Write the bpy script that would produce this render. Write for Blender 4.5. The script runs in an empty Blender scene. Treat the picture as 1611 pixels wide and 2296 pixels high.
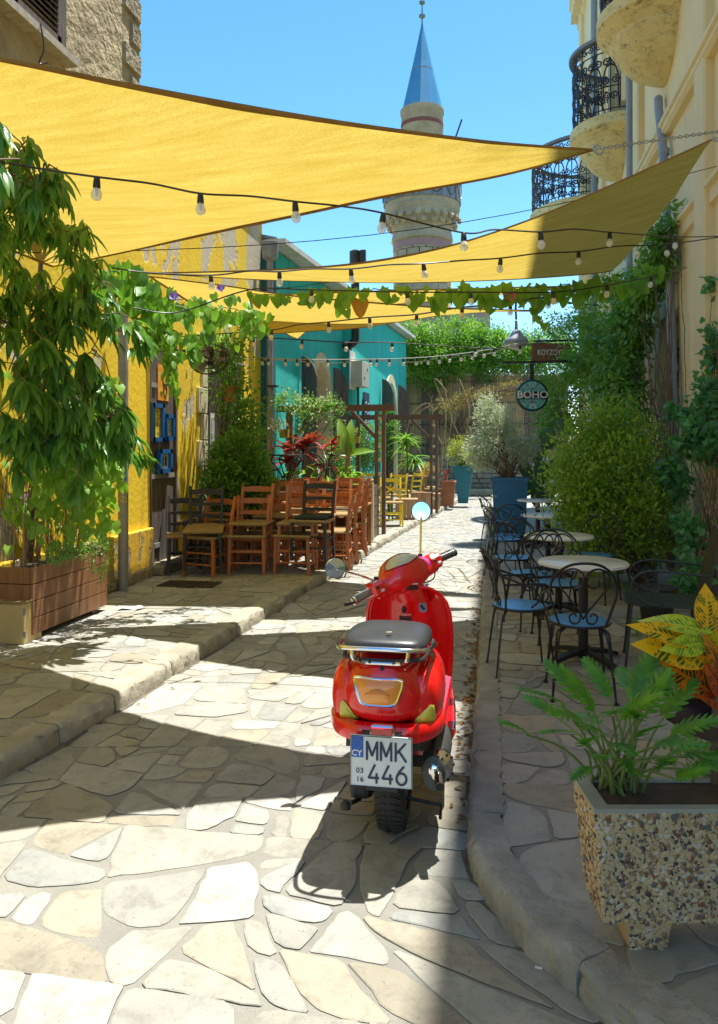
import bpy, bmesh, math, random
import numpy as np
from mathutils import Vector, Matrix, noise
from mathutils.bvhtree import BVHTree
S = bpy.context.scene
COL = S.collection
R = math.radians
random.seed(7)
PI = math.pi

# ------------------------------------------------------------------ camera
FPX, CXP, HV, CAMH = 1725.0, 805.5, 1000.0, 1.6
YAW = math.atan((1112.0 - CXP) / FPX)
cam = bpy.data.cameras.new('camera')
camo = bpy.data.objects.new('camera', cam)
COL.objects.link(camo)
camo.location = (0, 0, CAMH)
camo.rotation_euler = (R(90), 0, YAW)
cam.sensor_fit = 'VERTICAL'
cam.sensor_height = 34.6
cam.sensor_width = 24.3
cam.lens = 34.6 * FPX / 2296.0
cam.shift_y = -(1148.0 - HV) / 2296.0
cam.clip_start = 0.05
cam.clip_end = 2000
S.camera = camo

# ------------------------------------------------------------------ light
SUNV = Vector((0.158, 0.17, 1.0)).normalized()      # towards the sun
elev = math.asin(SUNV.z)
azim = math.atan2(SUNV.x, SUNV.y)
w = bpy.data.worlds.new('World')
S.world = w
w.use_nodes = True
nt = w.node_tree
sky = nt.nodes.new('ShaderNodeTexSky')
sky.sky_type = 'NISHITA'
sky.sun_disc = False
sky.sun_elevation = elev
sky.sun_rotation = azim
sky.air_density = 1.0
sky.dust_density = 0.25
sky.ozone_density = 3.0
hs = nt.nodes.new('ShaderNodeHueSaturation')
hs.inputs['Hue'].default_value = 0.492
hs.inputs['Saturation'].default_value = 1.25
hs.inputs['Value'].default_value = 0.93
bg = nt.nodes['Background']
bg.inputs['Strength'].default_value = 0.15
nt.links.new(sky.outputs[0], hs.inputs['Color'])
nt.links.new(hs.outputs[0], bg.inputs['Color'])
sl = bpy.data.lights.new('sun', 'SUN')
sl.energy = 4.7
sl.angle = R(0.53)
sl.color = (1.0, 0.965, 0.90)
so = bpy.data.objects.new('sun', sl)
COL.objects.link(so)
so.rotation_euler = SUNV.to_track_quat('Z', 'Y').to_euler()
so.location = (5, 10, 30)
S.view_settings.view_transform = 'Standard'
S.view_settings.look = 'None'
S.view_settings.gamma = 1
S.view_settings.use_curve_mapping = False
S.view_settings.exposure = 1.03
S.render.engine = 'CYCLES'
S.cycles.max_bounces = 8
S.cycles.diffuse_bounces = 4
S.cycles.transparent_max_bounces = 12

# ------------------------------------------------------------------ geometry of the place
FW = Vector((-math.sin(YAW), math.cos(YAW), 0))
RT = Vector((math.cos(YAW), math.sin(YAW), 0))
CP = Vector((0, 0, CAMH))
def ray(u, v): return FW + RT * ((u - CXP) / FPX) - Vector((0, 0, 1)) * ((v - HV) / FPX)
def onz(u, v, z): r = ray(u, v); return CP + r * ((z - CAMH) / r.z)
def onx(u, v, x): r = ray(u, v); return CP + r * (x / r.x)
def ony(u, v, y): r = ray(u, v); return CP + r * (y / r.y)
def ond(u, v, d): return CP + ray(u, v) * d       # at depth d from the viewpoint
PV = 0.10                                         # pavement height

# ------------------------------------------------------------------ materials
def newmat(name):
    m = bpy.data.materials.new(name); m.use_nodes = True
    n = m.node_tree
    return m, n, n.nodes['Principled BSDF']
def rgb(c): return (c[0], c[1], c[2], 1)
def N(n, t, **k):
    x = n.nodes.new('ShaderNode' + t)
    for a, b in k.items():
        if a.startswith('i_'): x.inputs[a[2:].replace('_', ' ')].default_value = b
        else: setattr(x, a, b)
    return x
def mixc(n, fac, a, b, mode='MIX'):
    x = n.nodes.new('ShaderNodeMix'); x.data_type = 'RGBA'; x.blend_type = mode
    for s, val in ((0, fac), (6, a), (7, b)):
        if hasattr(val, 'is_linked') or hasattr(val, 'links'): n.links.new(val, x.inputs[s])
        else: x.inputs[s].default_value = val if s == 0 else rgb(val)
    return x.outputs[2]
def ramp(n, fac, p0, p1, c0=(0, 0, 0), c1=(1, 1, 1)):
    x = n.nodes.new('ShaderNodeValToRGB')
    x.color_ramp.elements[0].position = p0; x.color_ramp.elements[1].position = p1
    x.color_ramp.elements[0].color = rgb(c0); x.color_ramp.elements[1].color = rgb(c1)
    n.links.new(fac, x.inputs[0]); return x.outputs[0]
def noisef(n, scale, detail=5, rough=.55, stretch=None, coord='Object', dist=0):
    tc = n.nodes.new('ShaderNodeTexCoord'); src = tc.outputs[coord]
    if stretch:
        mp = n.nodes.new('ShaderNodeMapping'); mp.inputs['Scale'].default_value = stretch
        n.links.new(src, mp.inputs[0]); src = mp.outputs[0]
    x = N(n, 'TexNoise', i_Scale=scale, i_Detail=detail, i_Roughness=rough, i_Distortion=dist)
    n.links.new(src, x.inputs['Vector']); return x.outputs['Fac']
def bumpit(n, b, h, strength=.3, dist=.01):
    x = N(n, 'Bump', i_Strength=strength, i_Distance=dist)
    n.links.new(h, x.inputs['Height']); n.links.new(x.outputs[0], b.inputs['Normal'])
def M(name, c, c2=None, rough=.6, metal=0, scale=6, bump=.2, bscale=60, bdist=.004, coat=0, stretch=None, lo=.35, hi=.65, spec=None, island=0):
    m, n, b = newmat(name)
    c2 = c2 or tuple(x * .72 for x in c)
    f = ramp(n, noisef(n, scale, stretch=stretch), lo, hi)
    col = mixc(n, f, c, c2)
    if island:
        g = n.nodes.new('ShaderNodeNewGeometry'); o = n.nodes.new('ShaderNodeObjectInfo')
        ad = N(n, 'Math', operation='ADD'); n.links.new(g.outputs['Random Per Island'], ad.inputs[0]); n.links.new(o.outputs['Random'], ad.inputs[1])
        fr = N(n, 'Math', operation='FRACT'); n.links.new(ad.outputs[0], fr.inputs[0])
        mr = N(n, 'MapRange'); n.links.new(fr.outputs[0], mr.inputs[0]); mr.inputs[3].default_value = 1 - island; mr.inputs[4].default_value = 1 + island
        cb = N(n, 'Vector Math'.replace(' ', ''), operation='SCALE') if False else n.nodes.new('ShaderNodeVectorMath')
        cb.operation = 'SCALE'; n.links.new(col, cb.inputs[0]); n.links.new(mr.outputs[0], cb.inputs['Scale']); col = cb.outputs[0]
    n.links.new(col, b.inputs['Base Color'])
    b.inputs['Roughness'].default_value = rough; b.inputs['Metallic'].default_value = metal
    if coat: b.inputs['Coat Weight'].default_value = coat; b.inputs['Coat Roughness'].default_value = .05
    if spec is not None: b.inputs['Specular IOR Level'].default_value = spec
    if bump: bumpit(n, b, noisef(n, bscale, stretch=stretch), bump, bdist)
    return m
def leafmat(name, c, c2, tr=.35, rough=.42, var=.35, trc=None, clump=2.5):
    m, n, b = newmat(name)
    g = n.nodes.new('ShaderNodeNewGeometry'); o = n.nodes.new('ShaderNodeObjectInfo')
    ad = N(n, 'Math', operation='ADD'); n.links.new(g.outputs['Random Per Island'], ad.inputs[0]); n.links.new(o.outputs['Random'], ad.inputs[1])
    fr = N(n, 'Math', operation='FRACT'); n.links.new(ad.outputs[0], fr.inputs[0])
    col = mixc(n, fr.outputs[0], c, c2)
    nz = ramp(n, noisef(n, clump, 2, coord='Object'), .35, .65)
    dk = mixc(n, nz, tuple(x * (1 - var) for x in c), col)
    col = mixc(n, .55, col, dk)
    n.links.new(col, b.inputs['Base Color']); b.inputs['Roughness'].default_value = rough
    t = n.nodes.new('ShaderNodeBsdfTranslucent')
    tc = mixc(n, .5, col, trc or (min(1, c[0] * 2.2 + .05), min(1, c[1] * 2.0 + .08), c[2] * .6))
    n.links.new(tc, t.inputs['Color'])
    mx = n.nodes.new('ShaderNodeMixShader'); mx.inputs[0].default_value = tr
    n.links.new(b.outputs[0], mx.inputs[1]); n.links.new(t.outputs[0], mx.inputs[2])
    n.links.new(mx.outputs[0], n.nodes['Material Output'].inputs['Surface'])
    return m

# ------------------------------------------------------------------ object helpers
ORG = {}
def tag(o, label=None, cat=None, group=None, kind=None):
    if label: o['label'] = label
    if cat: o['category'] = cat
    if group: o['group'] = group
    if kind: o['kind'] = kind
    return o
def empty(name, loc=(0, 0, 0), label=None, cat=None, group=None):
    o = bpy.data.objects.new(name, None); COL.objects.link(o)
    o.location = loc; o.empty_display_size = .2
    ORG[o.name] = Vector(loc)
    return tag(o, label, cat, group)
def origin(o):
    v = Vector((0, 0, 0))
    while o is not None:
        v += ORG.get(o.name, Vector((0, 0, 0))); o = o.parent
    return v
class MB:
    """collects geometry given in place coordinates"""
    def __init__(s): s.v = []; s.f = []; s.mi = []; s.cur = 0; s.sm = []; s.smooth = False
    def add(s, vs, fs, smooth=None):
        b = len(s.v); s.v.extend([tuple(x) for x in vs])
        for f in fs: s.f.append(tuple(i + b for i in f)); s.mi.append(s.cur); s.sm.append(s.smooth if smooth is None else smooth)
        return s
    def box(s, c, d, rz=0, rx=0, ry=0, taper=1, bev=0):
        c = Vector(c); m = Matrix.Rotation(rz, 3, 'Z') @ Matrix.Rotation(rx, 3, 'X') @ Matrix.Rotation(ry, 3, 'Y')
        hx, hy, hz = d[0] / 2, d[1] / 2, d[2] / 2
        if bev <= 0:
            P = [(-hx, -hy, -hz), (hx, -hy, -hz), (hx, hy, -hz), (-hx, hy, -hz)]
            P += [(x * taper, y * taper, hz) for x, y, z in P]
            F = [(3, 2, 1, 0), (4, 5, 6, 7), (0, 1, 5, 4), (1, 2, 6, 5), (2, 3, 7, 6), (3, 0, 4, 7)]
            return s.add([c + m @ Vector(p) for p in P], F, False)
        b = min(bev, hx * .9, hy * .9, hz * .9)
        P = []; 
        for z, k in ((-hz, b), (-hz + b, 0), (hz - b, 0), (hz, b)):
            t = 1 if z < 0 else taper
            for x, y in ((-hx + k, -hy + b), (-hx + b, -hy + k), (hx - b, -hy + k), (hx - k, -hy + b), (hx - k, hy - b), (hx - b, hy - k), (-hx + b, hy - k), (-hx + k, hy - b)):
                P.append((x * t, y * t, z))
        F = [tuple(range(7, -1, -1)), tuple(range(24, 32))]
        for k in range(3):
            for i in range(8):
                j = (i + 1) % 8; F.append((k * 8 + i, k * 8 + j, k * 8 + 8 + j, k * 8 + 8 + i))
        return s.add([c + m @ Vector(p) for p in P], F, False)
    def beam(s, a, b, wd, th=None, up=(0, 0, 1)):
        """square bar from a to b, wd across, th deep"""
        a = Vector(a); b = Vector(b); th = th or wd; d = (b - a).normalized()
        x = d.cross(Vector(up)); 
        if x.length < 1e-4: x = d.cross(Vector((0, 1, 0)))
        x.normalize(); y = x.cross(d)
        P = []
        for p in (a, b):
            for i, j in ((-1, -1), (1, -1), (1, 1), (-1, 1)): P.append(p + x * wd / 2 * i + y * th / 2 * j)
        return s.add(P, [(3, 2, 1, 0), (4, 5, 6, 7), (0, 1, 5, 4), (1, 2, 6, 5), (2, 3, 7, 6), (3, 0, 4, 7)], False)
    def tube(s, pts, r, n=6, closed=False, cap=True):
        pts = [Vector(p) for p in pts]; k = len(pts)
        rs = r if isinstance(r, (list, tuple)) else [r] * k
        t0 = (pts[1] - pts[0]).normalized()
        ref = Vector((0, 0, 1)) if abs(t0.z) < .9 else Vector((1, 0, 0))
        nx = t0.cross(ref).normalized(); P = []
        for i, p in enumerate(pts):
            if closed: t = (pts[(i + 1) % k] - pts[i - 1])
            else: t = pts[min(i + 1, k - 1)] - pts[max(i - 1, 0)]
            if t.length < 1e-9: t = t0.copy()
            t.normalize(); nx = (nx - t * nx.dot(t))
            if nx.length < 1e-6: nx = t.cross(Vector((.3, .7, .2)))
            nx.normalize(); ny = t.cross(nx)
            for j in range(n):
                a = 2 * PI * j / n; P.append(p + (nx * math.cos(a) + ny * math.sin(a)) * rs[i])
        F = []
        for i in range(k if closed else k - 1):
            for j in range(n):
                a = i * n; b = ((i + 1) % k) * n; q = (j + 1) % n
                F.append((a + j, a + q, b + q, b + j))
        if cap and not closed: F += [tuple(range(n - 1, -1, -1)), tuple(range((k - 1) * n, k * n))]
        return s.add(P, F, True)
    def lathe(s, c, prof, n=24, axis=None, cap=True):
        """prof: (radius, height) pairs about axis through c"""
        c = Vector(c); q = Vector(axis).normalized().to_track_quat('Z', 'Y').to_matrix() if axis else Matrix.Identity(3)
        P = []
        for r_, h in prof:
            for j in range(n):
                a = 2 * PI * j / n; P.append(c + q @ Vector((r_ * math.cos(a), r_ * math.sin(a), h)))
        F = []
        for i in range(len(prof) - 1):
            for j in range(n):
                k = (j + 1) % n; F.append((i * n + j, i * n + k, (i + 1) * n + k, (i + 1) * n + j))
        if cap: F += [tuple(range(n - 1, -1, -1)), tuple(range((len(prof) - 1) * n, len(prof) * n))]
        return s.add(P, F, True)
    def prism(s, poly, d):
        """flat polygon (3D points) extruded by vector d"""
        poly = [Vector(p) for p in poly]; d = Vector(d); k = len(poly)
        P = poly + [p + d for p in poly]
        F = [tuple(range(k - 1, -1, -1)), tuple(range(k, 2 * k))] + [(i, (i + 1) % k, k + (i + 1) % k, k + i) for i in range(k)]
        return s.add(P, F, False)
    def loft(s, secs, closed_ends=True, smooth=True):
        k = len(secs[0]); P = [p for sc in secs for p in sc]; F = []
        for i in range(len(secs) - 1):
            for j in range(k):
                q = (j + 1) % k; F.append((i * k + j, i * k + q, (i + 1) * k + q, (i + 1) * k + j))
        if closed_ends: F += [tuple(range(k - 1, -1, -1)), tuple(range((len(secs) - 1) * k, len(secs) * k))]
        return s.add(P, F, smooth)
    def sheet(s, grid, smooth=True):
        h = len(grid); wd = len(grid[0])
        return s.add([p for r_ in grid for p in r_], [(i * wd + j, i * wd + j + 1, (i + 1) * wd + j + 1, (i + 1) * wd + j) for i in range(h - 1) for j in range(wd - 1)], smooth)
    def build(s, name, mats, parent=None, kind=None, fixn=True, subd=0, solid=0, bevel=0, label=None, auto=None):
        og = origin(parent)
        me = bpy.data.meshes.new(name)
        me.from_pydata([(x - og.x, y - og.y, z - og.z) for x, y, z in s.v], [], s.f)
        if not isinstance(mats, (list, tuple)): mats = [mats]
        for m in mats: me.materials.append(m)
        me.polygons.foreach_set('material_index', s.mi)
        me.polygons.foreach_set('use_smooth', s.sm)
        if fixn:
            bm = bmesh.new(); bm.from_mesh(me); bmesh.ops.recalc_face_normals(bm, faces=bm.faces); bm.to_mesh(me); bm.free()
        me.update()
        if not subd and any(s.sm): me.set_sharp_from_angle(angle=R(42))
        o = bpy.data.objects.new(name, me); COL.objects.link(o)
        if parent is not None: o.parent = parent
        if kind: o['kind'] = kind
        if label: o['label'] = label
        if solid: md = o.modifiers.new('s', 'SOLIDIFY'); md.thickness = solid; md.offset = 0
        if bevel: md = o.modifiers.new('b', 'BEVEL'); md.width = bevel; md.segments = 2; md.limit_method = 'ANGLE'
        if subd: md = o.modifiers.new('u', 'SUBSURF'); md.levels = subd; md.render_levels = subd
        return o
def kids(o): return [c for c in bpy.data.objects if c.parent == o]
def copy_tree(o, parent=None, _k=None):
    if _k is None:
        _k = {}
        for c in bpy.data.objects:
            if c.parent is not None: _k.setdefault(c.parent.name, []).append(c)
    c = o.copy(); COL.objects.link(c); c.parent = parent
    for ch in _k.get(o.name, []): copy_tree(ch, c, _k)
    return c
def place(o, loc, rz=0, label=None, rx=0, ry=0):
    o.location = loc; o.rotation_euler = (rx, ry, rz)
    if label: o['label'] = label
    return o
def text_mesh(name, body, size, mat, parent, loc, rot, ext=.001, align='CENTER', bold=0, sx=1):
    cu = bpy.data.curves.new(name, 'FONT'); cu.body = body; cu.size = size; cu.extrude = ext
    cu.align_x = align; cu.align_y = 'CENTER'; cu.offset = bold; cu.resolution_u = 3
    t = bpy.data.objects.new('t', cu); COL.objects.link(t)
    dg = bpy.context.evaluated_depsgraph_get()
    me = bpy.data.meshes.new_from_object(t.evaluated_get(dg)); bpy.data.objects.remove(t)
    me.materials.clear(); me.materials.append(mat)
    og = origin(parent)
    mt = Matrix.Translation(Vector(loc) - og) @ rot.to_4x4() @ Matrix.Diagonal((sx, 1, 1, 1))
    me.transform(mt)
    o = bpy.data.objects.new(name, me); COL.objects.link(o); o.parent = parent
    return o
def circ(c, r, n=16, ax=(1, 0, 0), ay=(0, 1, 0), a0=0, a1=2 * PI, end=False):
    c = Vector(c); ax = Vector(ax); ay = Vector(ay); k = n + 1 if end else n
    return [c + ax * (r * math.cos(a0 + (a1 - a0) * i / n)) + ay * (r * math.sin(a0 + (a1 - a0) * i / n)) for i in range(k)]
def spline(P, n=8):
    P = [Vector(p) for p in P]; out = []
    for i in range(len(P) - 1):
        p0 = P[max(i - 1, 0)]; p1 = P[i]; p2 = P[i + 1]; p3 = P[min(i + 2, len(P) - 1)]
        for k in range(n):
            t = k / n
            out.append(.5 * ((2 * p1) + (p2 - p0) * t + (2 * p0 - 5 * p1 + 4 * p2 - p3) * t * t + (3 * p1 - p0 - 3 * p2 + p3) * t ** 3))
    out.append(P[-1]); return out

# leaves ------------------------------------------------------------
def leaf_shape(kind='oval', L=1.0, W=.4, fold=.12, droop=.15, n=5):
    """verts/faces of one leaf lying along +Y, normal +Z; returned as numpy"""
    prof = {'oval': lambda t: math.sin(PI * t) ** .8, 'lance': lambda t: math.sin(PI * t ** .8) ** 1.0,
            'heart': lambda t: (1.15 * (1 - t) ** .55 if t > .12 else .75), 'strap': lambda t: min(1, t * 6) * (1 - t ** 4),
            'round': lambda t: math.sqrt(max(0, 1 - (2 * t - 1) ** 2))}[kind]
    V = []; F = []
    for i in range(n + 1):
        t = i / n; wd = W / 2 * max(0.02, prof(t)) if 0 < i < n or (kind == 'heart' and i == 0) else .004
        z = -droop * L * t * t; y = L * t
        yb = y - (.16 * L if kind == 'heart' and i == 0 else 0)
        V += [(-wd, yb, z + fold * wd * 2), (0, y, z), (wd, yb, z + fold * wd * 2)]
    for i in range(n):
        a = i * 3; F += [(a, a + 1, a + 4, a + 3), (a + 1, a + 2, a + 5, a + 4)]
    return np.array(V, float), F
def frame_from(d, up, roll=0):
    d = d.normalized(); x = d.cross(up)
    if x.length < 1e-4: x = d.cross(Vector((1, 0, 0)))
    x.normalize(); z = x.cross(d)
    if roll: q = Matrix.Rotation(roll, 3, d); x = q @ x; z = q @ z
    return Matrix((x, d, z)).transposed()
def leaf_mass(name, items, shape, mat, parent, kind='stuff'):
    """items: (pos, 3x3, scale); one joined mesh"""
    V0, F0 = shape; k = len(V0); n = len(items)
    if n == 0: return None
    P = np.array([tuple(i[0]) for i in items]); MM = np.array([[list(r_) for r_ in i[1]] for i in items]); sc = np.array([i[2] for i in items])
    V = np.einsum('nij,kj->nki', MM, V0) * sc[:, None, None] + P[:, None, :] - np.array(tuple(origin(parent)))
    F = np.array(F0); FF = (F[None] + (np.arange(n) * k)[:, None, None]).reshape(-1, 4)
    me = bpy.data.meshes.new(name)
    me.vertices.add(n * k); me.vertices.foreach_set('co', V.reshape(-1))
    nf = len(FF); me.loops.add(nf * 4); me.loops.foreach_set('vertex_index', FF.reshape(-1).astype(np.int32))
    me.polygons.add(nf); me.polygons.foreach_set('loop_start', (np.arange(nf) * 4).astype(np.int32))
    me.polygons.foreach_set('loop_total', np.full(nf, 4, np.int32)); me.polygons.foreach_set('use_smooth', [True] * nf)
    me.update(calc_edges=True); me.materials.append(mat)
    o = bpy.data.objects.new(name, me); COL.objects.link(o); o.parent = parent
    if kind: o['kind'] = kind
    return o
LEAFCACHE = {}
def leaf_objs(items, shape_key, shape, mat, parent, name='leaf'):
    key = (shape_key, mat.name)
    if key not in LEAFCACHE:
        me = bpy.data.meshes.new(name); me.from_pydata([tuple(v) for v in shape[0]], [], shape[1]); me.materials.append(mat)
        me.polygons.foreach_set('use_smooth', [True] * len(me.polygons)); LEAFCACHE[key] = me
    me = LEAFCACHE[key]; og = origin(parent)
    for p, m, sc in items:
        o = bpy.data.objects.new(name, me); COL.objects.link(o); o.parent = parent
        o.matrix_local = Matrix.Translation(Vector(p) - og) @ (m.to_4x4() @ Matrix.Diagonal((sc, sc, sc, 1)))
def rv(s=1): return Vector((random.gauss(0, s), random.gauss(0, s), random.gauss(0, s)))
def clump_items(blobs, n, size, up=.5, jit=.35, hang=0, shell=.55, nclump=40, cr=.16):
    """blobs: (centre, (rx,ry,rz), weight); leaves gathered in clumps"""
    out = []; tw = sum(b[2] for b in blobs)
    for c, rr, wt in blobs:
        c = Vector(c); nc = max(3, int(nclump * wt / tw)); per = max(1, int(n * wt / tw / nc))
        for _ in range(nc):
            d = rv().normalized(); rad = shell + (1 - shell) * random.random() ** .5 * 1.08
            cc = c + Vector((d.x * rr[0], d.y * rr[1], d.z * rr[2])) * rad
            s0 = random.uniform(.6, 1.3)
            for _ in range(int(per * s0)):
                p = cc + rv(cr * s0 * .6)
                dd = (d * .7 + rv(jit) + Vector((0, 0, up * .3 - hang)))
                nn = Vector((0, 0, 1)) * up + d * .6 + rv(jit)
                out.append((p, frame_from(dd, nn), size * random.uniform(.65, 1.25)))
    return out
# ================================================================== GROUND
def lerp_tab(tab, y):
    if y <= tab[0][0]: return tab[0][1]
    for (a, b), (c, d) in zip(tab, tab[1:]):
        if y <= c: return b + (d - b) * (y - a) / (c - a)
    return tab[-1][1]
LK = [(-3, -2.4), (2.5, -2.38), (3.3, -2.34), (4.3, -2.25), (9, -1.98), (13.4, -1.71), (17, -1.42), (21.4, -1.08), (23, -.98), (26, -.95)]
def Lx(y): return lerp_tab(LK, y)
def Rx(y):
    if y > 3.1: return -.10 - .03 * min(1, (y - 3.1) / 6)
    return -.10 + .5 * (3.1 - y) ** 2 + .02 * (3.1 - y)
def stone_mat(name, c, c2):
    m, n, b = newmat(name); o = n.nodes.new('ShaderNodeObjectInfo'); mp = n.nodes.new('ShaderNodeTexCoord'); off = n.nodes.new('ShaderNodeVectorMath'); off.operation = 'ADD'
    mu = n.nodes.new('ShaderNodeVectorMath'); mu.operation = 'SCALE'; cmb = n.nodes.new('ShaderNodeCombineXYZ')
    for i in range(3): n.links.new(o.outputs['Random'], cmb.inputs[i])
    n.links.new(cmb.outputs[0], mu.inputs[0]); mu.inputs['Scale'].default_value = 37; n.links.new(mp.outputs['Object'], off.inputs[0]); n.links.new(mu.outputs[0], off.inputs[1])
    def nz(sc, det, ro, dist=0): x = N(n, 'TexNoise', i_Scale=sc, i_Detail=det, i_Roughness=ro, i_Distortion=dist); n.links.new(off.outputs[0], x.inputs['Vector']); return x.outputs['Fac']
    col = mixc(n, ramp(n, nz(3.5, 6, .6, .4), .3, .7), c, c2)
    col = mixc(n, ramp(n, nz(9, 8, .74, .5), .48, .70, (0, 0, 0), (.9, .9, .9)), col, tuple(x * .66 for x in c2))
    pit = nz(60, 4, .7); col = mixc(n, ramp(n, pit, .62, .70, (0, 0, 0), (.8, .8, .8)), col, (.15, .13, .10)); col = mixc(n, ramp(n, nz(1.1, 3, .5), .5, .8, (0, 0, 0), (.5, .5, .5)), col, tuple(x * .7 for x in c2))
    crk = nz(1.3, 9, .62, .6); cr = N(n, 'Math', operation='SUBTRACT'); n.links.new(crk, cr.inputs[0]); cr.inputs[1].default_value = .5; ab = N(n, 'Math', operation='ABSOLUTE'); n.links.new(cr.outputs[0], ab.inputs[0])
    cf = ramp(n, ab.outputs[0], .0, .004, (.0, .0, .0), (0, 0, 0)); col = mixc(n, cf, col, (.16, .14, .11))
    mr = N(n, 'MapRange'); n.links.new(o.outputs['Random'], mr.inputs[0]); mr.inputs[3].default_value = .86; mr.inputs[4].default_value = 1.1
    vs = n.nodes.new('ShaderNodeVectorMath'); vs.operation = 'SCALE'; n.links.new(col, vs.inputs[0]); n.links.new(mr.outputs[0], vs.inputs['Scale']); n.links.new(vs.outputs[0], b.inputs['Base Color'])
    b.inputs['Roughness'].default_value = .72; sm = N(n, 'Math', operation='SUBTRACT'); n.links.new(nz(17, 8, .72), sm.inputs[0]); n.links.new(cf, sm.inputs[1]); bumpit(n, b, sm.outputs[0], .9, .010)
    return m
stoneA = stone_mat('stone_cream', (.40, .385, .325), (.31, .30, .25))
stoneB = stone_mat('stone_grey', (.36, .365, .335), (.28, .285, .26))
stoneC = stone_mat('stone_buff', (.39, .355, .27), (.31, .28, .215))
stoneD = stone_mat('stone_pale', (.42, .41, .36), (.33, .325, .285))
def mortar_mat():
    m, n, b = newmat('mortar')
    c = mixc(n, ramp(n, noisef(n, 2.2, 6, .6), .35, .7), (.34, .33, .285), (.24, .235, .205))
    c = mixc(n, ramp(n, noisef(n, 160, 3, .7), .58, .72), c, (.13, .12, .10))
    n.links.new(c, b.inputs['Base Color']); b.inputs['Roughness'].default_value = .95
    bumpit(n, b, noisef(n, 70, 8, .75), .9, .012)
    return m
mortar = mortar_mat()
gapm = M('joint_dirt', (.10, .085, .065), (.16, .14, .11), .95, scale=14, bump=.4)
MATS4 = [stoneA, stoneB, stoneC, stoneD]

def ground_sheet(name, Lf, Rf, y0, y1, z, mat, parent=None, kind='structure', nx=6, step=.35, edge=None):
    mb = MB(); ys = list(np.arange(y0, y1, step)) + [y1]
    mb.sheet([[(Lf(y) + (Rf(y) - Lf(y)) * i / nx, y, z) for i in range(nx + 1)] for y in ys], True)
    return mb.build(name, mat, parent, kind=kind, fixn=False)

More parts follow.
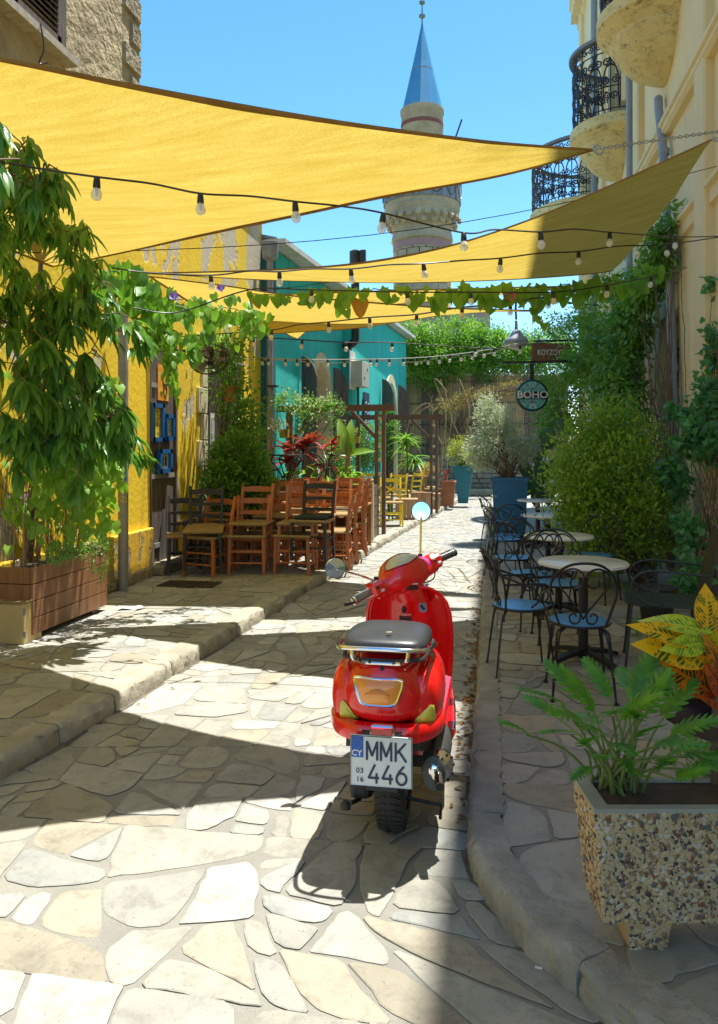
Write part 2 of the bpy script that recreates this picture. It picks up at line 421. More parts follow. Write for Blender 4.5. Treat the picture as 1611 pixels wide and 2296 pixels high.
def clip(poly, nx, ny, c):
    out = []; k = len(poly)
    for i in range(k):
        a = poly[i]; b = poly[(i + 1) % k]
        da = a[0] * nx + a[1] * ny - c; db = b[0] * nx + b[1] * ny - c
        if da <= 0: out.append(a)
        if (da < 0) != (db < 0) and da != db:
            t = da / (da - db); out.append((a[0] + (b[0] - a[0]) * t, a[1] + (b[1] - a[1]) * t))
    return out
def pavers(parent, Lf, Rf, y0, y1, width, z, seed, sizes=(.022, .24), nobj=300, skip=None, gap=(.003, .010), hgt=.0045):
    """crazy paving: big blocks split again and again by slanting cuts"""
    rnd = random.Random(seed); stack = []; y = y0; ar = lambda P: abs(sum(P[i - 1][0] * P[i][1] - P[i][0] * P[i - 1][1] for i in range(len(P)))) / 2
    nb = int((y1 - y0) / .9); cuts = [y0 + (y1 - y0) * i / nb for i in range(nb + 1)]; sl = [rnd.uniform(-.25, .25) if 0 < i < nb else 0 for i in range(nb + 1)]
    for i in range(nb): stack.append([(0, cuts[i] - sl[i]), (width, cuts[i] + sl[i]), (width, cuts[i + 1] + sl[i + 1]), (0, cuts[i + 1] - sl[i + 1])])
    cells = []
    while stack:
        P = stack.pop(); A = ar(P)
        if A < .004: continue
        xs = [p[0] for p in P]; ys_ = [p[1] for p in P]; wx, wy = max(xs) - min(xs), max(ys_) - min(ys_)
        lim = sizes[0] * (sizes[1] / sizes[0]) ** rnd.random()
        if A < lim and max(wx, wy) < 2.6 * min(wx, wy) + .1: cells.append(P); continue
        cx, cy = sum(xs) / len(P), sum(ys_) / len(P); cx += rnd.uniform(-.18, .18) * wx; cy += rnd.uniform(-.18, .18) * wy
        th = (0 if wx > wy else PI / 2) + rnd.gauss(0, .30); nx, ny = math.cos(th), math.sin(th); c = nx * cx + ny * cy
        g = rnd.uniform(*gap) * rnd.choice((.6, 1, 1, 1.6))
        p1 = clip(P, nx, ny, c - g); p2 = clip(P, -nx, -ny, -c - g)
        if len(p1) > 2: stack.append(p1)
        if len(p2) > 2: stack.append(p2)
    stones = []
    for P in cells:
        # break one or two corners off
        for _ in range(rnd.choice((1, 1, 2, 2, 3))):
            i = rnd.randrange(len(P)); a, b, c = P[i - 1], P[i], P[(i + 1) % len(P)]; k1, k2 = rnd.uniform(.12, .45), rnd.uniform(.12, .45)
            P = P[:i] + [(b[0] + (a[0] - b[0]) * k1, b[1] + (a[1] - b[1]) * k1), (b[0] + (c[0] - b[0]) * k2, b[1] + (c[1] - b[1]) * k2)] + P[i + 1:]
        pl = []
        for i in range(len(P)):
            a, b, c = P[i - 1], P[i], P[(i + 1) % len(P)]; la = math.hypot(a[0] - b[0], a[1] - b[1]) + 1e-6; lc = math.hypot(c[0] - b[0], c[1] - b[1]) + 1e-6; k = rnd.uniform(.004, .028)
            k1, k2 = min(.4, k / la), min(.4, k / lc); pl.append((b[0] + (a[0] - b[0]) * k1, b[1] + (a[1] - b[1]) * k1)); pl.append((b[0] + (c[0] - b[0]) * k2, b[1] + (c[1] - b[1]) * k2))
        cx, cy = sum(p[0] for p in pl) / len(pl), sum(p[1] for p in pl) / len(pl); near = cy < 7; out = []
        for i in range(len(pl)):
            a = pl[i]; b = pl[(i + 1) % len(pl)]; L = math.hypot(b[0] - a[0], b[1] - a[1])
            if L < 1e-4: continue
            k = max(1, min(7, int(L / (.045 if near else .12)))); bow = rnd.gauss(0, .02) * L
            for q in range(k):
                t = q / k; j = (.0045 if near else .003) if q else 0; nx, ny = -(b[1] - a[1]) / L, (b[0] - a[0]) / L; e = rnd.gauss(0, j) + bow * math.sin(PI * t)
                e = min(e, 0) if not near else max(-.02, min(.004, e)); e *= 1 if (cx - a[0]) * nx + (cy - a[1]) * ny < 0 else -1
                out.append((a[0] + (b[0] - a[0]) * t + nx * e, a[1] + (b[1] - a[1]) * t + ny * e))
        stones.append((cx, cy, out, ar(out)))
    res = []
    for x, y, out, area in stones:
        W = [(Lf(py) + px / width * (Rf(py) - Lf(py)), py) for px, py in out]
        cx = sum(p[0] for p in W) / len(W); cy = sum(p[1] for p in W) / len(W)
        if skip and skip(cx, cy): continue
        res.append((cy * cy + cx * cx - area * 4, cx, cy, W))
    res.sort(key=lambda t: t[0])
    far = MB()
    for i, (_, cx, cy, W) in enumerate(res):
        h = hgt + rnd.uniform(-.002, .003); tx, ty = rnd.gauss(0, .004), rnd.gauss(0, .004); mi = rnd.choice((0, 0, 1, 2, 3, 3))
        k = len(W); top = []; rim = []; low = []
        for px, py in W:
            zz = z + h + tx * (px - cx) + ty * (py - cy)
            sx, sy = px - cx, py - cy; L = max(.001, math.hypot(sx, sy)); q = max(.7, 1 - .007 / L)
            top.append((cx + sx * q, cy + sy * q, zz)); rim.append((px, py, zz - .0025)); low.append((px, py, z - .02))
        if i < nobj:
            mb = MB(); mb.v = [(a - cx, b - cy, c) for a, b, c in top + rim + low]
            mb.f = [tuple(range(k))]; F = mb.f
            for j in range(k):
                q = (j + 1) % k; F.append((k + j, k + q, q, j)); F.append((2 * k + j, 2 * k + q, k + q, k + j))
            me = bpy.data.meshes.new('flagstone'); me.from_pydata(mb.v, [], F); me.materials.append(MATS4[mi]); me.materials.append(gapm); me.polygons.foreach_set('material_index', [0] + [0, 1] * k); me.update()
            o = bpy.data.objects.new('flagstone', me); COL.objects.link(o); o.parent = parent; o.location = (cx, cy, 0)
        else:
            far.cur = mi; far.add(top + rim, [tuple(range(k))] + [(k + j, k + (j + 1) % k, (j + 1) % k, j) for j in range(k)], False)
    if far.v: far.build('distant_flagstones', MATS4, parent, kind='stuff', fixn=False)

earth = MB(); earth.box((0, 60, -.25), (500, 500, .4))
earth.build('ground', M('ground_dirt', (.11, .13, .07), rough=.95), kind='structure')
road = ground_sheet('road', lambda y: Lx(y) - .05, lambda y: Rx(y) + .05 if y > 1.2 else 2.6, -3, 26, 0, mortar)
pavers(road, Lx, lambda y: Rx(max(y, 1.3)), 1.2, 25, 2.25, 0, 11, nobj=300)
lp = ground_sheet('pavement_left', lambda y: -4.1, lambda y: Lx(y) - .10, -3, 26, PV, mortar)
lpc = MB(); lpc.box((-5.4, 11.5, PV / 2 - .05), (2.8, 30, PV + .06)); lpc.build('pavement_bed', mortar, lp)
pavers(lp, lambda y: -3.93, lambda y: Lx(y) - .16, 1.8, 25, 1.6, PV, 23, nobj=260)
def RPx(y): return Rx(y) + .13
rp = ground_sheet('pavement_right', lambda y: RPx(y), lambda y: 2.6, 1.55, 26, PV, mortar)
pavers(rp, RPx, lambda y: 2.22, 1.75, 22, 2.2, PV, 5, nobj=260, skip=lambda x, y: x < RPx(y) - .01)
# kerbs, one stone after another
def kerb(name, f, side, y0, y1, step, mat, parent, seed, wd=.17, jg=.006):
    rnd = random.Random(seed); y = y0
    while y < y1:
        L = step * rnd.uniform(.7, 1.35); L = min(L, y1 - y)
        if L < .08: break
        n = max(2, int(L / (.028 if y < 7 else .09))); secs = []
        h = PV + rnd.uniform(.004, .014)
        for i in range(n + 1):
            t = y + jg + (L - 2 * jg) * i / n; x0 = f(t); dx = (f(t + .02) - f(t - .02)) / .04
            nn = Vector((1, -dx, 0)).normalized() * side     # towards the road
            e = .008 if 0 < i < n else -.004
            br = max(0, noise.noise(Vector((t * 3.1, seed, 0))) - .12) * .09 * (1 if t < 9 else .4); n2 = noise.noise(Vector((t * 9, seed, 3))) * .008
            j = lambda a: rnd.gauss(0, a)
            P = [(.004, -.06), (.004 + n2, h * .35), (n2 - .002, h * .65), (-.001 - br, h - .018 - br * .5), (-.012 - br, h - .004 - br * .3), (-.04 - br, h + n2 * .2), (-wd * .6, h - n2 * .3), (-wd, h - .001), (-wd, -.06)]
            secs.append([Vector((x0, t, 0)) + nn * (a + j(.005) + (e if k < 3 else 0)) + Vector((0, 0, b + (j(.003) if k > 0 else 0))) for k, (a, b) in enumerate(P)])
        mb = MB(); mb.loft(secs, True, True); mb.build('kerb_stone', rnd.choice(mat), parent)
        y += L
kerbm = [M('kerb_stone_light', (.42, .39, .30), (.29, .27, .21), .85, scale=7, bump=.8, bscale=26, bdist=.012), M('kerb_stone_warm', (.39, .355, .27), (.27, .25, .195), .85, scale=6, bump=.8, bscale=22, bdist=.014)]
kl = MB(); kl.box((-3, 8, -.06), (.05, .05, .02)); kl = kl.build('kerb_left', kerbm[0], kind='structure')
kr = MB(); kr.box((1, 8, -.06), (.05, .05, .02)); kr = kr.build('kerb_right', kerbm[0], kind='structure')
kerb('k', Lx, 1, -1, 23.6, .55, kerbm, kl, 3)
kerbg = [M('kerb_concrete', (.36, .345, .30), (.22, .215, .19), .9, scale=5, bump=1.0, bscale=24, bdist=.02)]
kerb('k', Rx, -1, 1.62, 24, .8, kerbg, kr, 4, wd=.13, jg=.0015)
# dirt lines along both kerbs
gut = MB()
for f, s in ((Lx, 1), (Rx, -1)):
    ys = list(np.arange(1.7, 23, .12)); gut.sheet([[(f(y) + s * .0, y, .0045), (f(y) + s * (.035 + .03 * noise.noise(Vector((s, y * 2, 0)))), y, .0045)] for y in ys])
gut.build('gutter_dirt', gapm, kind='structure', fixn=False)
# fallen leaves along the right gutter
lit = empty('leaf_litter', (0, 0, 0)); bpy.data.objects.remove(lit)
dry = leafmat('dry_leaf', (.30, .17, .06), (.20, .09, .03), tr=.1, rough=.8)
it = []
for i in range(280):
    y = random.choice((random.gauss(4.6, .5), random.gauss(6.0, 1.0), random.uniform(3.2, 10)))
    if y < 2.4: continue
    p = Vector((Rx(y) - abs(random.gauss(0, .055)) - .01, y, random.uniform(.008, .02)))
    it.append((p, frame_from(Vector((random.uniform(-1, 1), random.uniform(-1, 1), random.uniform(-.2, .2))), Vector((0, 0, 1)) + rv(.4)), random.uniform(.025, .055)))
for i in range(40):
    y = random.uniform(4, 12); p = Vector((Lx(y) + abs(random.gauss(0, .06)) + .01, y, .012)); it.append((p, frame_from(rv() + Vector((1, 0, 0)), Vector((0, 0, 1)) + rv(.3)), random.uniform(.02, .04)))
o = leaf_mass('leaf_litter', it, leaf_shape('oval', 1, .5, .2, .3, 3), dry, None)
tag(o, 'dry brown leaves gathered along the gutter behind the scooter', 'fallen leaves')
# drain grate
dg = empty('drain_grate', (-3.25, 7.85, PV), 'dark iron drain grate in the left pavement before the stacked chairs', 'drain')
iron = M('cast_iron', (.05, .045, .04), (.09, .07, .05), .6, metal=.5)
mb = MB(); mb.box((-3.25, 7.85, PV + .012), (.62, .34, .006)); mb.build('plate', iron, dg)
for i in range(10): mb = MB(); mb.box((-3.51 + .058 * i, 7.85, PV + .019), (.022, .28, .008)); mb.build('bar', iron, dg)
mb = MB(); mb.tube([onz(1200, 2168, .008), onz(1217, 2172, .008)], .004, 8)
tag(mb.build('cigarette_butt', M('paper_white', (.8, .78, .74), rough=.9)), 'white cigarette butt on the road beside the curved kerb', 'litter')
mb = MB(); a = onz(262, 1366, PV + .02); mb.sheet([[a + Vector((.05 * i, .03 * j + .02 * i, .012 * math.sin(i * 1.7 + j))) for i in range(5)] for j in range(4)])
tag(mb.build('crumpled_paper', bpy.data.materials['paper_white'], fixn=False), 'crumpled white paper on the pavement by the wooden planter', 'litter')
# ================================================================== BUILDINGS
def peel_paint(name, c, c2, under, thr=.62, sc=1.6, zfade=None, stain=(.35, .28, .1), sat=1):
    m, n, b = newmat(name)
    base = mixc(n, ramp(n, noisef(n, 1.3, 6), .3, .7), c, c2)
    streak = noisef(n, 1.0, 6, .6, stretch=(5, 5, .5))
    base = mixc(n, ramp(n, streak, .52, .75, (0, 0, 0), (.55, .55, .55)), base, stain)
    p = noisef(n, sc, 7, .58, stretch=(1, 1, .55), dist=.35)
    f = ramp(n, p, thr - .008, thr + .008)
    if zfade:
        tc = n.nodes.new('ShaderNodeTexCoord'); sp = n.nodes.new('ShaderNodeSeparateXYZ'); n.links.new(tc.outputs['Object'], sp.inputs[0])
        ad = N(n, 'MapRange'); n.links.new(sp.outputs[2], ad.inputs[0])
        for i, v in zip((1, 2, 3, 4), zfade): ad.inputs[i].default_value = v
        s = N(n, 'Math', operation='ADD'); n.links.new(p, s.inputs[0]); n.links.new(ad.outputs[0], s.inputs[1])
        f = ramp(n, s.outputs[0], thr - .008, thr + .008)
    und = mixc(n, noisef(n, 9, 6), under, tuple(x * .7 for x in under))
    n.links.new(mixc(n, f, base, und), b.inputs['Base Color']); b.inputs['Roughness'].default_value = .85
    hh = N(n, 'Math', operation='SUBTRACT'); n.links.new(noisef(n, 14, 8, .65), hh.inputs[0]); n.links.new(f, hh.inputs[1])
    bumpit(n, b, hh.outputs[0], .55, .012)
    return m
yellow = peel_paint('yellow_paint', (.90, .66, .03), (.86, .58, .025), (.70, .63, .48), .60, 1.5, zfade=(3.2, 4.4, 0, .10), stain=(.62, .42, .06))
teal = peel_paint('teal_paint', (.035, .60, .53), (.035, .53, .48), (.18, .62, .56), .78, 1.2, stain=(.02, .22, .22))
shade_conduit_teal = M('shade_and_conduit_teal', (.015, .15, .16), (.012, .12, .135), .8, scale=2, bump=.3)  # teal darkened to carry the shade of the corner return; conduit shares it
cream = M('cream_stone', (.74, .65, .42), (.62, .53, .33), .85, scale=5, bump=.5, bscale=30, bdist=.006)
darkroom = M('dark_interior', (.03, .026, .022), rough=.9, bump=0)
oldwood = M('weathered_wood', (.155, .125, .11), (.095, .075, .065), .8, stretch=(14, 14, 1.2), scale=2.2, bump=.7, bscale=4, bdist=.01)
plaster = M('raw_stone_plaster', (.52, .43, .26), (.36, .29, .18), .92, scale=2.2, bump=1.0, bscale=9, bdist=.06)
rough_stone = M('rubble_stone', (.42, .36, .24), (.25, .21, .14), .95, scale=5, bump=1.0, bscale=12, bdist=.08)
whitew = M('white_trim', (.70, .68, .62), (.55, .53, .47), .7, scale=6, bump=.3)
grey_paint = M('grey_paint', (.30, .33, .37), (.24, .27, .30), .5, scale=4, bump=.15)
zinc = M('zinc_pipe', (.33, .34, .35), (.25, .25, .26), .55, metal=.3, scale=9, bump=.15)
blackm = M('black_iron', (.018, .018, .02), (.03, .026, .022), .42, scale=20, bump=.15)

def wallpatch(mb, A, B, z0, z1, openings, t=.35, flip=1):
    """wall face from A to B (xy) with real openings (s0,s1,zb,zt,arch); reveals go back t along the normal"""
    A = Vector((A[0], A[1], 0)); B = Vector((B[0], B[1], 0)); L = (B - A).length; d = (B - A) / L
    nrm = Vector((d.y, -d.x, 0)) * flip           # outward
    P = lambda s, z, k=0: A + d * s + Vector((0, 0, z)) + nrm * k
    q = lambda *p: mb.add(list(p), [tuple(range(len(p)))], False)
    s = 0
    for s0, s1, zb, zt, arch in sorted(openings):
        q(P(s, z0), P(s0, z0), P(s0, z1), P(s, z1))
        if zb > z0: q(P(s0, z0), P(s1, z0), P(s1, zb), P(s0, zb)); q(P(s0, zb), P(s1, zb), P(s1, zb, -t), P(s0, zb, -t))
        w2 = (s1 - s0) / 2; cs = (s0 + s1) / 2
        if arch:
            n = 14; arc = [(cs - w2 * math.cos(PI * i / n), zt - w2 * 1.15 + w2 * 1.15 * math.sin(PI * i / n)) for i in range(n + 1)]
        else: arc = [(s0, zt), (s1, zt)]
        for (a, za), (b, zb2) in zip(arc, arc[1:]):
            q(P(a, za), P(b, zb2), P(b, z1), P(a, z1)); q(P(a, za), P(b, zb2), P(b, zb2, -t), P(a, za, -t))
        q(P(s0, zb), P(s0, arc[0][1]), P(s0, arc[0][1], -t), P(s0, zb, -t)); q(P(s1, zb), P(s1, arc[-1][1]), P(s1, arc[-1][1], -t), P(s1, zb, -t))
        s = s1
    q(P(s, z0), P(L, z0), P(L, z1), P(s, z1))
    # back, top, ends
    T = 3.5
    q(P(0, z1), P(L, z1), P(L, z1, -T), P(0, z1, -T)); q(P(0, z0), P(0, z1), P(0, z1, -T), P(0, z0, -T)); q(P(L, z0), P(L, z1), P(L, z1, -T), P(L, z0, -T))
    q(P(0, z0, -T), P(L, z0, -T), P(L, z1, -T), P(0, z1, -T))
    return P, nrm, d

# ---- left: yellow house and the old stone house over it
WX = -3.95
yh = empty('yellow_house', (WX, 8, 0), 'long yellow painted house with peeling plaster along the left pavement', 'house')
def yy(u, x=WX): return onx(u, 1000, x).y
D1a, D1b = 8.36, 9.14
D2a, D2b = yy(463), 11.75
mb = MB()
P, nrm, d = wallpatch(mb, (WX, -3), (WX, 12.72), 0, 5.42, [(D1a + 3, D1b + 3, 0, 3.05, False), (D2a + 3, D2b + 3, 0, 3.1, False)], .14, 1)
mb.build('wall', yellow, yh)
mb = MB(); 
for a, b in ((-3, D1a), (D1b + .02, D2a), (D2b, 12.7)): mb.box((WX + .03, (a + b) / 2, .33), (.06, b - a, .66), bev=.012)
mb.build('plinth', peel_paint('plinth_paint', (.76, .47, .02), (.66, .42, .03), (.40, .32, .20), .55, 3.0, stain=(.45, .30, .08)), yh)
for i in range(34):
    y = 6.6 + i * .19 + random.uniform(-.02, .02)
    if D1a - .1 < y < D1b + .1 or y > 12.6: continue
    mb = MB(); mb.box((WX + .07, y, PV + .05), (.07, .17, random.uniform(.09, .17)), rz=random.uniform(-.1, .1), bev=.025); mb.build('footing_stone', rough_stone, yh)
mb = MB(); mb.box((WX - .02, 10.4, 5.45), (.16, 4.7, .07)); mb.build('coping', cream, yh)
# stone upper house
sh = empty('old_stone_house', (-4, 4, 5.2), 'tall old house of rough plastered stone at the top left corner', 'house')
wv0, wv1 = yy(2), 6.55
mb = MB(); wallpatch(mb, (WX + .01, -3), (WX + .01, 8.08), 4.7, 12, [(4.9 + 3, 6.50 + 3, 5.17, 7.4, False)], .16, 1)
mb.build('wall', plaster, sh)
k = 0
for z in np.arange(5.4, 11.6, .3):                       # rough quoins at the corner
    w_ = .42 if k % 2 else .26; k += 1
    mb = MB(); mb.box((WX - .08, 8.09 - w_ / 2, z + .14), (.22 + random.uniform(0, .03), w_, .27), bev=.03); mb.build('corner_stone', rough_stone, sh)
wf = MB(); ws = .09
y0, y1, z0, z1 = 4.92, 6.48, 5.19, 7.38
for a, b in (((y0, z0), (y0, z1)), ((y1, z0), (y1, z1)), ((y0, z0), (y1, z0)), ((5.7, z0), (5.7, z1))): wf.beam((WX + .0, a[0], a[1]), (WX + .0, b[0], b[1]), .09, .09, up=(1, 0, 0))
win = wf.build('window', oldwood, sh)
mb = MB(); mb.box((WX + .06, 5.7, 5.15), (.16, 1.75, .07)); mb.build('sill', M('old_white_wood', (.52, .48, .40), (.36, .32, .26), .8, stretch=(2, 14, 14), scale=2), win)
for ya, yb in ((4.97, 5.67), (5.73, 6.44)):
    mb = MB()
    for a, b in (((ya, z0 + .06), (ya, z1 - .05)), ((yb, z0 + .06), (yb, z1 - .05))): mb.beam((WX + .03, a[0] + (.03 if a[0] == ya else -.03), a[1]), (WX + .03, b[0] + (.03 if a[0] == ya else -.03), b[1]), .06, .035, up=(1, 0, 0))
    mb.beam((WX + .03, ya, z0 + .1), (WX + .03, yb, z0 + .1), .035, .07); 
    z = z0 + .18
    while z < z1 - .1: mb.box((WX + .03, (ya + yb) / 2, z), (.05, yb - ya - .1, .012), ry=R(35)); z += .055
    mb.build('shutter', oldwood, win)
mb = MB(); mb.box((WX - .12, 5.7, 6.4), (.02, 1.6, 2)); mb.build('dark_opening', darkroom, win)
for ya in (5.2, 5.95): mb = MB(); mb.tube(spline([(WX + .15, ya, 5.18), (WX + .17, ya + .02, 4.98), (WX + .10, ya + .06, 4.88), (WX + .16, ya + .1, 4.9)], 5), .007, 5); mb.build('wire', blackm, win)

# door 1 with planks
d1 = empty('wooden_door', (WX - .05, D1a, PV), 'tall weathered plank door hung with small pictures in the yellow wall', 'door')
n = 6
for i in range(n):
    a = D1a + .04 + (D1b - D1a - .08) * (i + .5) / n
    mb = MB(); mb.box((WX - .04 + random.uniform(-.004, .004), a, (PV + .02 + 2.72) / 2), (.03, (D1b - D1a - .08) / n - .007, 2.72 - PV)); mb.build('plank', oldwood, d1)
mb = MB(); 
for y in (D1a + .02, D1b - .02): mb.box((WX - .05, y, 1.5), (.11, .045, 3.0))
mb.build('frame', oldwood, d1)
brownl = M('brown_slats', (.16, .075, .045), (.11, .05, .03), .7, stretch=(10, 10, 1), scale=3)
for i in range(9): mb = MB(); mb.box((WX - .05, D1a + .08 + i * .077, 2.89), (.03, .045, .3)); mb.build('slat', brownl, d1)
mb = MB(); mb.box((WX - .10, (D1a + D1b) / 2, 1.5), (.01, D1b - D1a, 3)); mb.build('backing', darkroom, d1)
strapm = M('pale_strap', (.42, .42, .40), (.30, .28, .25), .6, metal=.3)
for z, ya, yb in ((2.32, D1a - .02, D1a + .22), (1.24, D1a - .04, D1b + .06), (.42, D1a, D1a + .3)):
    mb = MB(); mb.box((WX - .012, (ya + yb) / 2, z), (.012, yb - ya, .055)); mb.build('hinge_strap', strapm, d1)
mb = MB(); mb.box((WX + .04, (D1a + D1b) / 2, PV + .06), (.3, .9, .12), bev=.02); mb.build('threshold', rough_stone, d1)
bluef = M('blue_frame_paint', (.02, .13, .38), (.015, .10, .30), .35, bump=.1)
def art_mat(name, bgc, ink, sc):
    m, n, b = newmat(name); f = ramp(n, noisef(n, sc, 3, .6, dist=2.5), .53, .56)
    n.links.new(mixc(n, f, bgc, ink), b.inputs['Base Color']); b.inputs['Roughness'].default_value = .6; return m
def picture(u0, u1, v0, v1, label, art, inner=None):
    a = onx(u0, v0, WX + .02); b = onx(u1, v1, WX + .02); y0, y1 = a.y, b.y; z1 = onx((u0 + u1) / 2, v0, WX).z; z0 = onx((u0 + u1) / 2, v1, WX).z
    t = empty('framed_picture', (WX + .02, (y0 + y1) / 2, z0), label, 'picture', 'pictures hung on the old plank door')
    w_ = (y1 - y0) * .17; mb = MB()
    for p, q in (((y0 + w_ / 2, z0), (y0 + w_ / 2, z1)), ((y1 - w_ / 2, z0), (y1 - w_ / 2, z1))): mb.beam((WX + .02, p[0], p[1]), (WX + .02, q[0], q[1]), w_, .05, up=(1, 0, 0))
    for z in (z0 + .025, z1 - .025): mb.beam((WX + .021, y0 + .001, z), (WX + .021, y1 - .001, z), .05, .048, up=(1, 0, 0))
    mb.build('frame', bluef, t)
    mb = MB(); mb.box((WX + .005, (y0 + y1) / 2, (z0 + z1) / 2), (.01, y1 - y0 - w_, z1 - z0 - .06)); mb.build('print', art, t)
    if inner:
        for yy_ in (.38, .62):
            yc = y0 + (y1 - y0) * yy_; mb = MB(); zc = z0 + (z1 - z0) * .3; h = (z1 - z0) * .4; w2 = (y1 - y0) * .07
            pl = [(WX + .011, yc - w2, zc), (WX + .011, yc + w2, zc)] + [(WX + .011, yc + w2 * math.cos(PI * i / 8), zc + h * .75 + h * .25 * math.sin(PI * i / 8)) for i in range(9)]
            mb.prism(pl, (.003, 0, 0)); mb.build('printed_window', darkroom, t)
picture(340, 366, 905, 990, 'tall blue framed picture with yellow print, left of the two upper ones', art_mat('print_yellow', (.72, .55, .03), (.25, .2, .04), 9))
picture(371, 389, 929, 988, 'small blue framed picture with dark flowers on yellow, right of the tall one', art_mat('print_flower', (.62, .52, .06), (.15, .12, .05), 14))
picture(356, 384, 1007, 1060, 'blue framed picture of two arched windows, lowest on the plank door', M('print_grey', (.50, .54, .55), rough=.6), True)
a = onx(359, 815, WX + .01); b = onx(383, 900, WX + .01)
pt = empty('poster', (WX, a.y, b.z), 'torn orange poster pinned on the plank door above the blue frames', 'poster')
mb = MB(); mb.box((WX - .018, (a.y + b.y) / 2, (a.z + b.z) / 2), (.006, b.y - a.y, a.z - b.z)); mb.build('paper', art_mat('poster_orange', (.75, .30, .02), (.70, .45, .08), 6), pt)
mb = MB(); zc = (a.z + b.z) / 2 + .06; yc = (a.y + b.y) / 2 + .05
mb.tube(circ((WX - .014, yc, zc), .07, 14, (0, 1, 0), (0, 0, 1.4)), .008, 5, closed=True); mb.tube(circ((WX - .014, yc, zc - .15), .045, 14, (0, 1, 0), (0, 0, 1.8)), .007, 5, closed=True); mb.build('printed_shape', darkroom, pt)

# door 2
d2 = empty('dark_shuttered_door', (WX - .05, D2a, PV), 'dark brown wooden door half covered by climbing plants', 'door')
dk = M('dark_door_wood', (.075, .045, .032), (.05, .03, .022), .7, stretch=(12, 12, 1), scale=3)
for i in range(8):
    a = D2a + (D2b - D2a) * (i + .5) / 8; mb = MB(); mb.box((WX - .07, a, 1.6), (.03, (D2b - D2a) / 8 - .01, 2.95)); mb.build('plank', dk, d2)
mb = MB(); mb.box((WX - .03, D2a - .0 + .05, 1.6), (.13, .09, 3.0)); mb.build('frame', dk, d2)
for i, z in enumerate(np.arange(.25, 3.0, .36)):                    # cream quoins by door 2
    w_ = .34 if i % 2 else .2; mb = MB(); mb.box((WX + .012, D2a - w_ / 2 - .004, z + .17), (.035, w_, .345), bev=.006); mb.build('jamb_stone', cream, yh)
nb = empty('notice_board', (WX, D2a + .1, 1.7), 'small pale notice in a narrow frame on the dark door', 'notice')
mb = MB(); mb.box((WX + .03, D2a + .13, 1.75), (.02, .16, .62)); mb.build('frame', whitew, nb)
mb = MB(); mb.box((WX + .042, D2a + .13, 1.75), (.006, .10, .5)); mb.build('sheet', art_mat('notice_sheet', (.55, .57, .50), (.12, .12, .12), 22), nb)
# downpipe between yellow and teal
TA, TB = Vector((-3.80, 12.78, 0)), Vector((-3.02, 24.5, 0)); td = (TB - TA).normalized()
def tealpt(u, v, off=0):
    r = ray(u, v); nrm = Vector((td.y, -td.x, 0)); A = TA + nrm * off
    t = (A - CP).dot(nrm) / r.dot(nrm); return CP + r * t
def ts(u): return (tealpt(u, 1000) - TA).dot(td)
th = empty('teal_house', (-3.8, 12.8, 0), 'teal painted house with two arched doorways behind the pergola', 'house')
sA = [(ts(699), ts(739), 0, 3.32, True), (ts(849), ts(872), 0, 3.42, True)]
LT = (TB - TA).length
mb = MB(); stp = ts(771)
P, tn, _ = wallpatch(mb, TA, TA + td * stp, 0, 5.02, [sA[0]], .45, 1)
mb.build('wall', teal, th)
mb = MB(); off = Vector((td.y, -td.x, 0)) * .20
wallpatch(mb, TA + td * stp + off, TB + off, 0, 5.0, [(sA[1][0] - stp, sA[1][1] - stp, 0, 3.3, True)], .45, 1)
mb.build('wall', teal, th)
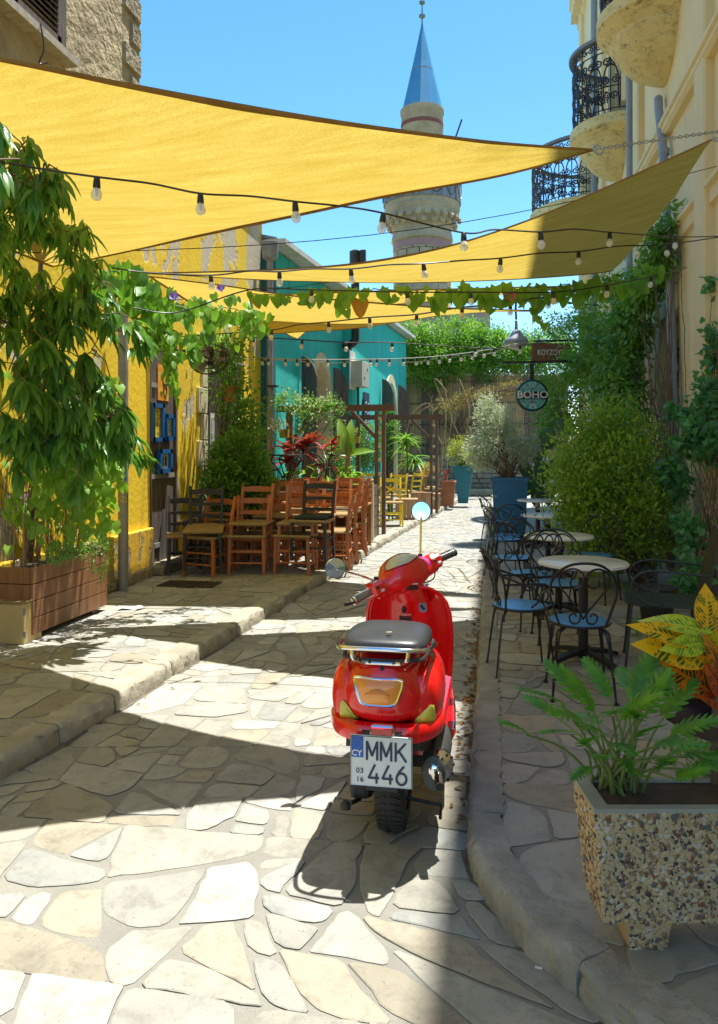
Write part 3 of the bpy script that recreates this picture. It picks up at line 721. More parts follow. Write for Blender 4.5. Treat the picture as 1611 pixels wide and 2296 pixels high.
# corner return, its shade put into a darker teal, and roof trim
mb = MB(); mb.box((-3.86, 12.70, 2.5), (.28, .12, 5.0)); mb.build('corner_strip', shade_conduit_teal, th)
TPt = lambda s, z, k=0: TA + td * s + tn * k + Vector((0, 0, z))
mb = MB(); mb.beam(TPt(-.1, 5.09, .08), TPt(LT + .25, 5.09, .26), .42, .09); mb.build('eaves_board', whitew, th)
mb = MB(); mb.add([TPt(-.1, 5.14, .12), TPt(LT + .2, 5.14, .3), TPt(LT + .2, 6.0, -3.4), TPt(-.1, 6.0, -3.4)], [(0, 1, 2, 3)]); mb.build('roof', M('roof_tin', (.35, .36, .34), rough=.6, metal=.3), th, solid=.05)
for (s0, s1, zb, zt, _), of in zip(sA, (0, .20)):
    n = 14; w2 = (s1 - s0) / 2; cs = (s0 + s1) / 2; Rr = w2 + .16
    def ring(w, hh, k): return [TPt(cs - w, 0, k)] + [TPt(cs - w * math.cos(PI * i / n), zt - w2 * 1.15 + hh * math.sin(PI * i / n), k) for i in range(n + 1)] + [TPt(cs + w, 0, k)]
    I = ring(w2 - .003, w2 * 1.15 - .003, of + .035); O_ = ring(Rr, w2 * 1.15 + .24, of + .035); Ob = ring(Rr, w2 * 1.15 + .24, of - .02); Ib = ring(w2 - .003, w2 * 1.15 - .003, of - .44)
    # arch stones one by one
    for i in range(len(I) - 1):
        if i in (0, len(I) - 2):
            for k in range(8):
                t0, t1 = k / 8 + .003, (k + 1) / 8 - .003; L_ = lambda A, B, t: A + (B - A) * t
                mb = MB(); mb.add([L_(I[i], I[i + 1], t0), L_(I[i], I[i + 1], t1), L_(O_[i], O_[i + 1], t1), L_(O_[i], O_[i + 1], t0), L_(Ib[i], Ib[i + 1], t0), L_(Ib[i], Ib[i + 1], t1), L_(Ob[i], Ob[i + 1], t1), L_(Ob[i], Ob[i + 1], t0)], [(0, 1, 2, 3), (0, 1, 5, 4), (2, 3, 7, 6), (0, 3, 7, 4), (1, 2, 6, 5)]); mb.build('jamb_stone', cream, th)
            continue
        mb = MB(); mb.add([I[i], I[i + 1], O_[i + 1], O_[i], Ib[i], Ib[i + 1], Ob[i + 1], Ob[i]], [(0, 1, 2, 3), (0, 1, 5, 4), (2, 3, 7, 6)]); mb.build('arch_stone', cream, th)
    mb = MB(); mb.add([TPt(s0 - .1, 0, of - .42), TPt(s1 + .1, 0, of - .42), TPt(s1 + .1, zt, of - .42), TPt(s0 - .1, zt, of - .42)], [(0, 1, 2, 3)]); mb.build('inner_door', M('inner_door', (.07, .04, .03), rough=.7), th)
    for s, sgn in ((ts(673) if of == 0 else ts(838), -1), (s1 + .12, 1)):
        wl = .34; ang = R(112) if sgn > 0 else R(75)
        dirv = (td * math.cos(ang) + tn * math.sin(ang)); dirv = dirv if sgn < 0 else (td * math.cos(R(70)) + tn * math.sin(R(70)))
        if sgn < 0: dirv = (-td * math.cos(R(78)) + tn * math.sin(R(78)))
        hp = TPt(s, 0, of + .05); sh_ = None
        for k in range(5):
            t0, t1 = (k + .04) / 5, (k + .96) / 5; th0 = zt - .42 + .42 * math.sin(PI / 2 * (1 - t0) ** .7); th1 = zt - .42 + .42 * math.sin(PI / 2 * (1 - t1) ** .7)
            mb = MB(); th_v = Vector((dirv.y, -dirv.x, 0)) * .04
            mb.prism([hp + dirv * wl * t0 + Vector((0, 0, .25)), hp + dirv * wl * t1 + Vector((0, 0, .25)), hp + dirv * wl * t1 + Vector((0, 0, th1)), hp + dirv * wl * t0 + Vector((0, 0, th0))], th_v)
            if sh_ is None: sh_ = mb.build('shutter', oldwood, th)
            else: mb.build('board', oldwood, sh_)
        for z in (.75, 1.5, 2.45): mb = MB(); mb.beam(hp + dirv * .02 + Vector((0, 0, z)) + th_v * -.6, hp + dirv * (wl - .02) + Vector((0, 0, z)) + th_v * -.6, .05, .12); mb.build('batten', oldwood, sh_)
# pipe down the seam
dp = empty('drainpipe', (-3.62, 13.0, PV), 'grey drainpipe down the seam between yellow and teal houses', 'pipe')
pb = tealpt(606, 1100, .1); mb = MB(); mb.tube([(pb.x, pb.y, PV), (pb.x, pb.y, 4.7)], .055, 10); mb.build('pipe', zinc, dp)
mb = MB(); mb.lathe((pb.x, pb.y, 4.7), [(.06, 0), (.13, .05), (.15, .25), (.15, .3)], 12); mb.build('hopper', zinc, dp)
for z in (1.2, 2.6, 3.9): mb = MB(); mb.box((pb.x + .05, pb.y, z), (.16, .14, .03)); mb.build('bracket', blackm, dp)
# meter box on the teal wall
mbx = empty('meter_box', tealpt(797, 868, .2), 'cream metal meter box mounted between the two arched doorways', 'meter box')
a = tealpt(782, 815, .2); b = tealpt(806, 870, .2); c = (a + b) / 2; c.z = (tealpt(794, 812, .2).z + tealpt(794, 868, .2).z) / 2; hh = tealpt(794, 812, .2).z - tealpt(794, 868, .2).z
cw = M('cream_metal', (.58, .54, .42), (.48, .45, .36), .5)
rzt = math.atan2(td.y, td.x) - PI / 2
mb = MB(); mb.box(c + tn * .14, (.28, .7, hh), rz=rzt, bev=.01); mb.build('box', cw, mbx)
mb = MB(); mb.box(c + tn * .012 - td * .22 + Vector((0, 0, .08)), (.02, .5, hh + .3), rz=rzt); mb.build('back_board', whitew, mbx)
mb = MB(); mb.tube([c + tn * .1 - Vector((0, 0, hh / 2)), c + tn * .1 - Vector((0, 0, hh / 2 + 1.2))], .03, 8); mb.build('conduit', shade_conduit_teal, mbx)
for k in (-.1, .12): mb = MB(); mb.box(c + tn * .284 + td * k * 1.4 + Vector((0, 0, k)), (.01, .05, .06), rz=rzt); mb.build('vent', darkroom, mbx)
# black flue
fl = empty('flue_pipe', tealpt(797, 770, .3), 'black metal flue rising past the teal roof with a cowl on top', 'flue')
b = tealpt(797, 768, .45); top = ond(797, 565, (b - CP).dot(FW))
mb = MB(); mb.tube(spline([tealpt(775, 775, .1), tealpt(788, 772, .35), b + Vector((0, 0, .08)), b + Vector((0, 0, .4))], 5) + [Vector((b.x, b.y, top.z))], .095, 12); mb.build('pipe', blackm, fl)
mb = MB(); mb.lathe((b.x, b.y, top.z - .35), [(.10, 0), (.13, .02), (.13, .36), (.05, .40)], 14); mb.build('cowl', blackm, fl)
mb = MB(); mb.box((b.x + .18, b.y, top.z - .22), (.12, .12, .5)); mb.build('cowl_arm', blackm, fl)

# ---- right: tall pale yellow building
RX = 2.2
ry0 = empty('balcony_building', (RX, 10, 0), 'tall pale yellow stone building with curved balconies on the right side', 'building')
ochre = M('ochre_stone', (.84, .68, .37), (.76, .60, .33), .85, scale=1.6, bump=.35, bscale=24, bdist=.006)
def ochre2():
    m, n, b = newmat('ochre_wall')
    c = mixc(n, ramp(n, noisef(n, .9, 6), .35, .65), (.86, .71, .40), (.78, .62, .35))
    br = n.nodes.new('ShaderNodeTexBrick'); tc = n.nodes.new('ShaderNodeTexCoord'); mp = n.nodes.new('ShaderNodeMapping')
    mp.inputs['Rotation'].default_value = (R(90), 0, R(90)); n.links.new(tc.outputs['Object'], mp.inputs[0]); n.links.new(mp.outputs[0], br.inputs[0])
    br.inputs['Scale'].default_value = 1; br.inputs['Brick Width'].default_value = .9; br.inputs['Row Height'].default_value = .42; br.inputs['Mortar Size'].default_value = .006
    c = mixc(n, ramp(n, noisef(n, 2, 6, .7, stretch=(3, 3, .4)), .55, .8, (0, 0, 0), (.5, .5, .5)), c, (.42, .33, .20))
    n.links.new(c, b.inputs['Base Color']); b.inputs['Roughness'].default_value = .88
    ad = N(n, 'Math', operation='SUBTRACT'); n.links.new(noisef(n, 20, 6), ad.inputs[0]); n.links.new(br.outputs['Fac'], ad.inputs[1])
    bumpit(n, b, ad.outputs[0], .35, .01); return m
ow = ochre2()
RY1 = 20.6
mb = MB()
ops = [(2.9, 4.1, 7.25, 10.0, True), (9.85 + 0, 11.15, 7.25, 10.0, True), (13.7, 14.9, 7.25, 10, True), (17.6, 18.7, 7.25, 10, True), (9.9, 11.1, 0.12, 3.3, False), (13.4, 14.6, .12, 3.3, False), (16.9, 18, .12, 3.3, True)]
up_ = [(o[0] + 3, o[1] + 3, o[2], o[3], o[4]) for o in ops if o[2] > 5]; dn_ = [(o[0] + 3, o[1] + 3, o[2], o[3], o[4]) for o in ops if o[2] < 5]
wallpatch(mb, (RX, -3), (RX, RY1), 0, 5.6, dn_, .3, -1); wallpatch(mb, (RX, -3), (RX, RY1), 5.6, 13, up_, .3, -1)
mb.build('wall', ow, ry0)
gshut = M('grey_blue_shutter', (.16, .19, .22), (.12, .145, .17), .6, stretch=(1, 1, 8), scale=2)
for o_ in ops:
    s0, s1, zb, zt, ar = o_
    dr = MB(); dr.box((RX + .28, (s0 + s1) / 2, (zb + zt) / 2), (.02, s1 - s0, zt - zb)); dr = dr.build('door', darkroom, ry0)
    for a, b in ((s0 + .03, (s0 + s1) / 2 - .01), ((s0 + s1) / 2 + .01, s1 - .03)):
        mb = MB(); 
        for y in (a + .035, b - .035): mb.beam((RX + .2, y, zb), (RX + .2, y, zt - .3), .07, .05, up=(1, 0, 0))
        for z in (zb + .06, zb + .9, zt - .35): mb.beam((RX + .2, a + .03, z), (RX + .2, b - .03, z), .05, .1)
        for z in np.arange(zb + 1.0, zt - .45, .09): mb.box((RX + .2, (a + b) / 2, z), (.04, b - a - .13, .012), ry=R(30))
        mb.build('shutter', gshut, dr)
# mouldings
def course(z, prof, y0=-3, y1=RY1, name='moulding'):
    mb = MB(); pl = [(RX - a, z + b) for a, b in prof]
    mb.loft([[Vector((x, y, zz)) for x, zz in pl] for y in (y0, y1)], True, False); mb.build(name, ochre, ry0)
course(5.62, [(-.02, -.05), (.07, -.04), (.11, .0), (.11, .05), (.14, .07), (.14, .12), (-.02, .14)])
course(4.20, [(-.02, -.14), (.05, -.12), (.05, .02), (.10, .05), (.10, .10), (-.02, .14)])
course(12.8, [(-.02, -.35), (.08, -.3), (.12, -.1), (.22, .0), (.26, .2), (.30, .22), (.30, .55), (-.02, .6)], y1=RY1 + .3, name='cornice')
for y in np.arange(-2.5, RY1, .42): mb = MB(); mb.box((RX - .17, y, 12.66), (.22, .16, .2)); mb.build('dentil', ochre, ry0)
for y in (12.35, 16.4, 20.3, 8.6):
    mb = MB(); mb.box((RX - .04, y, 6.4), (.12, .42, 12.2), bev=.02); mb.build('pilaster', ochre, ry0)
for s0, s1, zb, zt, ar in ops:
    if zb > 5:                                             # arched hood over balcony doors
        c = Vector((RX - .06, (s0 + s1) / 2, zt - .69)); mb = MB(); w2 = (s1 - s0) / 2 + .16
        mb.tube([c + Vector((0, -w2, -1.9))] + circ(c, w2, 14, (0, -1, 0), (0, 0, 1.15), 0, PI, True) + [c + Vector((0, w2, -1.9))], .07, 6); mb.build('door_hood', ochre, ry0)
def ochre_dirty():
    m, n, b = newmat('balcony_stone')
    c = mixc(n, ramp(n, noisef(n, 3, 7, .65), .4, .7), (.86, .70, .33), (.74, .57, .24))
    c = mixc(n, ramp(n, noisef(n, 5, 9, .78, stretch=(1, 1, 2)), .52, .66), c, (.30, .21, .09)); c = mixc(n, ramp(n, noisef(n, 16, 6, .7), .62, .68), c, (.10, .07, .035))
    n.links.new(c, b.inputs['Base Color']); b.inputs['Roughness'].default_value = .9; bumpit(n, b, noisef(n, 9, 9, .72), .9, .05); return m
bstone = ochre_dirty()
def scroll(mb, cen, ax, ay, r, turns, n, rad, a0=0, inner=.12, sgn=1):
    pts = []
    for i in range(n + 1):
        t = i / n; a = a0 + sgn * turns * 2 * PI * t; rr = r * (1 - t) ** .85 + r * inner * t
        pts.append(Vector(cen) + Vector(ax) * rr * math.cos(a) + Vector(ay) * rr * math.sin(a))
    mb.tube(pts, rad, 5)
def balcony(yc, rad, label, zs=6.3, xc=RX, a_from=PI / 2, a_to=3 * PI / 2, bars=9, rh=1.3):
    t = empty('balcony', (xc, yc, zs), label, 'balcony', 'curved stone balconies on the right building')
    n = 40; ang = [a_from + (a_to - a_from) * i / n for i in range(n + 1)]
    prof = [(-rad * .97, .02), (-.62, .10), (-.42, .22), (-.28, .38), (-.20, .52), (-.17, .56), (-.17, .61), (-.08, .68), (-.03, .74), (0, .76), (0, .92), (-.03, .95)]
    mb = MB(); secs = []
    for dr, z in prof: secs.append([Vector((xc + (rad + dr) * math.cos(a), yc + (rad + dr) * math.sin(a), zs + z)) for a in ang] + [Vector((xc + .05, yc, zs + z))])
    mb.loft(secs, True, True); mb.build('slab', bstone, t)
    zf = zs + .96
    rl = MB(); rr = rad - .06
    pt = lambda a, z, k=0: Vector((xc + (rr + k) * math.cos(a), yc + (rr + k) * math.sin(a), zf + z))
    rl.loft([[pt(a, rh - .05, -.05), pt(a, rh - .05, .07), pt(a, rh + .0, .08), pt(a, rh + .03, .02), pt(a, rh, -.06)] for a in ang], True, True)
    rail = rl.build('handrail', M('rail_grey', (.20, .22, .25), rough=.5) if 'rail_grey' not in bpy.data.materials else bpy.data.materials['rail_grey'], t)
    iw = MB()
    for z in (.06, rh * .34, rh * .8): iw.tube([pt(a, z) for a in ang], .011, 5)
    iw.build('rail_bars', blackm, t)
    nb = bars; da = (a_to - a_from) / nb; wdt = rr * abs(da)
    for k in range(nb):
        a = a_from + da * (k + .5); sc = MB(); T = Vector((-math.sin(a), math.cos(a), 0)); Z = Vector((0, 0, 1)); q = wdt / 2
        sc.tube([pt(a - da / 2, 0), pt(a - da / 2, rh)], .012, 5)
        for s in (-1, 1):
            scroll(sc, pt(a, rh * .66) + T * s * q * .5, T * s, Z, q * .56, 1.6, 16, .015, a0=-PI / 2)
            scroll(sc, pt(a, rh * .42) + T * s * q * .5, T * s, Z, q * .50, 1.5, 14, .014, a0=PI / 2)
            scroll(sc, pt(a, rh * .22) + T * s * q * .52, T * s, Z, q * .46, 1.5, 14, .013, a0=-PI / 2)
            scroll(sc, pt(a, rh * .9) + T * s * q * .5, T * s, Z, q * .42, 1.3, 12, .012, a0=PI)
            sc.tube(spline([pt(a, .06), pt(a, rh * .25) + T * s * q * .12, pt(a, rh * .5) + T * s * q * .2, pt(a, rh * .72) + T * s * q * .92, pt(a, rh * .8) + T * s * q * .6], 4), .013, 5)
        sc.build('scroll_panel', blackm, t)
    return t
balcony(10.6, .88, 'nearest curved stone balcony seen from below at top right')
balcony(14.35, .88, 'middle curved balcony with dark scrollwork railing under the nearest one')
balcony(18.3, 1.42, 'farthest balcony, its scroll railing seen against the sky', bars=14, zs=6.0)
# drainpipe on the right wall
rp_ = empty('downpipe', (2.1, 10, PV), 'tall grey downpipe on the pale yellow wall beside the vines', 'pipe')
mb = MB(); mb.tube([(2.12, 9.62, PV), (2.11, 9.72, 1.6), (2.11, 10.0, 3.8), (2.10, 10.34, 5.41), (2.10, 10.6, 6.0)] + [(2.12, 10.72, 6.2)], .055, 12); mb.build('pipe', grey_paint, rp_)
for z, y in ((2.5, 9.84), (4.25, 10.08), (5.3, 10.32)): mb = MB(); mb.lathe((2.11, y, z), [(.068, 0), (.068, .08)], 12); mb.build('collar', grey_paint, rp_)
rp2 = empty('downpipe', (2.1, 12.2, PV), 'second grey downpipe farther along the yellow wall, behind the vines', 'pipe')
mb = MB(); mb.tube([(2.1, 12.8, PV), (2.1, 12.8, 12.6)], .055, 10); mb.build('pipe', grey_paint, rp2)
rp3 = empty('downpipe', (2.1, 16.9, PV), 'far downpipe by the last balcony, reaching the cornice', 'pipe')
mb = MB(); mb.tube([(2.05, 16.9, PV), (2.05, 16.9, 12.6)], .07, 10); mb.build('pipe', grey_paint, rp3)

# ---- end of the street
EY = 25.3
ew = empty('end_wall', (-1, EY, 0), 'low grey stone wall closing the far end of the street', 'wall')
gs = [M('grey_rubble', (.30, .28, .25), (.20, .19, .175), .95, scale=6, bump=.9, bscale=10, bdist=.04), M('grey_rubble_warm', (.36, .32, .26), (.24, .21, .18), .95, scale=6, bump=.9, bscale=10, bdist=.04)]
mb = MB(); mb.box((-.8, EY + .45, .6), (6.4, .4, 1.3)); mb.build('core', gs[0], ew)
z = .05
while z < 1.2:
    h = random.uniform(.14, .22); x = -3.4
    while x < 2.1:
        l = random.uniform(.2, .5); mb = MB(); mb.box((x + l / 2, EY + .22, z + h / 2), (l - .015, random.uniform(.10, .18), h - .015), bev=.02); mb.build('stone', random.choice(gs), ew); x += l
    z += h
mb = MB(); mb.box((-.5, EY - .25, .11), (3.2, .5, .22), bev=.03); tag(mb.build('step', kerbm[0], ew))
rf = empty('reed_fence', (-1, EY, 1.2), 'tall brown reed screen standing on the end wall', 'fence')
reedm = [M('reed_tan', (.50, .37, .21), (.36, .25, .14), .9, scale=2, stretch=(8, 8, .6), island=.3), M('reed_grey', (.24, .20, .16), (.16, .13, .10), .9, scale=2, stretch=(8, 8, .6), island=.3)]
reeds = MB()
for i in range(900):
    x = -3.4 + 5.7 * i / 900; reeds.cur = 0 if noise.noise(Vector((x * 1.2, 0, 0))) > -.1 else 1
    reeds.tube([(x, EY + .3 + random.uniform(-.02, .02), 1.1), (x + random.uniform(-.03, .03), EY + .3 + random.uniform(-.02, .02), 3.95 + random.uniform(-.12, .1))], .006, 3, cap=False)
reeds.build('reeds', reedm, rf, kind='stuff')
mb = MB(); mb.box((-.55, EY + .34, 2.5), (5.7, .02, 2.8)); mb.build('backing', reedm[1], rf)
for z in (1.6, 2.3, 3.0, 3.7): mb = MB(); mb.beam((-3.4, EY + .26, z), (2.3, EY + .26, z + .03), .02, .02); mb.build('tie_wire', blackm, rf)
# pale building beyond the hedge
pb_ = empty('distant_building', (-4, 33, 0), 'low pinkish building behind the hedge with a striped stone front', 'building')
pink = M('pink_stone', (.50, .38, .31), (.42, .33, .27), .9, scale=1, bump=.4, bscale=6)
mb = MB(); mb.box((-5.2, 36, 3.7), (9.5, 5, 7.4)); mb.build('wall', pink, pb_)
mb = MB(); mb.box((-5.2, 36, 7.48), (9.9, 5.4, .16)); mb.build('coping', whitew, pb_)
for z in (6.2, 6.8): mb = MB(); mb.box((-5.2, 33.49, z), (9.5, .05, .22)); mb.build('stripe', M('dull_red', (.32, .10, .08), rough=.9), pb_)
# minaret
mc = ond(947, 1000, 34.0); mx, my = mc.x, mc.y
mi = empty('minaret', (mx, my, 0), 'stone minaret with round balcony and pointed blue cone roof', 'minaret')
mstone = M('minaret_stone', (.52, .40, .25), (.38, .28, .17), .92, scale=1.6, bump=.9, bscale=7, bdist=.06)
pnk = M('pink_band', (.42, .22, .20), (.36, .2, .18), .9, scale=3)
def zv(v, dd=34.0): return CAMH + (HV - v) / FPX * dd
r0 = 1.23
mb = MB(); mb.lathe((mx, my, 0), [(1.5, 0), (1.3, 6), (r0, zv(600))], 32); mb.build('shaft', mstone, mi)
z = 6.5; k = 0
while z < zv(552):
    for j in range(14):
        a0 = 2 * PI * (j + (k % 2) * .5) / 14 + .02; a1 = a0 + 2 * PI / 14 - .04
        if math.sin((a0 + a1) / 2) > .25: continue
        rr = r0 + .035 + random.uniform(0, .015); mb = MB()
        P4 = [Vector((mx + r_ * math.cos(a), my + r_ * math.sin(a), zz)) for zz in (z, z + .27) for r_ in (rr, rr - .06) for a in (a0, (a0 + a1) / 2, a1)]
        mb.add(P4, [(0, 1, 7, 6), (1, 2, 8, 7), (6, 7, 10, 9), (7, 8, 11, 10), (0, 6, 9, 3), (2, 5, 11, 8), (0, 3, 4, 1), (1, 4, 5, 2)]); mb.build('stone_block', mstone, mi)
    z += .3; k += 1
mb = MB(); mb.lathe((mx, my, zv(565)), [(r0 + .06, 0), (r0 + .06, .3)], 32); mb.build('painted_band', pnk, mi)
mb = MB(); mb.lathe((mx, my, zv(548)), [(r0 + .05, 0), (r0 + .13, .05), (r0 + .1, .3), (r0 + .05, .5), (r0 + .12, .72), (r0 + .36, 1.1), (r0 + .40, 1.2), (r0 + .36, 1.25), (r0 + .44, 1.45), (r0 + .40, 1.5), (r0 + .45, 1.85)], 40); mb.build('corbel', mstone, mi)
for k, (zz, rr, n_) in enumerate(((.78, r0 + .22, 22), (1.02, r0 + .38, 26))):                      # muqarnas-like notches
    for j in range(n_):
        a = 2 * PI * (j + .5 * k) / n_
        if math.sin(a) > .3: continue
        mb = MB(); mb.box((mx + rr * math.cos(a), my + rr * math.sin(a), zv(548) + zz), (.14, .24, .3), rz=a, ry=R(-30), bev=.04); mb.build('corbel_stone', mstone, mi)
lead = M('weathered_sheet', (.26, .28, .30), (.15, .14, .13), .7, scale=1, stretch=(5, 5, .8), bump=.3)
zb = zv(463)
for j in range(26):
    a0 = 2 * PI * j / 26 + .01; a1 = a0 + 2 * PI / 26 - .02; mb = MB()
    mb.loft([[Vector((mx + (1.66 + q) * math.cos(a), my + (1.66 + q) * math.sin(a), zb + zz)) for q, zz in ((0, 0), (.05, 0), (.05, .9), (0, .9))] for a in (a0, (a0 + a1) / 2, a1)], True, False); mb.build('balcony_panel', lead, mi)
mb = MB(); mb.lathe((mx, my, zb + .88), [(1.60, 0), (1.74, 0), (1.74, .05), (1.60, .05)], 32); mb.build('balcony_rim', blackm, mi)
mb = MB()
for j in range(7):
    a0 = -PI + j * PI / 7
    mb.tube([Vector((mx + 1.74 * math.cos(a0 + t * PI / 7), my + 1.74 * math.sin(a0 + t * PI / 7), zb + .8 - .7 * (1 - (2 * t - 1) ** 2))) for t in np.linspace(0, 1, 9)], .015, 4)
mb.build('hanging_cable', blackm, mi)
r1 = .92
mb = MB(); mb.lathe((mx, my, zb), [(r1, 0), (r1, zv(262) - zb), (r1 + .05, zv(258) - zb), (r1 + .05, zv(250) - zb), (r1 * .9, zv(249) - zb)], 32); mb.build('upper_shaft', mstone, mi)
mb = MB(); mb.lathe((mx, my, zv(289)), [(r1 + .02, 0), (r1 + .02, .16)], 32); mb.build('painted_band', M('red_band', (.28, .08, .06), rough=.8), mi)
coneb = M('blue_cone_metal', (.06, .26, .42), (.05, .22, .37), .45, metal=.1, scale=1, bump=.15, bscale=5)
zc0, zc1 = zv(252), zv(52); n = 10
mb = MB(); mb.lathe((mx, my, zc0), [(r1 + .0, 0), (.42, (zc1 - zc0) * .54), (.02, zc1 - zc0)], 12); o = mb.build('cone_roof', coneb, mi)
for p in o.data.polygons: p.use_smooth = False
mb = MB(); mb.lathe((mx, my, zc0 + (zc1 - zc0) * .45), [(r1 * .555, 0), (r1 * .55, .04)], 12, cap=False); mb.build('seam', lead, mi)
mb = MB(); mb.lathe((mx, my, zc1 - .15), [(.05, 0), (.03, .2), (.03, .35), (.14, .42), (.14, .5), (.03, .58), (.025, .95), (.13, 1.02), (.13, 1.1), (.03, 1.18), (.02, 1.7)], 12); mb.build('finial', M('finial_metal', (.22, .26, .22), rough=.4, metal=.6), mi)
mb = MB(); a = ond(1022, 305, 34); b = ond(1036, 268, 34); mb.tube([a - Vector((.3, 0, .9)), b], .04, 5); mb.build('antenna', blackm, mi)
# ================================================================== SAILS
def sailmat():
    m, n, b = newmat('sail_cloth')
    f = noisef(n, 2.2, 8, .68, stretch=(1, 9, 1), dist=.3)
    g = noisef(n, 90, 2, .6, stretch=(1, 9, 1))
    c = mixc(n, ramp(n, f, .35, .7), (.66, .47, .10), (.50, .33, .055))
    c = mixc(n, ramp(n, g, .34, .6), (.34, .21, .03), c)
    n.links.new(c, b.inputs['Base Color']); b.inputs['Roughness'].default_value = .8
    t = n.nodes.new('ShaderNodeBsdfTranslucent')
    c2 = mixc(n, ramp(n, g, .30, .60), (.30, .20, .025), (.64, .49, .12)); c2 = mixc(n, ramp(n, f, .28, .74), c2, (.38, .27, .035)); n.links.new(c2, t.inputs['Color'])
    mx = n.nodes.new('ShaderNodeMixShader'); mx.inputs[0].default_value = .62
    n.links.new(b.outputs[0], mx.inputs[1]); n.links.new(t.outputs[0], mx.inputs[2])
    n.links.new(mx.outputs[0], n.nodes['Material Output'].inputs['Surface'])
    bumpit(n, b, g, .3, .004); return m
sailm = sailmat()
hemm = M('sail_hem', (.32, .16, .03), (.26, .12, .02), .85, bump=.2)
chainm = M('galvanised_chain', (.50, .50, .48), (.35, .35, .34), .4, metal=.7)
def resample(P, n):
    P = [Vector(p) for p in P]; d = [0]
    for a, b in zip(P, P[1:]): d.append(d[-1] + (b - a).length)
    out = []
    for i in range(n + 1):
        t = d[-1] * i / n; k = 0
        while k < len(d) - 2 and d[k + 1] < t: k += 1
        out.append(P[k].lerp(P[k + 1], (t - d[k]) / max(1e-6, d[k + 1] - d[k])))
    return out
def sail(E1, E2, label, sag=.10, seed=0, wr=.012):
    t = empty('shade_sail', tuple(Vector(E1[0])), label, 'shade sail', 'yellow shade sails stretched over the street')
    n, m = 60, 24
    A = resample(spline(E1, 6), n); B = resample(spline(E2, 6), n); g = []
    for i in range(n + 1):
        row = []
        for j in range(m + 1):
            s = j / m; p = A[i].lerp(B[i], s)
            wd = (A[i] - B[i]).length
            z = -sag * math.sin(PI * s) * min(1, wd / 1.5) + .010 * math.sin(s * 26 + 3 * noise.noise(Vector((i * .05, s * 2, seed)))) * math.exp(-i / 16) * min(1, wd * 2) * (1 if 0 < j < m else 0) + wr * noise.noise(Vector((p.x * 1.2 + seed, p.y * 4, seed))) * min(1, wd) * (1 if 0 < j < m else 0)
            row.append(p + Vector((0, 0, z)))
        g.append(row)
    mb = MB(); mb.sheet(g); mb.build('cloth', sailm, t, fixn=False)
    for e in ([r_[0] for r_ in g], [r_[-1] for r_ in g], g[-1]):
        mb = MB(); k = len(e); c = (A[n // 2] + B[n // 2]) / 2
        mb.loft([[p + Vector((0, 0, .005)), p + (c - p).normalized() * .035 + Vector((0, 0, .004)), p + (c - p).normalized() * .035 - Vector((0, 0, .006)), p - Vector((0, 0, .008))] for p in e], True, True)
        mb.build('hem', hemm, t)
    dr = (A[0] - A[3]).normalized(); mb = MB(); mb.tube(circ(A[0] + dr * .03, .028, 14, dr, dr.cross(Vector((0, -1, .2))).normalized()), .005, 6, closed=True); mb.build('corner_ring', chainm, t)
    return t, A, B
def chain(name, a, b, label, r=.011):
    a, b = Vector(a), Vector(b); L = (b - a).length; d = (b - a) / L; t = empty(name, tuple(a), label, 'chain')
    n = int(L / .030); x = d.cross(Vector((0, 0, 1))).normalized(); z = x.cross(d)
    for i in range(n):
        c = a + d * (i + .5) * L / n; ax = x if i % 2 else z; mb = MB()
        mb.tube([c + d * .020 * math.cos(q) + ax * .009 * math.sin(q) for q in np.linspace(0, 2 * PI, 9)[:-1]], .0028, 4, closed=True); mb.build('link', chainm, t)
    return t
E1 = [onz(1330, 335, 3.2), onz(1150, 322, 3.2), onz(1000, 305, 3.2), onz(700, 262, 3.24), onz(300, 190, 3.28), onz(0, 130, 3.30), (-3.6, 2.2, 3.36)]
E2 = [onz(1330, 336, 3.2), onz(1130, 392, 3.10), onz(870, 440, 3.06), onz(650, 487, 3.02), onz(500, 518, 3.02), onz(200, 582, 3.05), (-3.55, 5.72, 3.06)]
sail(E1, E2, 'large nearest yellow sail spanning from the upper left to a point under the balconies', seed=1)
zn = lambda x: 3.43 + .155 * x
def pz(u, v, zf):
    z = zf(0)
    for _ in range(12): z = zf(onz(u, v, z).x)
    return onz(u, v, z)
zf2 = lambda x: 3.23 + .08 * x
tip2 = Vector((-2.78, 5.83, 3.0))
tip2 = onz(330, 612, 3.11)
F1 = [onz(*q) for q in ((1598, 312, 3.50), (1500, 357, 3.43), (1400, 402, 3.34), (1200, 488, 3.16), (1000, 553, 3.05), (800, 590, 2.99), (600, 605, 3.02), (400, 611, 3.09))] + [tip2]
F2 = [onz(*q) for q in ((1375, 606, 3.39), (1330, 613, 3.34), (1200, 623, 3.25), (1050, 630, 3.16), (900, 633, 3.11), (750, 631, 3.09), (560, 625, 3.09), (400, 616, 3.10))] + [tip2]
sail(F1, F2, 'second yellow sail, its wide end rising to a corner at the right frame edge', seed=2, sag=.06)
zc = lambda z: (lambda x: z)
G1 = [onz(1197, 696, 3.0), onz(1000, 690, 2.98), onz(800, 675, 3.01), onz(650, 662, 3.08), onz(502, 640, 3.19), (-3.42, 7.22, 3.30)]
G2 = [onz(1197, 697, 3.0), onz(1015, 703, 3.02), onz(806, 735, 3.08), onz(700, 742, 3.12), onz(600, 748, 3.16), (-3.42, 10.4, 3.22)]
sail(G1, G2, 'third yellow sail behind the vine garland, narrowing to the right', seed=3, sag=.05)
H1 = [onz(1290, 641, 3.35), onz(1000, 648, 3.4), onz(760, 655, 3.42), (-3.3, 9.1, 3.45)]
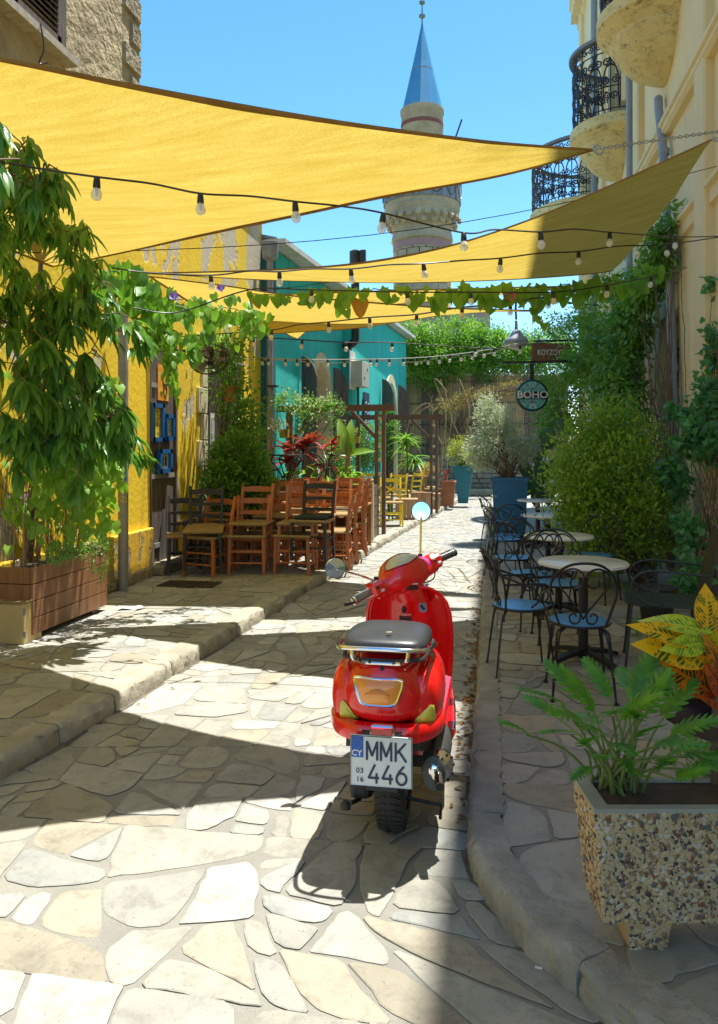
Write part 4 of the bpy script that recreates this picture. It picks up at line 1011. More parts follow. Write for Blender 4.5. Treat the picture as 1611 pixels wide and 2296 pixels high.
H2 = [onz(1290, 645, 3.35), onz(1000, 672, 3.35), onz(760, 700, 3.35), (-3.2, 12.2, 3.35)]
sail(H1, H2, 'fourth yellow sail, a thin strip seen between garland and teal roof', seed=4, sag=.04)
c1 = onz(1330, 335, 3.2); c2 = onx(1840, 262, 2.17)
chain('chain', c1, c2, 'galvanised chain from the nearest sail tip to the right wall')
chain('chain', F1[0], onx(1860, 240, 2.17), 'short galvanised chain holding the second sail at the right frame edge')

# ================================================================== STRING LIGHTS
bulbm, n_, b_ = newmat('bulb_glass')
b_.inputs['Base Color'].default_value = (.95, .93, .84, 1); b_.inputs['Roughness'].default_value = .12
tb = n_.nodes.new('ShaderNodeBsdfTransparent'); mxs = n_.nodes.new('ShaderNodeMixShader'); mxs.inputs[0].default_value = .45
n_.links.new(b_.outputs[0], mxs.inputs[1]); n_.links.new(tb.outputs[0], mxs.inputs[2]); n_.links.new(mxs.outputs[0], n_.nodes['Material Output'].inputs['Surface'])
fil = M('bulb_core', (.75, .62, .30), rough=.5, bump=0)
def mkbulb():
    mb = MB(); mb.lathe((0, 0, 0), [(.012, .006), (.016, .0), (.019, -.02), (.021, -.05), (.019, -.055)], 10); k = mb.v[:], mb.f[:]
    s = MB(); s.lathe((0, 0, 0), [(.014, -.052), (.020, -.06), (.028, -.078), (.030, -.093), (.026, -.110), (.014, -.121), (.002, -.124)], 12)
    c = MB(); c.lathe((0, 0, 0), [(.006, -.05), (.010, -.075), (.011, -.09), (.004, -.1)], 6)
    o = []
    for nm, q, mt in (('socket', mb, blackm), ('bulb', s, bulbm), ('filament', c, fil)):
        x = q.build(nm, mt); o.append(x.data); bpy.data.objects.remove(x)
    return o
BM = mkbulb()
def strlights(pts, bulbs, label, wire=blackm, sc=1.0, r=.0045, double=False, hooks=True):
    sc = sc * .84
    pts = [Vector(p) for p in pts]; t = empty('string_lights', tuple(pts[0]), label, 'string lights', 'strings of bulbs hung across the street')
    cur = spline(pts, 10); mb = MB(); mb.tube(cur, r, 5); mb.build('cable', wire, t)
    if double: mb = MB(); mb.tube([p + Vector((0, 0, -.035 + .02 * math.sin(i * .4))) for i, p in enumerate(cur)], r, 5); mb.build('cable', wire, t)
    for p in bulbs:
        p = Vector(p); q = min(cur, key=lambda c: (c - p).length); a = None
        best = None
        for c0, c1 in zip(cur, cur[1:]):
            d = c1 - c0; k = max(0, min(1, (p - c0).dot(d) / max(1e-9, d.length_squared))); z = c0 + d * k
            if best is None or (z - p).length < best[0]: best = ((z - p).length, z)
        z = best[1]; tilt = Matrix.Rotation(random.uniform(-.12, .12), 4, 'X') @ Matrix.Rotation(random.uniform(-.12, .12), 4, 'Y')
        ob = None
        for nm, me in zip(('socket', 'bulb', 'filament'), BM):
            o = bpy.data.objects.new(nm, me); COL.objects.link(o)
            if nm == 'filament': o.parent = ob
            else:
                o.parent = t; o.matrix_local = Matrix.Translation(z - ORG[t.name] - Vector((0, 0, .004))) @ tilt @ Matrix.Scale(sc, 4)
                if nm == 'bulb': ob = o
    return t
def zz(lst): return [onz(u, v, z) for u, v, z in lst]
A_ = zz([(-60, 352, 2.84), (100, 380, 2.85), (218, 397, 2.84), (340, 412, 2.86), (450, 434, 2.84), (560, 440, 2.86), (662, 452, 2.84), (760, 462, 2.85), (860, 478, 2.82), (1040, 522, 2.82), (1110, 515, 2.88), (1212, 520, 2.92), (1290, 514, 3.02), (1368, 521, 3.15), (1514, 531, 3.45)]) + [onx(1611, 530, 2.17)]
strlights(A_, zz([(218, 397, 2.84), (450, 434, 2.84), (662, 452, 2.84), (860, 478, 2.82), (1040, 522, 2.82), (1212, 520, 2.92), (1368, 521, 3.15), (1514, 531, 3.45)]), 'nearest string of bulbs, crossing in front of the big yellow sail', r=.0055)
B_ = zz([(250, 600, 2.9), (330, 611, 2.88), (473, 617, 2.87), (560, 608, 2.88), (627, 609, 2.87), (700, 603, 2.89), (787, 603, 2.88), (870, 594, 2.9), (950, 591, 2.9), (1040, 584, 2.95), (1123, 579, 2.98), (1210, 568, 3.06), (1298, 564, 3.12), (1390, 552, 3.3), (1495, 548, 3.4)]) + [onx(1611, 532, 2.17)]
strlights(B_, zz([(473, 617, 2.87), (627, 609, 2.87), (787, 603, 2.88), (950, 591, 2.9), (1123, 579, 2.98), (1298, 564, 3.12), (1495, 548, 3.4)]), 'string of bulbs just above the vine garland, over the second sail', r=.006)
C_ = zz([(300, 690, 2.72), (400, 700, 2.72), (560, 650, 2.9), (700, 650, 2.9), (913, 655, 2.86), (1055, 655, 2.86), (1240, 655, 2.9), (1360, 640, 3.0), (1460, 620, 3.2)]) + [onx(1540, 600, 2.17)]
C0 = C_
strlights(C_, zz([(700, 652, 2.9), (913, 655, 2.86), (1055, 655, 2.86), (1240, 655, 2.9), (1365, 640, 3.0), (1450, 622, 3.2)]), 'string of bulbs tangled in the vine garland', r=.006)
D_ = [(-3.9, 9.0, 2.95)] + zz([(500, 748, 2.86), (610, 740, 2.84), (670, 728, 2.86), (737, 722, 2.84), (829, 712, 2.85), (935, 705, 2.85), (1037, 689, 2.88), (1145, 680, 2.92), (1230, 665, 3.0)]) + [onx(1330, 660, 2.15)]
strlights(D_, zz([(520, 745, 2.86), (610, 740, 2.84), (737, 722, 2.84), (829, 712, 2.85), (935, 705, 2.85), (1037, 689, 2.88), (1145, 680, 2.92), (1230, 665, 3.0)]), 'string of bulbs hanging just below the third sail', r=.007, sc=1.05)
E_ = [(-3.9, 10.5, 3.1)] + zz([(560, 757, 2.95), (678, 762, 2.93), (777, 768, 2.92), (880, 768, 2.92), (1070, 780, 2.9), (1160, 775, 2.95)]) + [onx(1290, 760, 2.15)]
strlights(E_, zz([(575, 757, 2.95), (678, 762, 2.93), (777, 767, 2.92), (880, 768, 2.92), (1065, 780, 2.9), (1195, 775, 2.97)]), 'string of bulbs crossing in front of the teal wall, upper one', r=.008, sc=1.1)
G_ = [(-3.9, 11.8, 2.9)] + zz([(480, 799, 2.86), (640, 805, 2.82), (760, 806, 2.8), (893, 804, 2.8), (1000, 797, 2.84), (1100, 783, 2.92), (1190, 765, 3.0)]) + [onx(1265, 752, 2.15)]
wirel = M('pale_cable', (.50, .50, .47), rough=.6, bump=0)
strlights(G_, zz([(u, 804, 2.83) for u in (587, 602, 642, 668, 693, 740, 777, 835, 850, 876)] + [(905, 802, 2.8), (935, 801, 2.82), (960, 800, 2.83), (985, 797, 2.84), (1010, 795, 2.85), (1035, 792, 2.86), (1060, 789, 2.88), (1085, 785, 2.9), (1115, 780, 2.93)]), 'pale double cable with many small bulbs, lowest over the far street', wire=wirel, double=True, r=.006, sc=.95)
for i, (p, q, lb) in enumerate((((-3.9, 5.0, 3.0), (1611, 372), 'thin bare wire crossing high above the second sail'), ((-3.9, 8.5, 3.3), (1500, 430), 'thin bare wire sagging across the sky behind the sails'))):
    e = onx(q[0], q[1], 2.17); a = Vector(p); mb = MB(); mb.tube([a.lerp(e, t) - Vector((0, 0, .25 * math.sin(PI * t))) for t in np.linspace(0, 1, 16)], .0035, 4)
    tag(mb.build('wire', M('dull_wire', (.02, .02, .02), rough=1, bump=0, spec=0)), lb, 'wire')

# ================================================================== FURNITURE
rush = M('rush_seat', (.42, .29, .12), (.30, .19, .07), .85, scale=30, bump=.8, bscale=90, stretch=(1, 6, 1), bdist=.01)
def wood(name, c, c2): return M(name, c, c2, .5, scale=3, stretch=(9, 9, 1.2), bump=.2, bscale=30)
w_or = wood('orange_wood', (.50, .165, .05), (.38, .115, .032)); w_bk = wood('black_painted_wood', (.02, .018, .016), (.035, .03, .025))
w_ye = wood('yellow_painted_wood', (.90, .68, .03), (.84, .60, .03)); w_gr = wood('green_painted_wood', (.015, .10, .06), (.012, .08, .05)); w_re = wood('red_painted_wood', (.45, .03, .02), (.35, .02, .015)); w_gy = wood('grey_painted_wood', (.17, .18, .18), (.12, .125, .125))
w_te = wood('teak', (.38, .17, .06), (.28, .11, .035)); w_cr = wood('crate_wood', (.50, .30, .16), (.34, .19, .10)); w_pg = wood('pergola_wood', (.19, .095, .05), (.13, .065, .035)); w_pl = wood('planter_wood', (.30, .145, .065), (.21, .095, .04))
def taverna_chair(name, label, mat, group, cross=False):
    t = empty(name, (0, 0, 0), label, 'chair', group)
    for s in (-1, 1):
        mb = MB(); mb.loft([[Vector((s * x + a * .017, y + b * .017, z)) for a, b in ((-1, -1), (1, -1), (1, 1), (-1, 1))] for x, y, z in ((.205, .20, 0), (.20, .195, .25), (.195, .19, .44))], True, False); mb.build('leg', mat, t)
        mb = MB(); mb.loft([[Vector((s * x + a * .016, y + b * .018, z)) for a, b in ((-1, -1), (1, -1), (1, 1), (-1, 1))] for x, y, z in ((.185, -.22, 0), (.18, -.185, .25), (.18, -.18, .46), (.185, -.21, .70), (.19, -.27, .90))], True, False); mb.build('leg', mat, t)
    for z in (.14, .27):
        mb = MB(); mb.tube([(-.2, .195, z), (.2, .195, z)], .011, 6); mb.build('rung', mat, t)
        for s in (-1, 1): mb = MB(); mb.tube([(s * .195, .195, z - .03), (s * .182, -.195, z - .03)], .011, 6); mb.build('rung', mat, t)
    mb = MB(); mb.tube([(-.182, -.2, .2), (.182, -.2, .2)], .011, 6); mb.build('rung', mat, t)
    if cross:
        for s in (-1, 1): mb = MB(); mb.beam((-s * .17, -.19, .56), (s * .17, -.235, .78), .03, .014, up=(0, 1, 0)); mb.build('cross_bar', mat, t)
        zs = (.84,)
    else: zs = (.56, .69, .83)
    for z in zs:
        y = -.18 - .085 * ((z - .46) / .42) ** 1.5; hgt = .055 if z > .8 else .035
        mb = MB(); mb.loft([[Vector((x, y - .018 * (1 - (x / .18) ** 2) + b * .008, z + a * hgt / 2 + (.012 * (1 - (x / .18) ** 2) if z > .8 and a > 0 else 0))) for a, b in ((-1, -1), (1, -1), (1, 1), (-1, 1))] for x in (-.175, -.09, 0, .09, .175)], True, False); mb.build('slat', mat, t)
    mb = MB(); c = Vector((0, .005, .452)); Q = [(-.215, .215), (.215, .215), (.20, -.20), (-.20, -.20)]
    ctr = [(-.02, .02), (.02, .02), (.02, -.01), (-.02, -.01)]
    top = [Vector((x, y, .462)) for x, y in Q]; mid = [Vector((x * .5, y * .5, .450)) for x, y in Q]; cc = [Vector((0, 0, .446))]; low = [Vector((x, y, .43)) for x, y in Q]
    mb.add(top + mid + cc + low, [(i, (i + 1) % 4, 4 + (i + 1) % 4, 4 + i) for i in range(4)] + [(4 + i, 4 + (i + 1) % 4, 8) for i in range(4)] + [(9 + i, 9 + (i + 1) % 4, (i + 1) % 4, i) for i in range(4)] + [(12, 11, 10, 9)]); st = mb.build('seat', rush, t)
    mb = MB()
    for (a, b) in zip(Q, Q[1:] + Q[:1]): mb.tube([(a[0], a[1], .45), (b[0], b[1], .45)], .017, 6)
    mb.build('seat_edge', rush, st)
    return t
GB = 'orange wood taverna chairs stacked on the left pavement'
proto = taverna_chair('taverna_chair', 'x', w_or, GB)
spots = []
lab = ['front', 'second', 'third', 'rear']
for r_, (X, rz, nm) in enumerate(((-2.88, R(182), 'left'), (-2.32, R(175), 'right'))):
    for k in range(4):
        y = 8.75 + .62 * k + r_ * .12; x = X + .07 * k + random.uniform(-.02, .02)
        for up in (0, 1):
            spots.append((x + up * .015, y + up * .05, PV + up * (.14 + .03 * (k % 2)), rz + random.uniform(-.09, .09) + (up * R(4)), 'orange %s chair of the %s stack in the %s row of stacked taverna chairs' % ('upper' if up else 'lower', lab[k], nm)))
spots.append((-3.30, 8.55, PV, R(165), 'orange chair standing left of the stacks, with a black chair on it'))
spots.append((-2.0, 9.9, PV, R(100), 'orange chair turned sideways at the right edge of the stacked rows, front one'))
spots.append((-1.98, 10.5, PV, R(98), 'orange chair turned sideways at the right edge of the stacked rows, rear one'))
for k in range(3):
    for up in (0, 1): spots.append((-3.38 + .05 * k, 9.15 + .55 * k, PV + up * .15, R(172) + random.uniform(-.1, .1), 'orange %s chair of the %s stack in the row nearest the dark door' % ('upper' if up else 'lower', lab[k])))
for k in range(2): spots.append((-2.0, 9.9 + .6 * k, PV + .16, R(101 - 2 * k), 'orange chair stacked on the %s sideways chair at the right edge of the rows' % ('front', 'rear')[k]))
spots.append((-1.98, 9.35, PV, R(96), 'orange sideways chair closest to the kerb, nearest of its line'))
spots.append((-3.45, 9.6 + 1.2, PV, R(150), 'orange chair beside the dark door behind the black chairs'))
for i, (x, y, z, rz, lb) in enumerate(spots):
    o = proto if i == 0 else copy_tree(proto); place(o, (x, y, z), rz, lb)
bk = taverna_chair('taverna_chair', 'black chair with rush seat leaning by the plank door, leftmost', w_bk, 'black chairs with rush seats')
place(bk, (-3.62, 8.62, PV + .0), R(205))
b2 = copy_tree(bk); place(b2, (-3.34, 8.52, PV + .10), R(195), 'black chair laid over the orange one left of the stacks', rx=R(-6))
b3 = copy_tree(bk); place(b3, (-2.12, 8.86, PV + .18), R(176), 'black chair with cushion on top of the front right stack')
mb = MB(); mb.box((-2.12, 8.86, PV + .18 + .485), (.38, .38, .045), bev=.018); tag(mb.build('seat_cushion', M('dark_green_cloth', (.03, .04, .03), rough=.9)), 'dark green seat cushion on the black chair of the front right stack', 'cushion')
FG = 'painted taverna chairs under the pergola'
def far_chair(mat, x, y, rz, lb, cross=False): t = taverna_chair('taverna_chair', lb, mat, FG, cross); place(t, (x, y, PV), rz); return t
far_chair(w_ye, -1.93, 14.3, R(190), 'yellow chair with crossed back just behind the double pergola post', True)
far_chair(w_ye, -2.15, 16.5, R(165), 'yellow ladder back chair behind the wooden crate stool')
far_chair(w_ye, -1.98, 17.9, R(60), 'yellow chair with slatted back nearest the second pergola post')
far_chair(w_ye, -2.9, 17.6, R(10), 'yellow crossed back chair at the far table by the teal wall', True)
far_chair(w_gr, -2.28, 15.4, R(20), 'dark green crossed back chair between the yellow chairs', True)
far_chair(w_re, -2.95, 15.6, R(5), 'red crossed back chair behind the banana plant', True)
far_chair(w_re, -1.52, 19.7, R(70), 'red chair beyond the second pergola post')
far_chair(w_gy, -1.55, 18.9, R(85), 'grey ladder back chair beside the second pergola post')
def crate(x, y, lb, rz=0, w=.42, h=.40):
    t = empty('crate_stool', (x, y, PV), lb, 'crate'); m = Matrix.Rotation(rz, 3, 'Z')
    for i in range(4):
        for s in (-1, 1):
            mb = MB(); mb.box(Vector((x, y, PV + h / 2)) + m @ Vector((-w / 2 + w * (i + .5) / 4, s * w / 2, 0)), (w / 4 - .012, .018, h), rz=rz); mb.build('board', w_cr, t)
            if i in (0, 3): mb = MB(); mb.box(Vector((x, y, PV + h / 2)) + m @ Vector((s * w / 2, -w / 2 + w * (i + .5) / 4, 0)), (.018, w / 4 - .012, h), rz=rz); mb.build('board', w_cr, t)
    mb = MB(); mb.box((x, y, PV + h + .012), (w + .04, w + .04, .022), rz=rz); mb.build('top_board', w_cr, t)
crate(-1.80, 15.7, 'wooden crate stool in front of the yellow chairs, near one', .1); crate(-1.62, 17.0, 'taller wooden crate stool between pergola posts', .05, .4, .46); crate(-1.5, 18.4, 'grey brown crate under the grey chair', 0, .35, .35)
def sq_table(x, y, lb, mat, z=.75, w=.65):
    t = empty('wood_table', (x, y, PV), lb, 'table')
    for i in range(5): mb = MB(); mb.box((x - w / 2 + w * (i + .5) / 5, y, PV + z), (w / 5 - .006, w, .03)); mb.build('board', mat, t)
    for a in (-1, 1):
        for b in (-1, 1): mb = MB(); mb.box((x + a * (w / 2 - .05), y + b * (w / 2 - .05), PV + z / 2), (.05, .05, z - .03)); mb.build('leg', mat, t)
sq_table(-2.55, 16.7, 'pale wooden table among the yellow chairs', w_cr); sq_table(-2.0, 19.0, 'wooden table beyond the yellow chairs', w_cr); sq_table(-3.0, 16.5, 'dark topped table by the teal wall', w_bk)
# teak bench
bt = empty('teak_bench', (-2.55, 11.2, PV), 'slatted teak bench with arm rests behind the stacked chairs', 'bench')
bx, by, bw = -2.52, 11.2, 1.3
for s in (-1, 1):
    mb = MB(); mb.beam((bx + s * bw / 2, by - .25, PV), (bx + s * bw / 2, by - .25, PV + .62), .055); mb.build('leg', w_te, bt)
    mb = MB(); mb.beam((bx + s * bw / 2, by + .22, PV), (bx + s * bw / 2, by + .30, PV + .92), .055); mb.build('leg', w_te, bt)
    mb = MB(); mb.box((bx + s * bw / 2, by - .02, PV + .64), (.07, .6, .03), bev=.012); mb.build('armrest', w_te, bt)
for z in (.90, .50): mb = MB(); mb.beam((bx - bw / 2, by + .29 - (.04 if z < .8 else 0), PV + z), (bx + bw / 2, by + .29 - (.04 if z < .8 else 0), PV + z), .03, .07, up=(0, 1, 0)); mb.build('rail', w_te, bt)
for i in range(14): x = bx - bw / 2 + bw * (i + .75) / 14.5; mb = MB(); mb.beam((x, by + .26, PV + .5), (x, by + .29, PV + .88), .045, .015, up=(0, 1, 0)); mb.build('slat', w_te, bt)
for i in range(5): mb = MB(); mb.box((bx, by - .24 + .11 * i, PV + .43), (bw, .09, .02)); mb.build('seat_slat', w_te, bt)
mb = MB(); mb.box((bx, by - .27, PV + .39), (bw, .03, .07)); mb.build('apron', w_te, bt)
# long planter box behind the bench
lb_ = empty('long_planter', (-2.78, 12.3, PV), 'long dark wooden planter box behind the teak bench', 'planter')
for k in range(5):
    z = PV + .09 + .172 * k
    mb = MB(); mb.box((-2.78, 12.0, z), (1.66, .03, .16)); mb.build('plank', w_pg, lb_)
    mb = MB(); mb.box((-1.945, 12.32, z), (.03, .62, .16)); mb.build('plank', w_pg, lb_)
mb = MB(); mb.box((-2.78, 12.34, PV + .42), (1.6, .62, .8)); mb.build('soil', M('soil', (.05, .035, .025), (.08, .055, .04), .95, scale=20, bump=.8), lb_)
mb = MB(); mb.box((-2.78, 11.995, PV + .93), (1.72, .07, .035)); mb.build('rim', w_te, lb_)
mb = MB(); mb.box((-1.94, 11.99, PV + .45), (.09, .05, .92)); mb.build('corner_post', cream, lb_)
# iron tables
def iron_table(lb, loc, rz=0, flip=False, h=.55, rad=.24):
    t = empty('iron_table', (0, 0, 0), lb, 'table', 'black iron tables piled over the stacked chairs')
    mb = MB(); mb.lathe((0, 0, h - .012), [(rad, 0), (rad + .005, .008), (rad, .02)], 24); mb.build('tabletop', blackm, t)
    for k in range(4):
        a = 2 * PI * k / 4 + .4; d = Vector((math.cos(a), math.sin(a), 0)); Z = Vector((0, 0, 1)); mb = MB()
        mb.tube(spline([d * rad * .85 + Z * (h - .02), d * rad * .95 + Z * h * .85, d * rad * .5 + Z * h * .6, d * rad * .25 + Z * h * .4, d * rad * .5 + Z * h * .18, d * rad * 1.1 + Z * .02, d * rad * 1.25 + Z * .03], 6), .011, 6); mb.build('leg', blackm, t)
    mb = MB(); mb.tube(circ((0, 0, h * .42), rad * .3, 14), .009, 5, closed=True); mb.build('ring', blackm, t)
    place(t, loc, rz, rx=PI if flip else 0); return t
sq_table(-2.95, 10.9, 'dark square table hidden among the stacked chairs, carrying iron tables', w_bk, .80, .7); sq_table(-3.4, 9.9, 'dark square table by the second door with an iron table upside down on it', w_bk, .80, .6)
iron_table('upright black iron table above the stacks, with flat thin top', (-2.98, 10.75, PV + .82), .3)
iron_table('upside down black iron table, its curly legs in the air before the red plants', (-2.42, 11.0, PV + 1.42), .9, True, .56, .2)
iron_table('upside down black iron table beside the dark door', (-3.42, 9.9, PV + 1.42), .5, True, .58)
ft = iron_table('low round black iron table by the teak bench', (-2.05, 10.6, PV), 0, False, .62, .24)

# pergola
pg = empty('pergola', (-1.95, 12.93, PV), 'dark brown wooden pergola with double posts and ladder blocks', 'pergola')
P1 = Vector((-1.93, 12.93, PV)); P2 = Vector((-1.36, 17.25, PV)); Q1 = Vector((-3.55, 13.05, PV)); Q2 = Vector((-3.1, 17.3, PV)); HZ = 2.15
for p in (P1, P2):
    for s in (-1, 1): mb = MB(); mb.beam(p + Vector((s * .06, 0, 0)), p + Vector((s * .06, 0, HZ - .06)), .062, .09); mb.build('post', w_pg, pg)
    for k in range(8): mb = MB(); mb.box(p + Vector((0, .0, .32 + .235 * k)), (.055, .095, .05)); mb.build('spacer_block', cream, pg)
for p in (Q1, Q2): mb = MB(); mb.beam(p, p + Vector((0, 0, HZ - .06)), .1, .1); mb.build('post', w_pg, pg)
for a, b, dz in ((Q1, P1, 0), (Q2, P2, 0)):
    d = (b - a).normalized() * .25; z = Vector((0, 0, HZ + dz)); mb = MB(); mb.beam(a - d + z, b + d + z, .07, .11); mb.build('beam', w_pg, pg)
for p, q in ((P1, Q1), (P2, Q2), (Q1, P1)):
    d = (q - p).normalized()
    for o_ in ((-.05, .05) if p != Q1 else (0,)): mb = MB(); mb.beam(p + d * .08 + Vector((0, o_, HZ - .5)), p + d * .5 + Vector((0, o_, HZ - .06)), .05, .05); mb.build('brace', w_pg, pg)
# small yellow wall planters
wallpl = M('yellow_planter_paint', (.62, .42, .03), (.5, .33, .02), .6)
for (u0, u1, v0, v1, off, lb) in ((620, 639, 962, 982, .1, 'yellow wall planter with pale succulent, left upper one'), (628, 655, 992, 1012, .1, 'empty looking yellow wall planter, left lower one'), (768, 798, 978, 993, .25, 'yellow wall planter with a leafy plant, right of the banana'), (764, 776, 990, 1012, .25, 'narrow yellow wall planter behind the banana leaves'), (712, 716, 1000, 1004, .1, 'small yellow wall pot low on the teal wall')):
    a = tealpt(u0, v0, off); b = tealpt(u1, v1, off); c = (a + b) / 2; dd = (c - CP).dot(FW); sw = (u1 - u0) / FPX * dd; sh2 = (v1 - v0) / FPX * dd
    t = empty('wall_planter', tuple(c), lb, 'planter', 'small yellow planters on the teal wall'); mb = MB(); mb.box(c + tn * .08, (sw, .16, sh2), taper=1.1); mb.build('box', wallpl, t)
# menu board
mbd = empty('menu_board', tealpt(822, 950, .28), 'tall dark blue chalk board on the teal wall by the pergola', 'sign')
c = tealpt(822, 960, .24); mb = MB(); mb.box(c, (.03, .55, 1.75), rz=rzt); mb.build('board', M('board_blue', (.03, .06, .11), rough=.6), mbd)
chalk = M('chalk', (.55, .6, .62), rough=.9, bump=0)
for k in range(6):
    mb = MB(); z = c + tn * .018 + Vector((0, 0, .6 - .22 * k)); mb.tube(spline([z - td * .15, z - td * .05 + Vector((0, 0, .05)), z + td * .04 - Vector((0, 0, .04)), z + td * .15 + Vector((0, 0, .02))], 4), .008, 4); mb.build('chalk_line', chalk, mbd)

# wrought iron café chairs
steel = M('sky_sheen_seat', (.10, .33, .66), (.08, .29, .60), .3, metal=.25, bump=.08)  # dark glossy seat; the reflected sky blue is painted into the base colour
blk2 = M('cafe_iron', (.02, .02, .022), (.03, .028, .028), .38, metal=.3, bump=.05)
CG = 'wrought iron café chairs with scrolled backs on the right pavement'
def cafe_chair(arms=False):
    t = empty('cafe_chair', (0, 0, 0), 'x', 'chair', CG)
    mb = MB(); mb.lathe((0, 0, .445), [(.19, 0), (.2, .004), (.2, .014), (.17, .017), (.0, .015)], 28, cap=False); st = mb.build('seat', steel, t)
    mb = MB(); mb.tube(circ((0, 0, .447), .201, 28), .009, 6, closed=True); mb.build('seat_rim', blk2, st)
    def bp(x, z): return Vector((x, -.165 - .16 * ((z - .45) / .45) ** 1.2 + .0 * x - .10 * 0 + .05 * (abs(x) / .2) ** 2, z))
    mb = MB(); L = [(-.15, .45), (-.19, .55), (-.215, .65), (-.195, .75), (-.11, .825), (0, .845)]; L = L + [(-x, z) for x, z in L[:-1][::-1]]
    mb.tube(spline([bp(x, z) for x, z in L], 5), .0085, 6); mb.build('back_frame', blk2, t)
    for s in (-1, 1):
        mb = MB(); L = [(0, .495), (.03, .545), (.10, .63), (.155, .70), (.155, .77), (.085, .81), (.02, .785), (.010, .725), (.05, .69), (.09, .71), (.085, .745)]
        mb.tube(spline([bp(s * x, z) for x, z in L], 5), .0065, 5); mb.build('back_scroll', blk2, t)
        mb = MB(); L = [(.02, .52), (.03, .475), (.075, .47), (.09, .51), (.06, .53), (.045, .51)]
        mb.tube(spline([bp(s * x, z) for x, z in L], 4), .006, 5); mb.build('lower_scroll', blk2, t)
        for f in (-1, 1):
            mb = MB()
            for k in (0, .025):
                mb.tube(spline([(s * (.10 - k), f * (.13 - k), .44), (s * (.155 - k), f * (.15 - k * .5), .42), (s * (.175 - k * .6), f * .17, .36), (s * .205, f * .215, .012)], 4), .0075, 5)
            mb.lathe((s * .205, f * .215, 0), [(.017, 0), (.014, .016)], 8); mb.build('leg', blk2, t)
        mb = MB(); mb.tube(spline([bp(s * .205, .68), Vector((s * .235, -.06, .64)), Vector((s * .25, .05, .60)), Vector((s * .235, .09, .53)), Vector((s * .2, .04, .47))], 5), .0075, 5); mb.build('arm', blk2, t)
        if arms:
            mb = MB(); mb.tube([bp(s * .2, .62), Vector((s * .22, .14, .63))], .007, 5); scroll(mb, Vector((s * .22, .12, .56)), (0, 1, 0), (0, 0, 1), .075, 1.6, 18, .007); mb.build('arm_scroll', blk2, t)
    return t
cp_ = cafe_chair(); ca = cafe_chair(True)
cc_ = [(cp_, .50, 4.82, 2, 'nearest café chair, its scrolled back towards us at the nearest marble table'),
       (ca, .16, 5.22, -80, 'café chair with scrolled arms in side view left of the nearest table'),
       (None, .48, 6.12, 185, 'café chair pushed in on the far side of the nearest marble table'),
       (None, .30, 6.55, 20, 'café chair with sky sheen coloured into its seat, between first and second tables'),
       (None, .16, 7.45, 3, 'café chair at the kerb beside the second table, sky sheen coloured into its seat, back towards us'),
       (None, .10, 8.9, -75, 'café chair standing on the kerb edge beside the third table'),
       (None, .14, 9.25, 8, 'café chair before the blue pot with its back towards us'),
       (None, .02, 10.9, -70, 'farthest café chair, in front of the tall blue pot'),
       (None, .95, 7.75, 150, 'café chair half hidden in the green bush by the second table'),
       (None, .95, 9.6, 170, 'café chair half hidden in the bush by the third table'),
       (None, .90, 11.9, 190, 'café chair behind the farthest marble table')]
for o, x, y, dg_, lb in cc_:
    o = o or copy_tree(cp_); place(o, (x, y, PV), R(dg_), lb); o.scale = (.88, .88, .98)
marble = M('marble_top', (.80, .80, .76), (.68, .68, .64), .25, scale=3, bump=.05)
def cafe_table():
    t = empty('cafe_table', (0, 0, 0), 'x', 'table', 'round marble café tables on black pedestals')
    mb = MB(); mb.lathe((0, 0, .672), [(.295, 0), (.306, .006), (.306, .02), (.298, .026), (0, .026)], 40, cap=False); mb.build('tabletop', marble, t)
    mb = MB(); mb.lathe((0, 0, .03), [(.034, 0), (.034, .56)], 16); mb.build('pedestal', blk2, t)
    mb = MB(); mb.lathe((0, 0, .59), [(.036, 0), (.036, .06), (.12, .075), (.12, .08)], 16); mb.build('bracket', strapm, t)
    for k in range(4):
        a = R(38) + k * PI / 2; d = Vector((math.cos(a), math.sin(a), 0)); mb = MB(); Z = Vector((0, 0, 1)); s = d.cross(Z)
        mb.loft([[d * r_ + s * w_ + Z * z, d * r_ - s * w_ + Z * z, d * r_ - s * w_ * .9 + Z * (z + .03), d * r_ + s * w_ * .9 + Z * (z + .03)] for r_, w_, z in ((.02, .028, .055), (.12, .028, .05), (.24, .027, .028), (.31, .026, .004))], True, False); mb.build('foot', blk2, t)
    return t
tt = cafe_table(); tb_ = [(.60, 5.55, 'nearest round marble table on black pedestal'), (.56, 7.15, 'second round marble table, partly under the bush'), (.60, 9.25, 'third round marble table, under the hanging greenery'), (.62, 11.8, 'farthest marble table, in sunlight near the blue pot')]
for i, (x, y, lb) in enumerate(tb_): o = tt if i == 0 else copy_tree(tt); place(o, (x, y, PV), .1 * i, lb)
